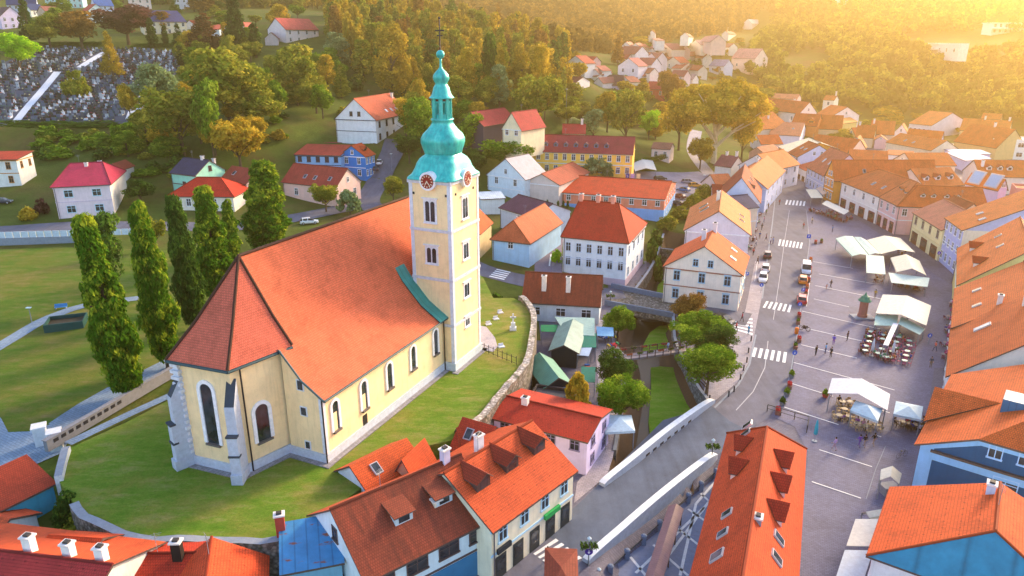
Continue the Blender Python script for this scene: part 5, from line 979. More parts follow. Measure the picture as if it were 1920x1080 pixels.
# ================================================================== TREES
def leaf_mat(h1, h2, name='leaves', trans=.38):
    key = ('lf', h1, h2)
    if key in MATS: return MATS[key]
    n = NT(name+'_'+h1); a = n.n('ShaderNodeAttribute'); a.attribute_name = 'tint'; oi = n.n('ShaderNodeObjectInfo')
    f = n.noise(n.coord('Object'), .9, 3, .6)
    ad = n.n('ShaderNodeMath', operation='ADD'); n.l(a.outputs['Fac'], ad.inputs[0]); n.l(f, ad.inputs[1]); ml = n.n('ShaderNodeMath', operation='MULTIPLY'); n.l(ad.outputs[0], ml.inputs[0]); ml.inputs[1].default_value = .5
    c = n.ramp(ml.outputs[0], [(.25, mul(hexc(h1), .95)), (.5, mul(hexc(h1), 1.3)), (.78, mul(hexc(h2), 1.25))])
    d = n.n('ShaderNodeBsdfDiffuse'); t = n.n('ShaderNodeBsdfTranslucent'); m = n.n('ShaderNodeMixShader'); m.inputs[0].default_value = trans
    n.l(c, d.inputs['Color']); n.l(c, t.inputs['Color']); n.l(d.outputs[0], m.inputs[1]); n.l(t.outputs[0], m.inputs[2]); n.t.nodes.remove(n.b); n.l(m.outputs[0], n.out.inputs['Surface']); MATS[key] = n.m; return n.m
BARK = plain('bark', hexc('5a4a3c'), .95); BARKP = plain('pale_bark', hexc('d0c0a4'), .9)
def lobes_for(kind, rng):
    """crown volume as clumps, for a tree ten units tall"""
    L = []
    def add(x, y, z, r): L.append((x, y, z, r))
    if kind == 'round':
        B_ = rng.normal(size=(7, 3)); B_ /= np.linalg.norm(B_, axis=1)[:, None]
        for i in range(120):
            b = B_[i % 7]; v = rng.normal(size=3); v /= np.linalg.norm(v); t = rng.uniform(.3, 1)**.5; q = b*1.75+v*1.75*t; add(q[0], q[1], 5.8+q[2]*.95, rng.uniform(.42, .85))
    elif kind == 'tall':
        for i in range(110):
            z = rng.uniform(1.6, 9.3); r = 1.75*math.sin(math.pi*min(1, (z-.6)/9.6)**.8)**.6; a = rng.uniform(0, 6.3); t = rng.uniform(.2, 1)**.5; add(r*t*math.cos(a), r*t*math.sin(a), z, rng.uniform(.32, .68))
    elif kind == 'poplar':
        for i in range(380):
            z = rng.uniform(.7, 9.6); k = (z-.5)/9.5; r = (.95+.22*math.sin(z*2.3+rng.uniform(-.5, .5)))*min(1, (k*5.5)**.6)*(1-k**2.0*.93); a = rng.uniform(0, 6.3); t = rng.uniform(.3, 1)**.5; add(r*t*math.cos(a), r*t*math.sin(a), z, rng.uniform(.2, .36))
    elif kind == 'conifer':
        for i in range(90):
            z = rng.uniform(.8, 9.7); r = 1.9*(1-z/10.2)**.85; a = rng.uniform(0, 6.3); t = rng.uniform(.35, 1)**.5; add(r*t*math.cos(a), r*t*math.sin(a), z, .2+.5*(1-z/10.5)*rng.uniform(.7, 1.2))
    elif kind == 'plane':
        for i in range(170):
            v = rng.normal(size=3); v /= np.linalg.norm(v); t = rng.uniform(.4, 1)**.5; z = 6.6+abs(v[2])*2.6*t*(1 if v[2] > -.2 else -.5); add(v[0]*4.4*t, v[1]*4.4*t, z-(abs(v[0])+abs(v[1]))*.45*t, rng.uniform(.35, .75))
    elif kind == 'weep':
        for i in range(60):
            a = rng.uniform(0, 6.3); t = rng.uniform(0, 1)**.5; z = 8.6-3.2*t*t-rng.uniform(0, 5)*t; add(2.6*t*math.cos(a), 2.6*t*math.sin(a), max(z, 1), rng.uniform(.45, .8))
    elif kind == 'bush':
        for i in range(60):
            v = rng.normal(size=3); v /= np.linalg.norm(v); t = rng.uniform(.3, 1)**.5; add(v[0]*3.6*t, v[1]*3.6*t, .9+abs(v[2])*6.6*t*(1-.25*(v[0]**2+v[1]**2)), rng.uniform(.8, 1.5))
    elif kind == 'hedge':
        for i in range(40): add(rng.uniform(-5, 5), rng.uniform(-1.6, 1.6), rng.uniform(2, 8.2), rng.uniform(1.2, 1.9))
    return np.array(L)
def leaf_quads(kind, n, size, seed):
    rng = np.random.default_rng(seed); L = lobes_for(kind, rng); w = L[:, 3]**2; idx = rng.choice(len(L), int(n*1.9), p=w/w.sum())
    v = rng.normal(size=(len(idx), 3)); v /= np.linalg.norm(v, axis=1)[:, None]; r = L[idx, 3]*rng.uniform(.6, 1.28, len(idx)); P = L[idx, :3]+v*r[:, None]
    keep = np.ones(len(P), bool)
    for i in range(len(L)):
        dd = np.linalg.norm(P-L[i, :3], axis=1); keep &= ~((dd < L[i, 3]*.6) & (idx != i))
    keep &= P[:, 2] > (.15 if kind in ('bush', 'hedge') else .6); P, v, idx = P[keep][:n], v[keep][:n], idx[keep][:n]
    cen = L[:, :3].mean(0); out = P-cen; out /= np.linalg.norm(out, axis=1)[:, None]+1e-9; N = v*.75+out*.35+rng.normal(size=P.shape)*.6+np.array([0, 0, .15]); N /= np.linalg.norm(N, axis=1)[:, None]
    A = np.cross(N, rng.normal(size=P.shape)); A /= np.linalg.norm(A, axis=1)[:, None]; B = np.cross(N, A); s = size*rng.uniform(.6, 1.35, len(P))[:, None]
    if kind in ('poplar', 'weep'):
        up = np.array([0, 0, 1.0]); A = up-N*(N@up)[:, None]; A /= np.linalg.norm(A, axis=1)[:, None]+1e-9; B = np.cross(N, A); A = A*1.35
    Q = np.stack([P-A*s, P+B*s*.62, P+A*s, P-B*s*.62], 1); lob = rng.uniform(0, 1, len(L))
    return Q.astype(np.float32), (lob[idx]*.6+rng.uniform(0, 1, len(P))*.4).astype(np.float32)
def quads_mesh(name, Q, tint, mat):
    me = bpy.data.meshes.new(name); n = len(Q); me.vertices.add(n*4); me.vertices.foreach_set('co', Q.reshape(-1)); me.loops.add(n*4); me.loops.foreach_set('vertex_index', np.arange(n*4, dtype=np.int32)); me.polygons.add(n); me.polygons.foreach_set('loop_start', np.arange(0, n*4, 4, dtype=np.int32)); me.polygons.foreach_set('loop_total', np.full(n, 4, dtype=np.int32))
    at = me.attributes.new('tint', 'FLOAT', 'FACE'); at.data.foreach_set('value', tint); me.materials.append(mat); me.update(); return me
def trunk_mesh(kind, seed):
    rng = random.Random(seed); mb = MB(); top = {'plane': 6.5, 'conifer': 9.2, 'poplar': 8.6, 'tall': 8, 'bush': 4, 'hedge': 4}.get(kind, 6.5); r0 = {'plane': .3, 'poplar': .2, 'conifer': .16, 'tall': .17}.get(kind, .22)
    mb.tube([(0, 0, -.6), (0, 0, .25), (.05, .03, top*.35), (0, .06, top*.7), (.04, 0, top)], [r0*1.5, r0, r0*.8, r0*.5, .04], 7)
    nb = {'plane': 14, 'round': 8, 'weep': 7, 'tall': 6}.get(kind, 4)
    for i in range(nb):
        a = 6.283*i/nb+rng.uniform(-.3, .3); z0 = top*rng.uniform(.22, .6); l = {'plane': 3.9, 'round': 2.2, 'weep': 1.8}.get(kind, .9); u = l*rng.uniform(.7, 1.2)
        mb.tube([(0, 0, z0), (math.cos(a)*l*.45, math.sin(a)*l*.45, z0+u*.6), (math.cos(a)*l, math.sin(a)*l, z0+u*1.1)], [r0*.5, r0*.34, .03], 5)
    return mb.mesh('trunk', BARKP if kind == 'plane' else BARK)
HUE = {'green': ('56781c', 'a4b03a'), 'dark': ('34501f', '6c8a30'), 'lime': ('7fae1c', 'c8dc3a'), 'olive': ('6e7826', 'c4b044'), 'gold': ('a08a28', 'eec048'), 'amber': ('8e7c28', 'd4b040'), 'rust': ('74562a', 'b88c3c'), 'purple': ('46292a', '80504a'), 'grey': ('6c8054', 'a8b480'), 'cypress': ('2a4420', '587430'), 'poplar': ('466c1a', 'b0b434'), 'bronze': ('5a3c2a', 'a06c40')}  # gold also puts warm sunlight into the leaf colour of lit crowns
PROTO = {}
def tree_mesh(kind, var, lod):
    k = (kind, var, lod)
    if k not in PROTO:
        n, s = {'hi': (16000, .14), 'mid': (5500, .235), 'lo': (1300, .46)}[lod]
        if kind in ('poplar', 'conifer'): s *= .62
        if kind == 'tall': s *= .72
        if kind == 'plane': n = int(n*2.4)
        if kind == 'poplar' and lod == 'hi': n, s = 26000, .1
        if kind in ('bush', 'hedge'): n, s = int(n*.5), s*1.9
        Q, t = leaf_quads(kind, n, s, hash((kind, var)) % 1000 if False else (sum(map(ord, kind))*7+var*13)); PROTO[k] = (quads_mesh('crown', Q, t, leaf_mat(*HUE['green'])), trunk_mesh(kind, var))
    return PROTO[k]
TN = {'round': 'broadleaf_tree', 'tall': 'tall_tree', 'poplar': 'columnar_tree', 'conifer': 'conifer', 'plane': 'plane_tree', 'weep': 'weeping_tree', 'bush': 'bush', 'hedge': 'hedge'}
_tc = 0
def tree(label, base, vtop, wpx, kind='round', hue='green', lod='mid', group=None, top=None, rz=None, name=None, ut=None):
    """base: picture point (on the ground) or a 3-D point; vtop: picture row of the tip; wpx: crown width in picture pixels"""
    global _tc; _tc += 1; p = GT(*base) if len(base) == 2 else np.array(base, float); h = (ztop(p[0], p[1], vtop)-p[2]) if top is None else top; dist = math.hypot(p[1], p[2]-CH); w = wpx*dist/F if top is None else wpx
    cw = {'round': 7.6, 'tall': 4.5, 'poplar': 2.9, 'conifer': 4.0, 'plane': 9.4, 'weep': 6, 'bush': 9.4, 'hedge': 13}[kind]; sz = h/10; sx = w/cw; rng = random.Random(_tc)
    t = thing(name or TN[kind], label, 'bush' if kind == 'bush' else 'hedge' if kind == 'hedge' else 'tree', p, (rng.uniform(0, 6.28) if rz is None else rz) if ut is None else 0, group, (sx, sx if kind != 'hedge' else sz, sz))
    if ut is not None: e_ = DY(ut, vtop, p[1]); t.rotation_euler = (0, math.atan2(e_[0]-p[0], h), 0)
    cm, tm = tree_mesh(kind, _tc % 3, lod); c = put('crown' if kind not in ('bush', 'hedge') else 'foliage', cm, t); c.material_slots[0].link = 'OBJECT'; c.material_slots[0].material = leaf_mat(*HUE[hue])
    if kind not in ('hedge',): put('trunk' if kind != 'bush' else 'stem', tm, t)
    return t
TREES = [
 ('nearest of the row of columnar trees on the promenade left of the church',(245,748),397,98,'poplar','poplar','hi'),('columnar tree with its top bent left, second in the promenade row',(318,692),374,82,'poplar','poplar','hi'),
 ('slim dark columnar tree, third in the promenade row',(368,618),362,68,'poplar','dark','hi'),('broad columnar tree with yellow right flank, fourth in the promenade row',(412,565),346,84,'poplar','poplar','hi'),
 ('thin columnar tree squeezed between two larger ones behind the chancel',(438,500),372,46,'poplar','poplar','mid'),('wide columnar tree with a loose crown behind the chancel ridge',(498,472),298,104,'poplar','poplar','hi'),
 ('dark round tree with rusty leaves between the first two columnar trees',(215,565),388,95,'round','dark','mid'),('small yellow-green tree peeping behind the second columnar tree',(292,470),394,50,'round','olive','mid'),
 ('dark green round shrub tree right of the tall pink house',(266,382),330,62,'round','dark','mid'),
 ('largest round tree on the slope right of the graveyard',(432,232),80,150,'round','olive','mid'),('broad bright-rimmed tree in front of the graveyard corner',(345,292),138,135,'round','olive','mid'),
 ('greyish round tree at the right-hand graveyard edge',(298,215),108,95,'round','grey','mid'),('dark upright tree between two broad trees on the graveyard slope',(402,300),138,68,'round','green','mid'),
 ('yellow-lit tree low on the slope above the poplars',(452,322),206,98,'round','gold','mid'),('olive tree at the right shoulder of the graveyard grove',(488,245),150,105,'round','olive','mid'),
 ('big dark olive tree standing alone below the white hill house',(562,192),75,102,'round','olive','mid'),('small round tree below the graveyard hedge',(233,275),222,46,'round','green','lo'),('thin young tree below the graveyard hedge',(277,272),214,30,'tall','olive','lo'),
 ('bright lime-green tree at the left edge of the graveyard',(38,132),57,80,'round','lime','mid'),('cone-shaped golden shrub among the graves',(146,180),118,50,'bush','olive','mid'),('sparse spiky conifer beside the white graveyard path',(213,146),55,38,'conifer','amber','mid'),
 ('slim cypress at the right end of the graves',(341,124),84,22,'poplar','cypress','lo'),('crooked cypress beside the chapel hall',(338,100),42,26,'conifer','cypress','lo'),
 ('round olive tree above the graveyard hedge at the upper left',(95,90),18,75,'round','olive','mid'),('rust-tinged tree above the upper graveyard hedge',(155,90),14,85,'round','rust','mid'),('dark purple beech above the graveyard',(242,84),-6,108,'round','purple','mid'),
 ('tall dark conifer at the upper left beside the dark blue roof',(58,82),-22,32,'conifer','cypress','lo'),('slim cypress in front of the chapel hall left side',(288,92),33,24,'poplar','cypress','lo'),('thin cypress in front of the chapel hall right side',(312,88),46,16,'poplar','cypress','lo'),
 ('bronze cone-shaped conifer right of the chapel hall',(388,104),21,72,'conifer','bronze','mid'),('very tall dark cypress left of the white hill house',(447,104),-14,48,'poplar','cypress','mid'),('pointed cypress right of the very tall one',(481,108),42,30,'poplar','cypress','lo'),
 ('golden round tree at the top left of the white hill house',(524,62),2,48,'round','gold','mid'),('rusty little tree in front of the chapel hall roof',(308,62),20,34,'tall','rust','lo'),
 ('small pointed tree on the grass slope above the white house',(641,184),118,36,'conifer','olive','mid'),('low cone tree on the grass slope left of the white house',(606,222),152,52,'round','green','mid'),('rounded dark shrub on the grass slope',(668,170),140,30,'bush','dark','lo'),
 ('greyish oval tree at the forest edge above the slope',(634,128),56,48,'tall','grey','mid'),('tall shaggy golden conifer left of the church spire',(738,192),34,74,'tall','amber','mid'),('bushy green tree between white house and church dome',(792,286),176,82,'round','green','mid'),
 ('low dark tree at the corner of the hill road left of the dome',(768,306),240,58,'round','dark','mid'),('fresh green tree right of the church lantern',(868,245),182,62,'round','green','mid'),('green tree right of the church onion dome',(884,300),206,66,'round','green','mid'),
 ('wide dark green tree below the red barn roofed house',(950,318),250,108,'round','green','mid'),('rounded tree left of the pale grey gabled white house',(890,330),272,58,'round','dark','mid'),('small tree on the road bank left of the tower',(738,378),326,46,'round','olive','mid'),
 ('loose tree in front of the long pink house',(612,398),334,58,'round','olive','mid'),('thin birch-like tree at the gable of the long pink house',(657,402),350,46,'weep','grey','lo'),
 ('pale light green tree at the wood edge right of the spire',(936,205),120,42,'tall','grey','mid'),('big bushy tree with bright right side behind the yellow building',(1008,250),118,100,'round','olive','mid'),('golden crown rising above the big bushy tree',(1010,170),74,64,'tall','gold','mid'),
 ('large dense tree in the park behind the yellow building end',(1172,272),160,80,'round','olive','mid'),('bright lime round tree in the park',(1216,262),195,46,'round','lime','mid'),('brown-green tree left of the large dense park tree',(1138,248),164,58,'round','amber','mid'),('half-bare pollarded tree in front of the park',(1112,262),200,48,'round','grey','lo'),
 ('grey-green weeping willow in front of the yellow building',(1120,338),278,66,'weep','grey','mid'),('yellow-green round tree beside the willow',(1154,336),250,62,'round','gold','mid'),
 ('reddish-brown tree in the valley left of the plane trees',(1250,205),128,58,'round','rust','mid'),('giant spreading plane tree with bare pale limbs in the park',(1338,306),136,178,'plane','gold','hi'),('amber tree on the left flank of the giant plane tree',(1272,282),156,80,'round','gold','mid'),('golden tree on the right flank of the giant plane tree',(1390,300),186,62,'round','gold','mid'),('low amber tree in front of the giant plane trunk',(1312,318),248,50,'round','amber','mid'),
 ('round tree at the end of the upper bridge beside the brown roofed house',(1158,642),564,70,'round','green','hi'),('upper of two round trees on the market stall bank',(1150,736),652,78,'round','dark','hi'),('larger round tree on the market stall bank next to the white pavilion',(1163,800),690,106,'round','green','hi'),('small autumn-yellow tree in front of the green-roofed stall',(1080,800),688,50,'weep','gold','mid'),
 ('brown-tinged chestnut nearest the upper bridge',(1292,622),546,76,'round','rust','hi'),('wide chestnut in the middle of the riverside row',(1306,664),578,118,'round','green','hi'),('chestnut half hidden in the riverside row',(1340,692),604,98,'round','dark','hi'),('nearest chestnut in the riverside row beside the pavement',(1324,742),640,116,'round','green','hi'),
 ('golden tree beside the white valley house',(1086,156),108,34,'round','gold','lo'),('dark russet conifer at the valley mouth',(1158,122),60,24,'conifer','rust','lo'),('golden tree above the valley street',(1200,90),66,44,'round','gold','lo'),('lime tree right of the square cream valley house',(1285,130),108,20,'round','lime','lo'),
 ('shrubby tree below the orange and white street roofs in the upper right',(1580,268),236,60,'bush','amber','lo'),('yellow shrub tree on the wood edge above the right-hand rows',(1662,216),194,56,'bush','gold','lo'),
 ('dark red-leaved shrub in the corner left of the tall pink house',(80,400),364,28,'bush','purple','lo'),('yellow-green shrub beside the driveway of the tall pink house',(55,412),382,34,'bush','gold','lo'),
 ('leafy shrub hanging over the lower end of the lawn wall at the left',(135,985),905,62,'bush','dark','mid'),('yellowish shrub beside the lawn wall at the lower left',(150,1000),955,60,'bush','olive','mid'),('small bright fig bush on top of the lower lawn wall',(346,1026),1005,28,'bush','lime','lo'),('rose bush with red tips at the wall corner of the lawn',(128,920),878,30,'bush','rust','lo'),
 ('bright yellow-green round shrub in the memorial garden',(945,622),600,22,'bush','lime','lo'),('dark shrub behind the retaining wall near the garden shed',(930,572),545,36,'bush','dark','lo'),('small rounded shrub beside the drive of the school',(1043,492),462,22,'bush','lime','lo'),
]
LEAN = {245: 150, 318: 254, 368: 322, 412: 378, 438: 424, 498: 493}
for lb, b, vt, w, k, h, lod in TREES: tree(lb, b, vt, w, k, h, lod, ut=LEAN.get(b[0]) if k == 'poplar' else None)
for i, (a, b_, vt) in enumerate((((0, 249), (225, 240), 228), ((60, 86), (200, 86), 77), ((240, 88), (360, 88), 76), ((1170, 302), (1250, 306), 288), ((1328, 338), (1356, 340), 330))):
    p, q = GT(*a), GT(*b_); m = (p+q)/2; m[2] = T(m[0], m[1])-.4; tree(['long clipped hedge along the lower edge of the graveyard','clipped dark hedge along the upper edge of the graves','dark hedge in front of the chapel hall','clipped oval hedge in the park','short clipped hedge beside the car park'][i], m, 0, float(np.linalg.norm((q-p)[:2])), 'hedge', 'dark' if i < 4 else 'olive', 'mid', top=2.4 if i else 3.0, rz=math.atan2(q[1]-p[1], q[0]-p[0]))
for (u, v, vt, w) in ((1250,428,398,46),(1276,408,380,44),(1300,392,358,46),(1322,374,340,44),(1338,352,326,36)): tree('bushy hedge tree lining the stream bank between car park and street houses', (u, v), vt, w, 'bush', 'olive', 'mid', group='bushes along the upper stream bank')
for (u, v, vt, w) in ((1232,530,470,22),(1222,492,440,26),(1228,462,420,26)): tree('shaded bush leaning over the stream beside the white school', (u, v), vt, w, 'bush', 'dark', 'lo', group='bushes beside the school stream')
for (u, v) in ((1026,396),(1046,398),(1056,398),(1064,398)): tree('slim dark cypress in the court behind the school', (u, v+6), v-22, 9, 'poplar', 'cypress', 'lo', group='cypresses in the school court')
# overgrown slope below the graveyard
rng = random.Random(11)
for i in range(75):
    u, v = rng.uniform(70, 340), rng.uniform(255, 335)
    if u < 240 and v > 300: continue
    tree('wild green shrub on the overgrown slope below the graveyard', (u, v), v-rng.uniform(14, 30), rng.uniform(24, 48), 'bush', rng.choice(['green', 'dark', 'olive', 'green']), 'lo', group='shrubs on the slope below the graveyard')
for i in range(26):
    u, v = rng.uniform(470, 700), rng.uniform(150, 300)
    if 540 < u < 760 and v > 232: continue
    tree('loose shrub scattered on the grassy hill beside the white gabled house', (u, v), v-rng.uniform(10, 26), rng.uniform(14, 34), 'bush', rng.choice(['green', 'olive', 'amber', 'dark']), 'lo', group='shrubs on the grassy hill')
# wooded slope behind the tower: trees that can be told apart, by kind
FRONT = []
for i in range(1500):
    u = rng.uniform(560, 1060); lo_ = 25 if u < 620 else np.interp(u, [600, 700, 800, 1060], [70, 165, 200, 215]); v = rng.uniform(np.interp(u, [560, 760, 900, 1060], [5, 20, 60, 112]), lo_); p = GT(u, v)
    if 500 < u < 615 and v > 20: continue
    if all((p[0]-q[0])**2+(p[1]-q[1])**2 > 30 for q in FRONT): FRONT.append(p)
    if len(FRONT) > 210: break
KL = {'amber': 'tall amber tree', 'gold': 'tall golden-lit tree', 'olive': 'tall olive-green tree', 'rust': 'tall rusty brown tree', 'dark': 'tall dark green tree'}
for p in FRONT:
    hue = rng.choice(['amber', 'amber', 'gold', 'olive', 'olive', 'rust', 'dark']); k = rng.choice(['tall', 'tall', 'tall', 'conifer', 'round'])
    tree(KL[hue]+' in the wood on the slope behind the church spire', p, 0, rng.uniform(6.5, 9.5), k, hue, 'mid' if p[1] < 300 else 'lo', group='trees of the wood behind the church spire', top=rng.uniform(15, 22))
# trees between the upper-left houses and in the valley, kinds repeat
for i in range(46):
    u, v = rng.uniform(0, 560), rng.uniform(-4, 66)
    if v < 60: tree('mixed garden tree between the houses on the upper left hill', (u, v), v-rng.uniform(18, 34), rng.uniform(22, 44), rng.choice(['round', 'round', 'tall', 'conifer']), rng.choice(['green', 'olive', 'dark', 'grey', 'rust']), 'lo', group='garden trees on the upper left hill')
for i in range(70):
    u = rng.uniform(1060, 1440); v = rng.uniform(62, 195); c = 1250
    if 1170 < u < 1270 and 95 < v < 150: continue
    if u > 1395 and v < 85: continue
    tree('hazy valley tree among the houses up the stream', (u, v), v-rng.uniform(9, 19), rng.uniform(13, 26), rng.choice(['round', 'round', 'tall', 'conifer']), rng.choice(['olive', 'amber', 'rust', 'green', 'gold']), 'lo', group='trees among the valley houses')
for i in range(26):
    u, v = rng.uniform(1420, 1900), 0; v = np.interp(u, [1420, 1560, 1700, 1900], [190, 215, 228, 262])+rng.uniform(-6, 22)
    tree('backyard tree at the edge of the right-hand roofs', (u, v), v-rng.uniform(12, 22), rng.uniform(18, 34), 'round', rng.choice(['olive', 'amber', 'gold']), 'lo', group='backyard trees by the right-hand roofs')
KL2 = {'green': 'full green tree', 'olive': 'full olive-green tree', 'gold': 'sunlit golden tree', 'amber': 'warm amber tree'}
MID = []
for i in range(900):
    u, v = rng.uniform(760, 1450), rng.uniform(112, 262)
    if (u > 1050 and v < 178) or (1290 < u < 1330 and v > 236) or (v > 215 and 900 < u < 990) or (u > 985 and u < 1190 and v > 240) or (u > 1240 and v > 232): continue
    p = GT(u, v)
    if any((p[0]-q[0])**2+(p[1]-q[1])**2 < 80 for q in MID) or p[1] > 520: continue
    MID.append(p); hue = rng.choice(['green', 'olive', 'olive', 'gold', 'amber']); tree(KL2[hue]+' in the wooded park between the tower and the valley houses', p, 0, rng.uniform(8, 12), rng.choice(['round', 'round', 'tall']), hue, 'mid' if p[1] < 330 else 'lo', group='trees of the wooded park below the valley', top=rng.uniform(9, 14) if u < 1060 else rng.uniform(6.5, 10))
    if len(MID) > 75: break
SL = []
for i in range(700):
    u, v = rng.uniform(235, 640), rng.uniform(95, 330); p = GT(u, v)
    if (u < 340 and v < 225) or (480 < u < 700 and v > 225) or (480 < u < 620 and v < 150) or (u < 480 and v > 300) or any((p[0]-q[0])**2+(p[1]-q[1])**2 < 58 for q in SL): continue
    if u > 560 and rng.random() < .75: continue
    SL.append(p); hue = rng.choice(['green', 'olive', 'olive', 'gold']); tree(KL2[hue]+' filling the slope between graveyard and church ridge', p, 0, rng.uniform(6, 11), rng.choice(['round', 'round', 'tall']), hue, 'mid', group='trees filling the slope below the graveyard', top=rng.uniform(7, 13))
    if len(SL) > 62: break
# far woods that read as one mass
def px_poly(P, u, v):
    return poly_sd(np.array(P, float), np.array([u]), np.array([v]))[0] > 0
def forest(name, region, holes, spacing, hues, hr, seed, sd_out=0, quads=110, cap=6000):
    W_ = np.array([GT(*p)[:2] for p in region]); lo, hi = W_.min(0), W_.max(0); g = np.random.default_rng(seed)
    X, Y = np.meshgrid(np.arange(lo[0], hi[0], spacing), np.arange(lo[1], hi[1], spacing)); X = (X+g.uniform(-.45, .45, X.shape)*spacing).ravel(); Y = (Y+g.uniform(-.45, .45, Y.shape)*spacing).ravel()
    k = poly_sd(W_, X, Y) > 0
    for h in holes: k &= ~(poly_sd(np.array([GT(*p)[:2] for p in h]), X, Y) > 0)
    X, Y = X[k][:cap], Y[k][:cap]; Z = tz(X, Y); Qs, Ts = [], []
    pr = [leaf_quads(kd, quads, sz_, 50+i) for i, (kd, sz_) in enumerate((('round', 1.25), ('round', 1.2), ('tall', .95), ('conifer', .8)))]
    ch = g.choice(4, len(X), p=[.4, .3, .2, .1]); H = g.uniform(*hr, len(X)); tn = g.uniform(-.35, .45, len(X)); R = g.uniform(.75, 1.15, len(X)); A = g.uniform(0, 6.28, len(X))
    for c in range(4):
        i = np.where(ch == c)[0]; Q, t = pr[c]
        if not len(i): continue
        s = H[i]/10; ca, sa = np.cos(A[i]), np.sin(A[i]); q = Q[None].repeat(len(i), 0); x = (q[..., 0]*ca[:, None, None]-q[..., 1]*sa[:, None, None])*(s*R[i])[:, None, None]+X[i][:, None, None]; y = (q[..., 0]*sa[:, None, None]+q[..., 1]*ca[:, None, None])*(s*R[i])[:, None, None]+Y[i][:, None, None]; z = q[..., 2]*s[:, None, None]+Z[i][:, None, None]-.4
        Qs.append(np.stack([x, y, z], -1).reshape(-1, 4, 3)); Ts.append((t[None]*.6+.2+tn[i][:, None]).reshape(-1))
    print(name, len(X)); tag(put(name, quads_mesh(name, np.concatenate(Qs).astype(np.float32), np.concatenate(Ts).astype(np.float32), leaf_mat(*hues, name='woods'))), kind='stuff')
forest('forest', [(1436,172),(1480,182),(1560,208),(1700,214),(1920,240),(2080,236),(2080,-40),(1960,-45),(1700,-40),(1500,-30),(1452,30),(1400,112),(1400,150)], [[(1450,104),(1550,96),(1556,140),(1470,142)],[(1735,112),(1660,72),(1700,66),(1930,64),(1960,100),(1830,108),(1800,122),(1765,126)],[(1850,58),(1960,56),(1960,34),(1850,36)],[(1560,14),(1600,14),(1600,-6),(1560,-6)]], 7.2, ('55601e', 'a09a34'), (9, 15), 5)
forest('forest', [(770,30),(900,72),(1060,112),(1180,92),(1300,74),(1400,50),(1432,22),(1430,-30),(1100,-45),(800,-45),(700,-30)], [], 7.6, ('5a4c24', 'a07c34'), (10, 16), 6)
forest('forest', [(430,20),(560,18),(640,-5),(760,20),(800,-40),(500,-45),(200,-40),(0,-42),(-60,-20),(-40,0),(200,-6)], [], 7.5, ('4a5424', '94803a'), (9, 15), 8)
forest('forest', [(1438,40),(1500,-20),(1700,-40),(1960,-44),(1960,-62),(1500,-62),(1100,-62),(700,-60),(700,-44),(1100,-44),(1428,-28)], [], 14, ('5a5a28', 'a08c3c'), (14, 22), 9, quads=80, cap=3500)
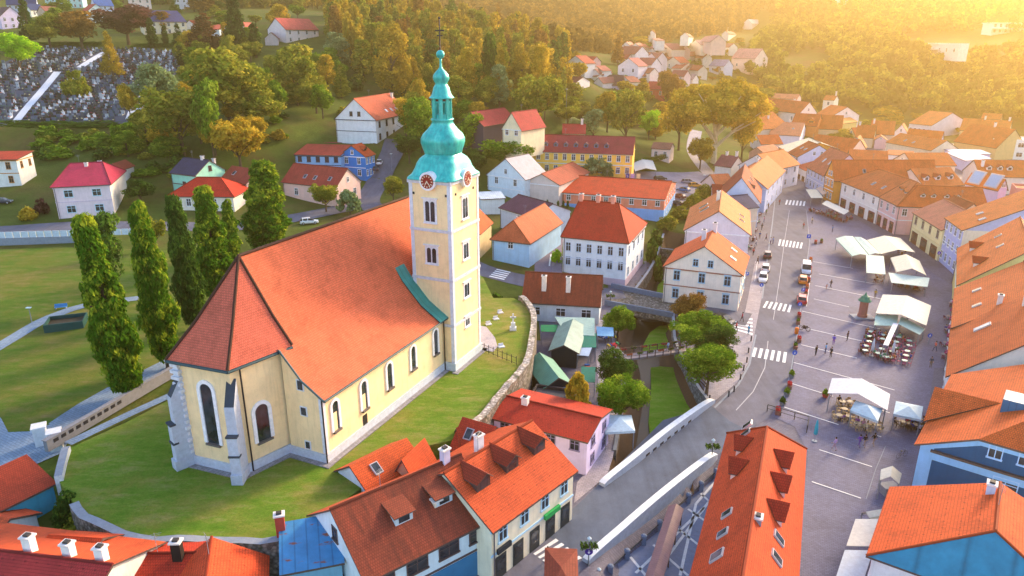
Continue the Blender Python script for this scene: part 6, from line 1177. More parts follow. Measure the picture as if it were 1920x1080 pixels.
# ================================================================== STREET LIFE
def slotmat(o, i, m): o.material_slots[i].link = 'OBJECT'; o.material_slots[i].material = m
def hdg(a, b):
    p, q = G(*a), G(*b); return math.atan2(q[1]-p[1], q[0]-p[0])
def paint(h):
    k = ('paint', h)
    if k not in MATS:
        n = NT('car_paint_'+h); n.col(n.ramp(n.noise(n.coord('Object'), 1.5, 3), [(.3, mul(hexc(h), .85)), (.7, hexc(h))])); n.rough(.28, .5); n.b.inputs['Coat Weight'].default_value = .5; MATS[k] = n.m
    return MATS[k]
def car_meshes(van=False):
    mb = MB(); st = [(-2.1, .72, .62), (-2.0, .82, .86), (-1.3, .86, .9), (0, .87, .92), (.75, .86, .9), (1.5, .83, .8), (1.95, .78, .7), (2.12, .68, .52)] if not van else [(-2.4, .84, .9), (-2.35, .92, 1.0), (-1, .94, 1.02), (.4, .94, 1.02), (1.5, .92, 1.0), (2.1, .9, .9), (2.35, .84, .75)]
    R = []
    for x, w, zt in st: R.append([(x, -w*.9, .26), (x, -w, .48), (x, -w*.98, zt-.1), (x, -w*.86, zt), (x, w*.86, zt), (x, w*.98, zt-.1), (x, w, .48), (x, w*.9, .26)])
    for a, b in zip(R[:-1], R[1:]):
        for j in range(8): mb.face([a[j], b[j], b[(j+1) % 8], a[(j+1) % 8]][::-1])
    mb.face(R[0]); mb.face(R[-1][::-1])
    cab = [(-1.98, .9, .74, .74), (-1.55, 1.4, .6, .76), (-.2, 1.47, .63, .78), (.3, 1.42, .62, .78), (1.12, .88, .72, .78)] if not van else [(-2.38, 1.0, .85, .85), (-2.25, 1.95, .76, .86), (0, 2.0, .78, .88), (1.0, 1.92, .76, .88), (1.75, 1.0, .82, .86)]
    zb = .88 if not van else 1.0; gl = MB()
    mb.face([(cab[1][0]-.02, -cab[1][2], cab[1][1]), (cab[3][0], -cab[3][2], cab[3][1]), (cab[3][0], cab[3][2], cab[3][1]), (cab[1][0]-.02, cab[1][2], cab[1][1])]) if False else None
    for a, b in zip(cab[1:3], cab[2:4]): mb.face([(a[0], -a[2], a[1]), (b[0], -b[2], b[1]), (b[0], b[2], b[1]), (a[0], a[2], a[1])])
    tgt = mb if van else gl
    for s in (-1, 1):
        q = [(cab[0][0], s*cab[0][3], zb), (cab[4][0], s*cab[4][3], zb), (cab[3][0], s*cab[3][2], cab[3][1]), (cab[2][0], s*cab[2][2], cab[2][1]), (cab[1][0], s*cab[1][2], cab[1][1])]; (gl if not van else mb).face(q if s < 0 else q[::-1])
    gl.face([(cab[4][0], -cab[4][3], zb), (cab[4][0], cab[4][3], zb), (cab[3][0], cab[3][2], cab[3][1]), (cab[3][0], -cab[3][2], cab[3][1])]); (gl if not van else mb).face([(cab[0][0], cab[0][3], zb), (cab[0][0], -cab[0][3], zb), (cab[1][0], -cab[1][2], cab[1][1]), (cab[1][0], cab[1][2], cab[1][1])])
    if van:
        for s in (-1, 1): q = [(.45, s*.885, 1.1), (1.5, s*.87, 1.1), (1.02, s*.8, 1.8), (.45, s*.81, 1.82)]; gl.face(q if s < 0 else q[::-1])
    else:
        for x0, x1 in ((-.35, -.22), (-1.5, -1.35)):
            for s in (-1, 1): mb.face([(x0, s*.775, zb), (x1, s*.775, zb), (x1, s*.65, 1.44), (x0, s*.65, 1.44)][::(1 if s < 0 else -1)])
    wh = MB(); k = 14
    for x_, r in ((0, .31),):
        P0 = [(r*math.cos(t), -.1, r*math.sin(t)) for t in np.linspace(0, 6.283, k, endpoint=False)]; P1 = [(p[0], .1, p[2]) for p in P0]; wh.face(P0); wh.face(P1[::-1])
        for i in range(k): wh.face([P0[i], P0[(i+1) % k], P1[(i+1) % k], P1[i]][::-1])
        P2 = [(p[0]*.6, -.115, p[2]*.6) for p in P0]; wh.face(P2, 1); P3 = [(p[0]*.6, .115, p[2]*.6) for p in P0]; wh.face(P3[::-1], 1)
    hl = MB(); hl.box(-.04, -.17, -.07, .05, .17, .07)
    return mb.mesh('body', paint('c0c0c0')), gl.mesh('windows', glass()), wh.mesh('wheel', [plain('tyre', (.02, .02, .022), .9), plain('hub', (.5, .5, .52), .3)]), hl.mesh('headlight', plain('lamp_glass', (.8, .8, .78), .15)), hl.mesh('tail_light', plain('red_lens', (.5, .02, .02), .2))
CM = {False: car_meshes(), True: car_meshes(True)}
def car(label, pos, rz, col, van=False, z=None, cat='car', group=None, sc=1):
    p = GT(*pos) if z is None else G(*pos, z); p[2] += .07; bd, gl, wh, hl, tl = CM[van]; t = thing('parked_van' if van else 'parked_car', label, 'van' if van else cat, p, rz, group, sc)
    b = put('body', bd, t); slotmat(b, 0, paint(col)); put('windows', gl, t); L = 1.32 if not van else 1.5
    for x in (-L, L):
        for y in (-.78, .78): put('wheel', wh, t, Matrix.Translation((x, y*(1.06 if van else 1), .31)))
    X = 2.06 if not van else 2.33
    for y in (-.58, .58): put('headlight', hl, t, Matrix.Translation((X, y, .62))); put('tail_light', tl, t, Matrix.Translation((-X, y, .74)))
    return t
ST = hdg((1440,540), (1455,430))
for lb, pos, rz, c, van in (('white car parked at the kerb in front of another white car', (1435,507), ST, 'eeeef2', 0), ('white car with dark windscreen parked last in the kerb bay by the blue sign', (1430,526), ST+math.pi, 'f2f2f6', 0), ('dark maroon car parked at the kerb ahead of the two white cars', (1439,482), ST, '4a2028', 0),
 ('white and blue delivery van parked beside the flower boxes', (1511,510), ST+math.pi, 'dfe6f4', 1), ('orange car parked behind the white and blue van', (1505,529), ST, 'f08a1e', 0), ('bright red car parked by the crossing near the blue signs', (1503,566), ST, 'd01c2c', 0),
 ('black car on the drive beside the white school', (1013,439), hdg((1000,439), (1026,441)), '141820', 0), ('white hatchback parked on the grass edge behind the church roof', (580,420), hdg((560,421), (600,419))+.1, 'f0f2f6', 0), ('dark blue car on the hill road beside the bright blue house', (705,320), hdg((700,330), (710,310)), '1c2440', 0), ('white car in front of the dark blue car on the hill road', (712,308), hdg((706,318), (717,300)), 'eceef2', 0),
 ('black car waiting beside the zebra crossing at the cream gabled house', (1356,605), hdg((1345,600), (1367,608)), '12141a', 0), ('dark car in the corner of the upper left driveway', (6,382), 0.2, '20304a', 0),
 ('black car at the back of the car park beside the terrace', (1238,338), .2, '15161c', 0), ('dark grey car in the car park left of the black one', (1222,346), .2, '2a2c34', 0), ('white car parked behind the three tall banners', (1207,354), .15, 'e8ecf4', 0), ('blue car at the end of the low red-orange office', (1281,359), 2.4, '3a78b8', 0), ('maroon car beside the blue car behind the stream hedge', (1272,372), 2.4, '4a2430', 0), ('dark blue car behind the stream hedge nearest the office wall', (1266,385), 2.4, '20243c', 0), ('yellow car parked below the clipped hedge', (1303,351), .1, 'e0a03a', 0), ('silver car right of the yellow car in the car park', (1330,352), .1, 'b8bcc8', 0), ('silver-grey car left of the yellow car in the car park', (1290,344), .1, '9098a8', 0)):
    car(lb, pos, rz, c, bool(van))
# --- people: one continuous skinned body per pose
def person_mesh(pose):
    V, E, Rr = [], [], []
    def add(p, r, par=None):
        V.append(p); Rr.append(r); i = len(V)-1
        if par is not None: E.append((par, i))
        return i
    pel = add((0, 0, .95), (.15, .11)); wa = add((0, 0, 1.12), (.135, .1), pel); ch = add((0, .01, 1.32), (.165, .115), wa); nk = add((0, .0, 1.5), (.058, .058), ch); hd = add((0, .015, 1.6), (.085, .1), nk); add((0, .01, 1.72), (.078, .09), hd)
    sw = {'walk': .26, 'stand': .03, 'sit': 0}[pose]
    for s in (-1, 1):
        f = sw*s
        if pose == 'sit': k = add((s*.1, .42, .93), (.075, .075), add((s*.1, .06, .93), (.09, .09), pel)); a = add((s*.1, .44, .55), (.05, .05), k); add((s*.1, .58, .5), (.045, .035), a)
        else: hp = add((s*.1, f*.1, .84), (.092, .092), pel); k = add((s*.1, f*.55+.02, .5), (.064, .064), hp); a = add((s*.1, f-.03*(f < 0), .1), (.045, .045), k); add((s*.11, f+.15, .05), (.045, .032), a)
        sh = add((s*.2, 0, 1.42), (.062, .062), ch); el = add((s*.25, -f*.35+(.02 if pose != 'sit' else .1), 1.15), (.045, .045), sh); wr = add((s*.24, -f*.8+.12+(.15 if pose == 'sit' else 0), .95 if pose != 'sit' else 1.05), (.03, .034), el); hnd = add((s*.235, -f*.9+.17+(.15 if pose == 'sit' else 0), .88 if pose != 'sit' else 1.03), (.03, .04), wr)
    me = bpy.data.meshes.new('body'); me.from_pydata(V, E, []); o = bpy.data.objects.new('tmp', me); COL.objects.link(o); sk = o.modifiers.new('s', 'SKIN'); sd = me.skin_vertices[0].data
    for i, r in enumerate(Rr): sd[i].radius = r
    sd[0].use_root = True; ss = o.modifiers.new('u', 'SUBSURF'); ss.levels = ss.render_levels = 1
    dg = bpy.context.evaluated_depsgraph_get(); m = bpy.data.meshes.new_from_object(o.evaluated_get(dg)); bpy.data.objects.remove(o)
    for i in range(4): m.materials.append(None)
    for p in m.polygons:
        z = p.center.z; x = abs(p.center.x); p.use_smooth = True
        p.material_index = 0 if (z > 1.47 or (x > .2 and z < 1.08 and pose != 'sit') or (x > .2 and p.center.y > .2)) else 1 if z > (1.0 if pose != 'sit' else 1.02) else 3 if (z < .12 or (pose == 'sit' and z < .56)) else 2
    if pose == 'sit':
        for v in m.vertices: v.co.z -= .42
    h = MB(); zo = -.42 if pose == 'sit' else 0; h.lathe([(.06, 1.55+zo), (.098, 1.62+zo), (.1, 1.7+zo), (.075, 1.77+zo), (.02, 1.8+zo)], 10, 0, (0, -.025)); return m, h.mesh('hair', plain('hair', (.05, .03, .02)), True)
PM = {k: person_mesh(k) for k in ('walk', 'stand', 'sit')}; SKIN = plain('skin', hexc('c8987c'), .6)
def cloth(h): return plain('cloth_'+h, hexc(h), .9, .1)
def person(label, pos, rz, top, legs, pose='walk', z=0, hair='2a1c14', group=None, sc=1):
    p = G(*pos, z) if len(pos) == 2 else np.array(pos, float); m, h = PM[pose]; t = thing('person', label, 'person', (p[0], p[1], p[2]+.09), rz, group, sc); b = put('body', m, t)
    for i, mt in enumerate((SKIN, cloth(top), cloth(legs), cloth('2a2624'))): slotmat(b, i, mt)
    hh = put('hair', h, t); slotmat(hh, 0, plain('hair_'+hair, hexc(hair), .8)); return t
for lb, pos, rz, a, b, ps in (('woman in purple top walking with two others across the lower square', (1610,840), .3, '7a48b0', '6a5ca0', 'walk'), ('person in black beside the purple-topped walker on the lower square', (1620,840), .2, '181a24', 'c0a090', 'walk'), ('person in black walking slightly apart on the lower square', (1637,837), .1, '141418', 'b89888', 'walk'),
 ('person in black at the left of the group on the middle square', (1529,668), .5, '16161c', '2a2a34', 'stand'), ('person in light blue top in the group on the middle square', (1547,664), 1.2, '5aa8e0', '3a4c7c', 'stand'), ('dark-haired person bending toward the pram on the middle square', (1557,671), 2, '24303c', '1c2028', 'stand'), ('person in violet standing behind the group on the middle square', (1562,648), 2.6, '6a4cc0', 'a06ca8', 'stand'),
 ('person in dark clothes on the riverside pavement near the chestnuts', (1366,679), 3, '2a3444', '1c2430', 'stand'), ('second person standing close on the riverside pavement', (1375,680), 3.1, '3a2a2c', '20242c', 'walk'), ('person in red on the striped crossing beside the black car', (1380,622), 1.2, 'd84048', '3c3440', 'walk'), ('person in a red coat at the far edge of the striped crossing', (1391,604), 1.4, 'c83850', '5a4048', 'walk'), ('person in turquoise at the near right of the striped crossing', (1403,628), 1.8, '2aa0c8', '2c84b0', 'stand'),
 ('person in black shirt crossing the zebra at the bottom', (1027,1056), -2, '201c20', '24222c', 'walk'), ('second pedestrian on the bottom zebra crossing with dark jacket', (1047,1062), -2.1, '1c1e28', '1a1c22', 'walk'), ('pedestrian at the kerb by the bottom zebra crossing', (1066,1072), -1.8, '3a2c30', '20222a', 'walk'), ('child in pale blue crossing the flower-boxed footbridge', (1252,660), 1, 'a8c8f0', '5a78b0', 'walk'),
 ('person walking a small child across the upper square', (1557,541), .4, '3c2830', '2a2028', 'walk'), ('person in red crossing the far main street', (1461,385), .4, 'a83038', '6a2830', 'walk'), ('person in blue and white in the group on the left pavement', (1449,458), 1.4, '5a78c0', '3a4880', 'stand'), ('person in pale shirt in the group on the left pavement', (1444,459), 1.7, 'd8d4e4', '6a5a78', 'stand'), ('person in mauve walking up the left pavement', (1436,452), 1.5, '8a5a78', '4a3a4c', 'walk'), ('lone walker in brown on the left pavement beside the parked cars', (1420,496), 1.6, '4a2c30', '3a2428', 'walk'),
 ('shopper in red at the market stall counter near the footbridge', (1154,664), 1.0, 'c83444', 'd8d0d8', 'stand'), ('person in violet shorts near the cream booth', (1564,845), .8, 'c8a8d8', 'b08c9c', 'walk'), ('person in the park path crowd near the car park', (1337,318), 1.4, '6a4a5c', '4a3844', 'walk'), ('second walker on the park path near the car park', (1345,320), 1.4, '8a6a7c', '5a4450', 'walk')):
    person(lb, pos, rz, a, b, ps, 0 if pos[1] > 330 else T(*GT(*pos)[:2]))
for i, (u, v, c, cn) in enumerate(((1412,480,'c84a50','coral'),(1417,462,'e8dcd0','cream'),(1424,448,'3c5c9c','blue'),(1428,432,'2c2a30','black'),(1432,418,'a85a84','pink'),(1436,404,'6c8c5c','green'),(1440,392,'8a6a4c','tan'),(1443,376,'5a4a8c','violet'),(1506,430,'b83c44','red'),(1522,420,'d8c4a0','beige'),(1560,436,'4c7ca8','sky blue'),(1640,560,'c8a030','yellow'),(1588,640,'54343c','plum'),(1752,660,'d86a5c','salmon'),(1744,690,'3a4a5c','slate'))): person('pedestrian in a '+cn+' top strolling '+('along the left pavement of the main street' if i < 8 else 'across the square'), (u, v), i*1.1, c, ['2c2c38', '4a5878', '7a6a5c'][i % 3], 'walk' if i % 2 else 'stand')
person('small child beside the adult on the upper square', (1549,543), .4, 'c87868', '8a4a40', sc=.6)
# --- awnings, pavilions, parasols
def fabric(h): return plain('canvas_'+h, mul(hexc(h), .8), .75, .2)
POST = plain('post_metal', hexc('8a8e98'), .5)
def canopy(label, P, h=2.6, rise=.8, kind='gable', col='f4efe6', cat='canopy', name='canopy', z=0, posts=True, drop=0, vent=False):
    W_ = [G(*p, z+h) for p in P]; c = sum(W_)/4; a = W_[1]-W_[0]; 
    nz = sum(np.cross(W_[i]-c, W_[(i+1) % 4]-c)[2] for i in range(4)); 
    if nz < 0: W_ = [W_[1], W_[0], W_[3], W_[2]]
    q = [p-c for p in W_]; t = thing(name, label, cat, (c[0], c[1], z)); Q = [(p[0], p[1], h) for p in q]
    if drop:
        k = sorted(range(4), key=lambda i: q[i][1])[:2]
        for i in k: Q[i] = (Q[i][0], Q[i][1], h-drop)
    mb = MB(); mid = lambda a_, b_, dz: tuple((a_[i]+b_[i])/2+(dz if i == 2 else 0) for i in range(3))
    if kind == 'gable': r0, r1 = mid(Q[0], Q[3], rise), mid(Q[1], Q[2], rise); pl = [[Q[0], Q[1], r1, r0], [r0, r1, Q[2], Q[3]]]
    elif kind == 'pyr': ap = (0, 0, h+rise); pl = [[Q[i], Q[(i+1) % 4], ap] for i in range(4)]
    else: pl = [Q]
    mb.slab(pl, .06, 0, 0); mb.build('canvas', fabric(col), t)
    if kind != 'flat':
        mb = MB()
        for i in range(4):
            if kind == 'gable' and i in (1, 3): continue
            a_, b_ = Q[i], Q[(i+1) % 4]; mb.face([a_, (a_[0], a_[1], a_[2]-.28), (b_[0], b_[1], b_[2]-.28), b_]); 
        mb.build('valance', fabric(col), t)
    if posts:
        for p in Q: pb = MB(); s = .93; pb.box(p[0]*s-.05, p[1]*s-.05, 0, p[0]*s+.05, p[1]*s+.05, p[2]-.02); pb.build('post', POST, t)
    return t
canopy('big white gabled marquee on the lower square over cafe tables', [(1560,709),(1552,737),(1664,769),(1669,739)], 2.7, 1.1, col='eeeaf0')
canopy('cream double-pitched marquee beside the long cafe terrace', [(1655,552),(1642,587),(1737,610),(1746,573)], 2.8, .8, col='f6eedc')
canopy('mint valance awning on the front left of the cream marquee', [(1642,589),(1684,591),(1683,606),(1640,604)], 2.4, 0, 'flat', 'd8efdc', posts=True, drop=.5)
canopy('mint valance awning on the front right of the cream marquee', [(1690,593),(1736,611),(1726,622),(1684,607)], 2.4, 0, 'flat', 'd8efdc', drop=.5)
canopy('long narrow white canvas strip over the middle of the cafe terrace', [(1675,605),(1684.5,607),(1665.5,648),(1656,646)], 2.5, 0, 'flat', 'f6f4fa')
canopy('cream gabled market tent in the upper square row', [(1625,450),(1652,476),(1716,473),(1688,446)], 2.8, .8, col='fbf0d8')
canopy('cream gabled tent above the mint awning on the upper square', [(1670,483),(1681,510),(1737,516),(1724,489)], 2.8, 1.1, col='fbf0d8')
canopy('mint white front awning of the lower cream tent on the upper square', [(1666,511),(1743,521),(1740,534),(1672,526)], 2.5, 0, 'flat', 'e2f4e8', drop=.4)
canopy('mint green awning at the left end of the upper tent row', [(1567,447),(1598,480),(1628,478),(1599,443)], 2.7, .35, col='d4ecdc')
canopy('pale mint awning next to the cream gabled market tent', [(1601,444),(1630,478),(1652,476),(1624,450)], 2.7, .35, col='dff0e4')
canopy('square mint-white awning below the cream gabled market tent', [(1624,478),(1657,480),(1661,511),(1625,508)], 2.7, 0, 'flat', 'e4f4e4', drop=.35)
canopy('pale blue square parasol overlapping the white marquee', [(1604,751),(1655,766),(1646,790),(1594,769)], 2.4, .7, 'pyr', 'd8ecf6', 'parasol', 'square_parasol')
canopy('pale blue square parasol against the blue house corner', [(1680,752),(1731,762),(1727,787),(1675,776)], 2.4, .6, 'pyr', 'd8ecf6', 'parasol', 'square_parasol')
canopy('white and blue pavilion tent beside the stream below the round tree', [(1132,778),(1184,778),(1191,808),(1135,811)], 2.5, .8, 'pyr', 'd4e8f4', 'pavilion', 'pavilion')
canopy('cream awning at the far end of the main street cafes', [(1511,355),(1531,355),(1544,369),(1521,369)], 2.7, 0, 'flat', 'fbf2d8', drop=.3)
canopy('long cream awning over the dark red street cafe', [(1541,382),(1550,375.5),(1593,393.5),(1583,400)], 2.8, 0, 'flat', 'f8f0e0', drop=.3)
canopy('pinkish awning against the tall orange house', [(1530,353),(1546,347),(1559,357),(1543,364)], 2.7, 0, 'flat', 'f0d4c4', drop=.2)
canopy('white terrace marquee beside the car park', [(1184,302),(1191,321),(1231,319),(1224,301)], 2.8, .8, col='f4ece4', z=4.5)
canopy('upper cream awning on the street side of the bottom right house', [(1604,973),(1652,973),(1640,1024),(1587,1023)], 3.0, 0, 'flat', 'f2eee4', posts=False, drop=0, name='awning', cat='awning')
canopy('lower pale blue awning on the street side of the bottom right house', [(1584,1031),(1637,1032),(1620,1086),(1566,1086)], 3.0, 0, 'flat', 'dce8f4', posts=False, name='awning', cat='awning')
canopy('small cream parasol above the two awnings of the bottom right house', [(1615,961),(1656,954),(1656,966),(1630,971)], 2.6, .4, 'gable', 'f4ecdc', 'parasol', 'square_parasol')
canopy('cream gabled market booth beside the blue house corner', [(1652,880),(1650,900),(1686,907),(1691,888)], 2.4, .7, 'gable', 'f6eedc', 'booth', 'market_booth')
t = thing('booth_counter', 'grey counter standing under the cream gabled market booth', 'counter', G(1665, 925), .2); mb = MB(); mb.box(-.8, -.5, .03, .8, .5, 1.0); mb.box(-.9, -.6, 1.0, .9, .6, 1.06); mb.build('counter_body', plain('counter_grey', hexc('8e929c')), t)
# folded parasols
for u, v, lb in ((1634,668,'folded white parasol at the left front of the cafe terrace'), (1672,672,'folded white parasol at the middle front of the cafe terrace'), (1660,606,'folded white parasol before the left mint awning'), (1698,612,'folded white parasol before the right mint awning'), (1527,828,'folded turquoise parasol beside the long orange house')):
    t = thing('folded_parasol', lb, 'parasol', G(u, v)); mb = MB(); mb.tube([(0, 0, .06), (0, 0, 3.1)], .035, 6); mb.build('pole', POST, t); mb = MB(); mb.lathe([(.1, .95), (.24, 1.1), (.2, 2.0), (.1, 2.8), (.02, 3.05)], 10); mb.build('canvas', fabric('2ab8d0' if 'turq' in lb else 'e6e8f2'), t, True); mb = MB(); mb.lathe([(.32, .05), (.32, .12), (.05, .14)], 12); mb.build('base', plain('concrete_foot', hexc('9aa0a8')), t)
# cafe furniture
def table_meshes():
    mb = MB(); mb.lathe([(.4, .72), (.42, .74), (.4, .76)], 14); top = mb.mesh('tabletop', plain('table_green', hexc('cfe0c8'), .5)); mb = MB(); mb.tube([(0, 0, .04), (0, 0, .72)], .04, 6); mb.lathe([(.24, .03), (.24, .07), (.04, .09)], 10); return top, mb.mesh('leg', plain('dark_metal', (.04, .04, .045)))
TBL = table_meshes()
def chair_mesh():
    mb = MB(); mb.box(-.22, -.22, .42, .22, .22, .47)
    for x in (-.2, .2):
        for y in (-.2, .2): mb.box(x-.02, y-.02, .02, x+.02, y+.02, .42)
    mb.box(-.22, -.24, .47, -.18, -.2, .88); mb.box(.18, -.24, .47, .22, -.2, .88); mb.box(-.22, -.25, .6, .22, -.21, .88); return mb.mesh('cafe_chair', plain('wicker', hexc('6a3a44'), .8))
CHM = chair_mesh(); rng = random.Random(21)
def setting(pos, where, ccol, tcol='cfe0c8', seat=.5, n=4):
    p = G(*pos); p[2] = .035; t = thing('cafe_table', 'round cafe table '+where, 'table', p, 0, 'cafe tables '+where); tp_ = put('tabletop', TBL[0], t); slotmat(tp_, 0, plain('table_'+tcol, hexc(tcol), .5)); put('leg', TBL[1], t); a0 = rng.uniform(0, 1.57)
    for k in range(n):
        a = a0+k*6.283/n+rng.uniform(-.2, .2); q = (p[0]+.72*math.cos(a), p[1]+.72*math.sin(a), .035); c = put('cafe_chair', CHM); c.location = q; c.rotation_euler = (0, 0, a+math.pi/2); slotmat(c, 0, plain('wicker_'+ccol, hexc(ccol), .8)); tag(c, 'small cafe chair '+where, 'chair', 'cafe chairs '+where)
        if rng.random() < seat*.45:
            cl = rng.choice(['c8304c', '3a4c9c', 'd8a0b8', '8a4ca0', 'e8e0e8', '24242c', '4aa080', 'c87a4c']); person('seated guest '+where, (p[0]+.68*math.cos(a), p[1]+.68*math.sin(a), -.1), a+math.pi/2, cl, '2a2a38', 'sit', group='seated guests '+where)
W1 = 'on the long terrace in front of the cream marquee'
for x, y in ((225,615),(215,680),(205,750),(165,810),(150,870),(390,660),(385,715),(370,850),(325,910),(600,690),(570,755),(540,830),(510,885),(490,965),(745,740),(745,805),(720,880),(700,940),(680,1010),(420,960)): setting((1600+x/7.2, 540+y/7.2+4), W1, 'a04c70' if x > 450 else '7a3440', seat=1.0)
W2 = 'under the big white marquee on the lower square'
for x, y in ((1578,762),(1592,762),(1605,768),(1582,776),(1572,788),(1590,790),(1606,803),(1622,808),(1640,806)): setting((x, y), W2, 'b09878', 'b8a890', .4)
W3 = 'beside the blue house under the square parasol'
for x, y in ((1690,800),(1703,803),(1716,806),(1722,795)): setting((x, y), W3, '3a3034', '6a5a50', .5)
W4 = 'of the dark red street cafe below the long awning'
for x, y in ((1522,397),(1532,401),(1542,403),(1552,407),(1562,410),(1572,414),(1582,417),(1592,412),(1556,400),(1570,405)): setting((x, y), W4, '7a1c2c', '8a5a5c', .6)
W5 = 'in the shade of the upper square tents'
for x, y in ((1650,522),(1646,530),(1684,538),(1698,540),(1712,543),(1724,545),(1690,478),(1700,470),(1630,496)): setting((x, y), W5, '5c2024', '8a6a5c', .3, 3)
W6 = 'at the wall of the flower-lined house on the square'
for x, y in ((1778,600),(1774,625),(1772,650),(1768,672),(1782,575)): setting((x, y), W6, '6a3050', '7a6a70', .4, 2)
W8 = 'along the left pavement of the main street'
for x, y in ((1408,468),(1411,452),(1414,436),(1418,420),(1422,405),(1427,390)): setting((x, y), W8, '6a2430', '7a6a68', .6, 3)
W7 = 'on the terrace by the car park'
for x, y in ((1200,332),(1215,333),(1232,331),(1245,330)): setting((x, y+4), W7, '3a2c34', '6a5a60', .3) if False else None
# planters, topiary
def flowers(n, lx, ly, h, z0, hue, seed):
    g = np.random.default_rng(seed); P = np.stack([g.uniform(-lx, lx, n), g.uniform(-ly, ly, n), z0+g.uniform(0, h, n)], 1); N = g.normal(size=(n, 3))+np.array([0, 0, .8]); N /= np.linalg.norm(N, axis=1)[:, None]; A = np.cross(N, g.normal(size=(n, 3))); A /= np.linalg.norm(A, axis=1)[:, None]; B = np.cross(N, A); s = .09
    return quads_mesh('flowers', np.stack([P-A*s, P+B*s, P+A*s, P-B*s], 1).astype(np.float32), g.uniform(0, 1, n).astype(np.float32), leaf_mat(*hue, name='petals'))
FRED, FMAG, FGRN, FORG = flowers(160, .62, .26, .35, .5, ('a03040', 'd85a50'), 1), flowers(300, .8, .28, .5, .1, ('a0186c', 'd84898'), 2), flowers(160, .6, .26, .4, .5, ('35501c', '6a8a30'), 3), flowers(160, .62, .26, .35, .5, ('a85a3c', 'd89060'), 4)
mb = MB(); mb.box(-.7, -.3, .03, .7, .3, .52); mb.box(-.74, -.34, .48, .74, .34, .55); BOXM = mb.mesh('trough', plain('terracotta', hexc('8a5a50'), .85))
def planter(pos, label, fl, rz, group=None):
    p = G(*pos); t = thing('flower_planter', label, 'planter', (p[0], p[1], .02), rz, group); put('trough', BOXM, t); put('flowers', fl, t)
for i, (u, v) in enumerate(((1519,507),(1518,514),(1516,528),(1513,541),(1511,551),(1509,562),(1508,571),(1520,490))): planter((u, v), 'terracotta trough of orange-red flowers in the row beside the parked van and orange car', FORG if i % 2 else FRED, ST, 'flower troughs beside the parked van')
for u, v, fl, lb in ((1498,595,FRED,'red flower trough at the square end of the upper zebra crossing'),(1496,607,FGRN,'green planted trough just below the red one at the upper zebra crossing'),(1498,640,FRED,'red flower trough beside the round blue sign on the square edge'),(1491,653,FGRN,'dark planted trough next to the lower zebra crossing'),(1480,727,FRED,'red flower trough between two round topiary pots'),(1458,775,FRED,'red flower trough at the black railing corner'),(1540,455,FGRN,'planted trough left of the upper tent row'),(1529,457,FRED,'small red trough by the square blue parking sign')): planter((u, v), lb, fl, ST)
for u, v, lb in ((1484,708,'large round topiary in a pot at the head of the pot row'),(1475,742,'middle yellow-green topiary in a pot along the square edge'),(1467,760,'round dark topiary in a pot near the black railing'),(1547,745,'topiary in a red pot beside the white marquee')):
    p = G(u, v); t = thing('topiary_pot', lb, 'planter', (p[0], p[1], .02)); mb = MB(); mb.lathe([(.32, .02), (.45, .5), (.48, .55), (.4, .56)], 12); mb.build('pot', plain('red_pot', hexc('b83a34')) if 'red' in lb else plain('grey_pot', hexc('7a8088')), t); Q, tt = leaf_quads('bush', 700, .9, 77); o = put('foliage', quads_mesh('foliage', Q*.1+np.array([0, 0, .45], np.float32), tt, leaf_mat(*HUE['dark' if 'dark' in lb else 'green'])), t)
# magenta flower boxes on the flower-lined house wall
for i, (u, v) in enumerate(((1796,566),(1794,582),(1792,598),(1790,614),(1788,630),(1787,646),(1785,662))):
    p = G(u, v, 3.6); t = thing('flower_box', 'window box of magenta flowers on the street wall of the flower-lined house', 'flower box', (p[0]-.25, p[1], 3.1), math.pi/2, 'magenta window boxes'); mb = MB(); mb.box(-.8, -.2, 0, .8, .2, .25); mb.build('box', plain('box_brown', hexc('5a3a34')), t); put('flowers', FMAG, t, Matrix.Translation((0, 0, .05)))
# signs
def sign(label, plate, base, shape='round', col='1c5cc8', z=0, r=.38):
    p = G(*base, z); h = max(1.6, ztop(p[0], p[1], plate[1])-z); t = thing('road_sign', label, 'sign', (p[0], p[1], z), 0); mb = MB(); mb.tube([(0, 0, 0), (0, 0, h+.2)], .035, 6); mb.build('pole', POST, t); mb = MB()
    k = 18 if shape == 'round' else 4; a0 = 0 if shape == 'round' else math.pi/4; rr = r if shape == 'round' else r*1.3
    P = [(rr*math.cos(a), -.05, h+rr*math.sin(a)) for a in np.linspace(a0, a0+6.283, k, endpoint=False)]; Q = [(x, -.03, z_) for x, y, z_ in P]; mb.face(P, 0); mb.face(Q[::-1], 1)
    for i in range(k): mb.face([P[i], Q[i], Q[(i+1) % k], P[(i+1) % k]][::-1], 1)
    pl = mb.build('plate', [plain('sign_'+col, hexc(col), .4), POST], t); 
    mb = MB()
    if shape == 'round': mb.box(-.04, -.062, h-.18, .04, -.052, h+.16); mb.face([(-.16, -.06, h-.02), (.16, -.06, h-.02), (0, -.06, h-.24)][::1])
    else: mb.box(-.12, -.062, h-.22, -.04, -.052, h+.22); mb.box(-.04, -.062, h+.14, .14, -.052, h+.22); mb.box(-.04, -.062, h-.04, .14, -.052, h+.04); mb.box(.08, -.061, h+.04, .14, -.052, h+.14)
    mb.build('symbol', plain('sign_white', (.85, .85, .88), .4), pl)
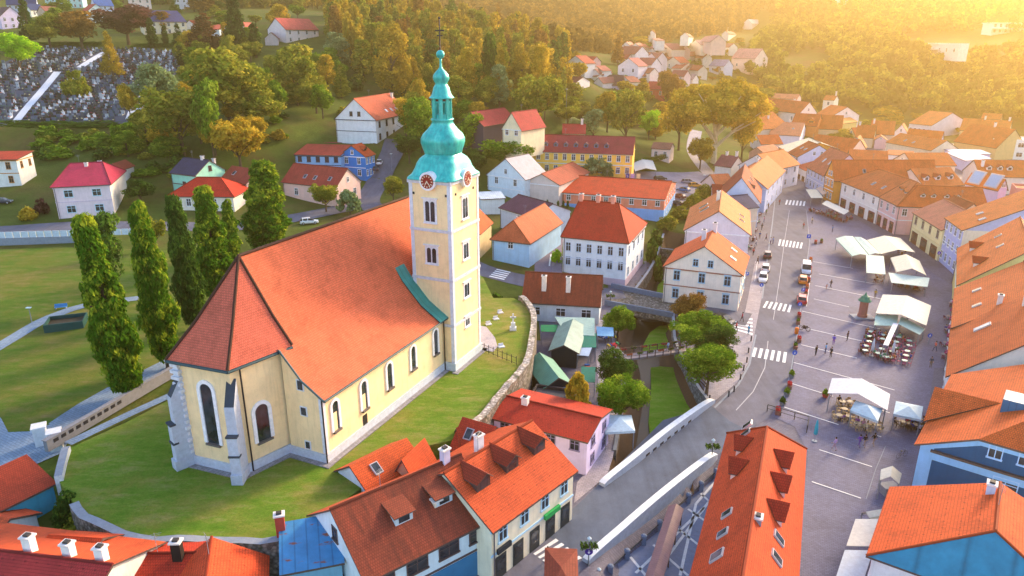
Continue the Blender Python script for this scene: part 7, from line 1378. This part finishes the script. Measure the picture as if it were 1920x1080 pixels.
sign('round blue sign at the end of the white cars bay', (1425.5,534), (1426,550)); sign('square blue sign behind the red car', (1506,546), (1504,558), 'square'); sign('round blue sign in front of the red car', (1500,570), (1497,590)); sign('round blue sign on the square edge by the lower zebra crossing', (1488,661), (1486,690)); sign('square blue parking sign at the top of the square', (1516,443), (1514,462), 'square', r=.5); sign('purple no-parking disc at the lower end of the bridge parapet', (1104.5,1034), (1103,1062), 'round', '4a2c9a'); sign('small blue sign on the cream gabled house pavement', (1400,513), (1399,530), 'square'); sign('round blue sign beside the terrace right of the cream marquee', (1742,631), (1740,646)); sign('violet round sign on the yellow townhouse pavement', (1758,474), (1757,492), 'round', '5a2cc0')
# lamps
def lamp(label, base, vtop, z=0, baskets=False, arm=False):
    p = G(*base, z) if z is not None else GT(*base); h = ztop(p[0], p[1], vtop)-p[2]; t = thing('street_lamp', label, 'street lamp', p); mb = MB(); mb.tube([(0, 0, -.1), (0, 0, .5), (0, 0, h-.4)], [.09, .06, .045], 8); mb.build('pole', plain('dark_green_iron', hexc('1e2c2c'), .5) if baskets else POST, t); mb = MB()
    if arm: mb.box(-.35, -.2, h-.4, .35, .2, h-.28)
    else: mb.lathe([(.06, h-.42), (.2, h-.12), (.22, h-.08), (.03, h+.12)], 8)
    mb.build('lantern', plain('lantern_glass', hexc('d8e4e8'), .2), t)
    if baskets:
        for s in (-.45, .45): b = put('flower_basket', FGRN, t, Matrix.Translation((s, 0, h-1.6)) @ Matrix.Diagonal((.6, 1.6, 1, 1)))
lamp('lantern with hanging flower baskets at the upper end of the bridge parapet', (1334,862), 824, 0, True); lamp('lantern with hanging flower baskets at the lower end of the bridge parapet', (1103,1060), 1008, 0, True); lamp('slender park lamp with flat head beside the park path', (60,604), 573, None, False, True); lamp('lantern at the left end of the upper bridge', (1144,570), 546, 0, True); lamp('tall lamp post in the car park', (1318,362), 326, None, False, True); lamp('tall thin pole lamp before the dark mansard building', (1061,236), 165, None, False, True); lamp('white globe lamp at the very bottom of the lower plaza', (1122,1090), 1066, -1.4); lamp('white lamp post on the hill road', (735,322), 286, None, False, True); lamp('lamp post beside the school drive', (1057,450), 410, 1.6, False, True)
# pillar kiosk, bench, bed, banners
p = G(1616, 596); t = thing('advertising_pillar', 'reddish round advertising pillar with small green dome roof on the square', 'pillar', (p[0], p[1], 0)); mb = MB(); mb.prism([(-1.7, -1.2), (1.9, -1.2), (1.9, 1.2), (-1.7, 1.2)], .02, .3); mb.build('plinth', M_GREYST, t); mb = MB(); mb.lathe([(.85, .3), (.85, .7), (.72, .75), (.72, 3.0), (.85, 3.05), (.85, 3.2)], 8); mb.build('shaft', plain('pillar_red', hexc('a8665c')), t); mb = MB(); mb.lathe([(1.1, 3.2), (1.0, 3.4), (.75, 3.7), (.6, 4.0), (.25, 4.25), (.1, 4.6), (.02, 4.8)], 12); mb.build('dome', plain('pillar_green', hexc('2c7a62'), .5), t)
p = GT(126, 612); t = thing('raised_bed', 'dark green square raised planting bed beside the park path', 'planter', p, .35); mb = MB()
for a, b in (((-2.6, -2), (2.6, -1.85)), ((-2.6, 1.85), (2.6, 2)), ((-2.6, -1.85), (-2.45, 1.85)), ((2.45, -1.85), (2.6, 1.85))): mb.box(a[0], a[1], -.3, b[0], b[1], 1.25)
mb.build('frame', plain('bed_green', hexc('1e4a48'), .6), t); mb = MB(); mb.box(-2.45, -1.85, -.2, 2.45, 1.85, .7); mb.build('soil', plain('soil', hexc('3a3428')), t)
def bench(label, pos, rz, col):
    p = GT(*pos); t = thing('park_bench', label, 'bench', p, rz); mb = MB(); mb.box(-.9, -.25, .4, .9, .25, .47); mb.build('seat', plain('bench_'+col, hexc(col)), t); mb = MB(); mb.box(-.9, .22, .5, .9, .3, .9); mb.build('backrest', plain('bench_'+col, hexc(col)), t)
    for x in (-.75, .75): mb = MB(); mb.box(x-.05, -.22, -.1, x+.05, .26, .4); mb.build('leg', POST, t)
bench('blue bench at the end of the park path', (115,580), .3, '3f8ac8')
for u, c, lb in ((1171,'2a3c9c','tall navy blue banner left of three behind the red-orange office'),(1180,'d8b8e0','pale lilac banner between the navy and yellow banners'),(1191,'f0ecb0','pale yellow banner right of three behind the red-orange office')):
    p = GT(u, 366); t = thing('banner', lb, 'banner', p); mb = MB(); mb.tube([(0, 0, 0), (0, 0, 6.3)], .05, 6); mb.build('pole', POST, t); mb = MB(); mb.box(.06, -.02, 2.4, 1.15, .02, 6.2); bn = mb.build('flag', fabric(c), t)
    if u == 1171:
        for k in range(5): mb = MB(); mb.box(.45, -.035, 3.0+k*.6, .8, -.022, 3.1+k*.6); mb.box(.45, -.035, 3.1+k*.6, .55, -.022, 3.35+k*.6); mb.build('lettering', M_WHITE, bn)
# --- stalls by the wall
GRN = sheetmetal('4f8f7c', .45)
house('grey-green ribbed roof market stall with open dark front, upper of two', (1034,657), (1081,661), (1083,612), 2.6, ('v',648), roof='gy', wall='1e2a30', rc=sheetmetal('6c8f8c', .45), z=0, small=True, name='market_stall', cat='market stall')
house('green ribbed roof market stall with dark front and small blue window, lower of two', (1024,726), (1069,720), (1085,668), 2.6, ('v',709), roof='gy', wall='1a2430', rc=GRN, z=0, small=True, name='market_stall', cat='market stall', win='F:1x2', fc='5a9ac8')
for P, c, lb, h in (([(1066,624),(1118,625),(1118,648),(1084,648)],'1f7a6a','dark teal awning on the right side of the upper green stall',2.7),([(1090,687),(1117,688),(1116,713),(1090,712)],'1f7a6a','dark teal awning on the right side of the lower green stall',2.6),([(1040,594),(1115,596),(1115,626),(1062,624)],'a4c4c0','large pale translucent awning behind the upper green stall',3.0),([(1014,609),(1046,609),(1042,619),(1014,618)],'1c8a5c','narrow bright green awning beside the stone wall',2.6),([(1118,612),(1150,614),(1151,627),(1120,626)],'8cc0e8','sky-blue awning in front of the bridge-end tree',2.6),([(1081,650),(1110,651),(1104,664),(1082,662)],'b8ccea','drooping blue-white awning between the two green stalls',2.4)): canopy(lb, P, h, 0, 'flat', c, drop=.3, name='stall_awning', cat='awning')
house('low dark shed with flat roof and white edge below the lower green stall', (986,758), (1052,768), 5, 2.4, .3, 'flat', '3a3438', sheetmetal('4a4648'), z=0, small=True, name='shed', cat='shed')
def stand(label, pos, rz, cols):
    p = G(*pos); t = thing('goods_stand', label, 'market stand', (p[0], p[1], .03), rz); mb = MB(); mb.box(-1.1, -.45, .7, 1.1, .45, .76)
    for x in (-1, 1):
        for y in (-.4, .4): mb.box(x-.03, y-.03, 0, x+.03, y+.03, .7)
    mb.build('table', plain('stand_wood', hexc('7a5a44')), t); g = random.Random(len(label))
    for i in range(7): mb = MB(); x = -.95+i*.3; mb.box(x, -.38, .76, x+.24, .38, .8+g.uniform(.05, .25)); mb.build('goods', cloth(g.choice(cols)), t)
for i, (u, v) in enumerate(((1146,640),(1150,655),(1141,628),(1100,660),(1102,700),(1062,640),(1128,640))): stand(['stand of bright goods at the footbridge end','striped goods stand beside the shopper in red','small stand under the sky-blue awning','stand of clothes under the drooping blue-white awning','stand in front of the lower dark teal awning','stand at the open front of the upper green stall','yellow sign stand in the middle of the market lane'][i], (u, v), .4*i, ['c83444', 'e8e0e8', '3a6ab0', 'e8c84c', '2a2a34', '4a9a6a'])
# footbridge
A_, B_ = G(1163, 671), G(1281, 655); L_ = np.linalg.norm(B_-A_); t = thing('footbridge', 'wooden footbridge with red flower boxes on both railings', 'bridge', (A_[0], A_[1], .05), math.atan2(B_[1]-A_[1], B_[0]-A_[0])); mb = MB()
mb.box(-.5, -.9, -.25, L_+.5, .9, .04); mb.build('deck', plain('deck_planks', hexc('9a9096'), .9), t)
for s in (-.95, .95):
    mb = MB(); mb.box(-.5, s-.04, .95, L_+.5, s+.04, 1.03); mb.box(-.5, s-.03, .45, L_+.5, s+.03, .5)
    for k in range(9): x = k*L_/8; mb.box(x-.05, s-.05, -.2, x+.05, s+.05, 1.0)
    r = mb.build('railing', plain('railing_wood', hexc('6a5248')), t)
    for k in range(6): put('flower_box', FRED if s > 0 and k % 2 == 0 else FGRN if k % 3 else FORG, r, Matrix.Translation((1+k*(L_-2)/5, s*1.12, .3)) @ Matrix.Diagonal((.8, .7, .8, 1)))
# plaza railing, timber passage
pts = [G(960+x/4, 810+y/4, -1.4) for x, y in ((1525,345),(1415,440),(1320,530),(1215,625),(1105,735),(985,845),(860,955),(735,1075))]; t = thing('plaza_railing', 'railing of stone posts and dark rails along the lower plaza edge', 'railing', tuple(pts[0])); 
for i, q in enumerate(pts):
    d = q-pts[0]; mb = MB(); mb.box(d[0]-.22, d[1]-.22, -.05, d[0]+.22, d[1]+.22, 1.0); mb.lathe([(.3, 1.0), (.32, 1.1), (.15, 1.25)], 8, 0, (d[0], d[1])); mb.build('post', plain('rail_post', hexc('6f7c94')), t)
    if i: e = pts[i-1]-pts[0]; mb = MB(); mb.tube([(d[0], d[1], .8), (e[0], e[1], .8)], .05, 6); mb.build('rail', plain('dark_green_iron', hexc('1e2c2c'), .5), t)
A_, B_ = G(1268, 948, .8), G(1214, 1120, .8); d = (B_-A_); L_ = float(np.linalg.norm(d[:2])); t = thing('timber_passage', 'long narrow timber passage roofed with brown boards on the lower plaza', 'shelter', (A_[0], A_[1], -1.4), math.atan2(d[1], d[0])); mb = MB(); W0 = .78
mb.slab([[(0, -W0, 2.0), (L_, -W0, 2.0), (L_, 0, 2.45), (0, 0, 2.45)], [(0, 0, 2.45), (L_, 0, 2.45), (L_, W0, 2.0), (0, W0, 2.0)]], .08); mb.build('roof', [sheetmetal('8a6468', .3), FASC], t)
for k in range(5):
    for y in (-.6, .6): mb = MB(); mb.box(k*L_/4-.06+(.1 if k == 0 else -.1), y-.06, 0, k*L_/4+.06+(.1 if k == 0 else -.1), y+.06, 2.0); mb.build('post', plain('timber', hexc('5a3c2c')), t)
# black railing at the far end of the long orange house
q = [G(*p, 0) for p in ((1438,772),(1515,795),(1512,812))]; t = thing('black_railing', 'black metal railing at the square end of the long orange house', 'railing', tuple(q[0])); 
for a, b in zip(q[:-1], q[1:]):
    a, b = a-q[0], b-q[0]; mb = MB(); mb.tube([(a[0], a[1], 1.05), (b[0], b[1], 1.05)], .05, 6); mb.tube([(a[0], a[1], .5), (b[0], b[1], .5)], .035, 6); mb.build('rail', plain('black_iron', (.02, .02, .022), .5), t)
    for k in range(4): c = a+(b-a)*k/3; mb = MB(); mb.box(c[0]-.04, c[1]-.04, .03, c[0]+.04, c[1]+.04, 1.05); mb.build('post', plain('black_iron', (.02, .02, .022), .5), t)
# bollards along the riverside pavement
mb = MB(); mb.lathe([(.11, .03), (.11, .75), (.14, .8), (.1, .92), (.02, .95)], 8); BOL = mb.mesh('bollard', plain('bollard_iron', hexc('3a3c44'), .5))
for u, v in ((1366,744),(1376,735),(1388,712),(1394,695),(1400,680),(1403,662),(1408,640),(1330,752)): o = put('bollard', BOL); o.location = tuple(G(u, v)); tag(o, 'dark iron bollard on the kerb of the riverside pavement', 'bollard', 'bollards along the riverside kerb')
# garden by the tower
t = thing('iron_fence', 'black wrought iron fence from the tower corner across the lawn', 'fence', tuple(G(900, 656, 5.1))); a, b = G(900, 656, 5.1), G(968, 684, 5.1); d = b-a; n_ = 9
for z_ in (.2, 1.0): mb = MB(); mb.tube([(0, 0, z_), tuple(d+np.array([0, 0, z_]))], .03, 5); mb.build('rail', plain('black_iron', (.02, .02, .022), .5), t)
for k in range(n_): c = d*k/(n_-1); mb = MB(); mb.box(c[0]-.04, c[1]-.04, -.05, c[0]+.04, c[1]+.04, 1.25); mb.build('post', plain('black_iron', (.02, .02, .022), .5), t)
sheet('gravel_path', [G(*p, 5) for p in ((897,612),(912,615),(928,635),(933,652),(925,662),(898,656))], paving('pale_cobbles', 'cfc6cc', 'b8b0ba', .25, .2), .19, z=5)
p = G(962, 620, 5); t = thing('stone_cross', 'pale stone cross monument in the garden beside the tower', 'monument', (p[0], p[1], 5.1)); mb = MB(); mb.box(-.5, -.4, 0, .5, .4, .5); mb.box(-.32, -.28, .5, .32, .28, 1.2); mb.build('pedestal', M_PALEST, t); mb = MB(); mb.box(-.11, -.1, 1.2, .11, .1, 2.6); mb.box(-.45, -.1, 1.95, .45, .1, 2.15); mb.build('cross', M_PALEST, t)
for u, v, lb in ((916,610,'small flat memorial slab nearest the tower path'),(938,588,'small flat memorial slab at the back of the garden'),(940,652,'small white stone lying in the garden grass'),(930,600,'grey memorial slab in the middle of the garden')): p = G(u, v, 5); o = thing('memorial_slab', lb, 'memorial', (p[0], p[1], 5.1), .4); mb = MB(); mb.box(-.45, -.3, 0, .45, .3, .16); mb.box(-.35, .18, .16, .35, .3, .5); mb.build('stone', M_PALEST, o)
p = G(715, 867, 5); t = thing('drain_cover', 'square stone drain cover set in the church lawn', 'drain cover', (p[0], p[1], 5.12), .6); mb = MB(); mb.box(-.55, -.55, 0, .55, .55, .08); mb.build('slab', M_PALEST, t); mb = MB(); mb.box(-.28, -.28, .08, .28, .28, .12); mb.build('grate', plain('rust_grate', hexc('5a4a40')), t)
# bicycle and motorbike
def two_wheeler(name, label, cat, pos, rz, motor=False):
    p = G(*pos); t = thing(name, label, cat, (p[0], p[1], .05), rz); r = .34
    for x in (-.55, .55):
        mb = MB(); mb.tube([(x+r*math.cos(a), 0, r+r*math.sin(a)) for a in np.linspace(0, 6.283, 17)], .05 if motor else .022, 5, cap=False); mb.build('wheel', plain('tyre', (.02, .02, .022), .9), t)
    mb = MB()
    for a, b in (((-.55, 0, r), (-.15, 0, .8)), ((-.15, 0, .8), (.4, 0, .82)), ((.4, 0, .82), (-.05, 0, .34)), ((-.05, 0, .34), (-.55, 0, r)), ((-.15, 0, .85), (-.05, 0, .34)), ((.55, 0, r), (.38, 0, .98))): mb.tube([a, b], .05 if motor else .02, 5)
    if motor: mb.box(-.3, -.14, .35, .3, .14, .75)
    mb.build('frame', plain('bike_dark', hexc('2c2a30'), .4), t); mb = MB(); mb.box(-.35 if motor else -.28, -.09, .84, .05 if motor else -.05, .09, .92); mb.build('saddle', plain('black_iron', (.02, .02, .022), .5), t); mb = MB(); mb.tube([(.36, -.28, 1.02), (.36, .28, 1.02)], .02, 5); mb.build('handlebar', POST, t)
two_wheeler('bicycle', 'dark bicycle leaning near the blue house corner', 'bicycle', (1690,858), .4); two_wheeler('motorbike', 'dark motorbike standing beside the orange bin on the square edge', 'motorbike', (1508,620), -.6, True)
p = G(1493, 626); t = thing('litter_bin', 'bright orange litter bin beside the motorbike', 'bin', (p[0], p[1], .03)); mb = MB(); mb.lathe([(.3, 0), (.34, .9), (.3, .95)], 10); mb.build('bin_body', plain('bin_orange', hexc('f07a2c')), t); mb = MB(); mb.lathe([(.36, .95), (.2, 1.1), (.02, 1.12)], 10); mb.build('lid', plain('bin_orange', hexc('f07a2c')), t)
# --- graveyard on the hill
def grave_mesh(v):
    g = random.Random(v); mb = MB(); mb.box(-.75, -1.0, -.5, .75, 1.0, .22, 0); mb.box(-.6, -.85, .22, .6, .75, .34, 1); w = g.uniform(.4, .62); h = g.uniform(.6, 1.2); mb.box(-w, .8, .2, w, 1.0, .34+h, 2)
    if v % 3 == 0: mb.box(-.06, .84, .3+h, .06, .96, .9+h, 2); mb.box(-.24, .84, .55+h, .24, .96, .67+h, 2)
    for i in range(2): x, y = g.uniform(-.5, .5), g.uniform(.2, .7); mb.box(x-.11, y-.1, .34, x+.11, y+.1, .34+g.uniform(.12, .25), 3)
    return mb
GC = [('black', '141a26', '0e121c'), ('dark grey', '3a4458', '2a3244'), ('blue-grey', '4c5c78', '3a4862'), ('white', 'd8dce4', 'c0c6d2'), ('reddish', '7a4a48', '5c3434'), ('pale grey', 'a4acb8', '8a94a2')]
fl_ = [cloth(c) for c in ('c84060', 'e8d8a0', '4a8a4c', 'd86a3c', 'e8e4ea', '3a6a9a')]
GM = [(n, grave_mesh(i), [plain('kerb_'+b, hexc(b), .5), plain('slab_'+a, hexc(a), .25, .5), plain('stone_'+a, hexc(a), .3, .5), fl_[i]]) for i, (n, a, b) in enumerate(GC)]
GMM = [m.mesh('grave', mt) for n, m, mt in GM]
CEM = np.array([GT(*p)[:2] for p in ((-30,232),(-20,128),(20,112),(85,90),(240,93),(338,96),(338,128),(300,175),(262,222),(235,232))]); path1 = [(28,233),(108,136)]; path2 = [(150,128),(197,99)]; path3 = [(244,224),(266,168)]
M_CEM = plain('cemetery_gravel', hexc('4a5266'), .95); strip('cemetery_path', path1, 2.6, plain('white_gravel', hexc('dfe0e8'), .95), .3); strip('cemetery_path', path2, 2.6, plain('white_gravel', hexc('dfe0e8'), .95), .3); strip('cemetery_path', path3, 2.8, plain('white_gravel', hexc('dfe0e8'), .95), .3)
sheet('cemetery_ground', [tuple(GT(*p)) for p in ((-30,233),(-20,128),(20,112),(85,90),(240,93),(338,96),(338,128),(300,175),(262,222),(235,232))], M_CEM, .1, drape=True)
lo, hi = CEM.min(0), CEM.max(0); GR = []
y = lo[1]
while y < hi[1]:
    x = lo[0]
    while x < hi[0]: GR.append((x+rng.uniform(-.15, .15), y+rng.uniform(-.2, .2))); x += 1.95
    y += 3.0
GR = np.array(GR); k = poly_sd(CEM, GR[:, 0], GR[:, 1]) > 1
for P in (path1, path2, path3):
    a, b = GT(*P[0])[:2], GT(*P[1])[:2]; e = b-a; tt = np.clip(((GR-a)@e)/(e@e), 0, 1); k &= np.linalg.norm(GR-a-tt[:, None]*e, axis=1) > 2.3
GR = GR[k]; GR = GR[np.argsort(GR[:, 1])]; GZ_ = tz(GR[:, 0], GR[:, 1]); print('graves', len(GR))
wts = [.26, .26, .2, .1, .06, .12]; rest = MB(); rm = []
for i, ((x, y), z_) in enumerate(zip(GR, GZ_)):
    if rng.random() < .05: continue
    v = rng.choices(range(6), wts)[0]
    if i < 290:
        o = put('grave', GMM[v]); o.location = (x, y, z_+.1); o.rotation_euler = (0, 0, rng.uniform(-.06, .06)); tag(o, GC[v][0]+' stone grave with flowers in the lower rows of the hillside graveyard', 'grave', GC[v][0]+' graves in the lower rows')
    else:
        b = len(rest.v); m = GM[v][1]; rest.v += [(p[0]+x, p[1]+y, p[2]+z_+.1) for p in m.v]; rest.f += [tuple(q+b for q in f) for f in m.f]; rest.mi += [v*4+q for q in m.mi]; rest.uv += [None]*len(m.f)
tag(rest.build('distant_graves', [q for g_ in GM for q in g_[2]]), kind='stuff')
# ================================================================== CAMERA, LIGHT, AIR
cam = bpy.data.cameras.new('camera'); co = bpy.data.objects.new('camera', cam); COL.objects.link(co); co.location = (0, 0, CH)
co.rotation_euler = (math.pi/2-PITCH, 0, 0); cam.sensor_width = 36; cam.lens = F/1920*36; cam.clip_start = .5; cam.clip_end = 6000; S.camera = co
W = bpy.data.worlds.new('World'); S.world = W; W.use_nodes = True; nt = W.node_tree; bg = nt.nodes['Background']
sky = nt.nodes.new('ShaderNodeTexSky'); sky.sky_type = 'NISHITA'; sky.sun_disc = False
SUN_AZ, SUN_EL = math.radians(47), math.radians(22)
sky.sun_elevation = SUN_EL; sky.sun_rotation = SUN_AZ; sky.air_density = 1.0; sky.dust_density = 1.5; sky.ozone_density = 1.5
nt.links.new(sky.outputs[0], bg.inputs[0]); bg.inputs[1].default_value = .15
sd = Vector((math.sin(SUN_AZ)*math.cos(SUN_EL), math.cos(SUN_AZ)*math.cos(SUN_EL), math.sin(SUN_EL)))
L = bpy.data.lights.new('sun', 'SUN'); L.energy = 2.2; L.angle = math.radians(12); L.color = (1, .74, .42); lo = bpy.data.objects.new('sun', L); COL.objects.link(lo)
lo.rotation_euler = (-sd).to_track_quat('-Z', 'Y').to_euler()
HAZE = .0005
if HAZE:
    mb = MB(); mb.box(-905, -62, -12, 1305, 1905, 215); hm = bpy.data.materials.new('haze_air'); hm.use_nodes = True; t = hm.node_tree; t.nodes.remove(t.nodes['Principled BSDF'])
    pv = t.nodes.new('ShaderNodeVolumePrincipled'); pv.inputs['Color'].default_value = (1, .66, .26, 1); pv.inputs['Density'].default_value = HAZE; pv.inputs['Anisotropy'].default_value = .74
    t.links.new(pv.outputs[0], t.nodes['Material Output'].inputs['Volume']); tag(mb.build('haze', hm), kind='stuff')
S.view_settings.view_transform = 'Standard'; S.view_settings.look = 'None'; S.view_settings.exposure = 1.84; S.view_settings.gamma = 1
S.cycles.max_bounces = 6; S.cycles.diffuse_bounces = 3; S.cycles.glossy_bounces = 2; S.cycles.transmission_bounces = 3; S.cycles.volume_bounces = 0; S.cycles.transparent_max_bounces = 8
S.cycles.use_denoising = True; S.cycles.use_adaptive_sampling = True; S.cycles.adaptive_threshold = .02
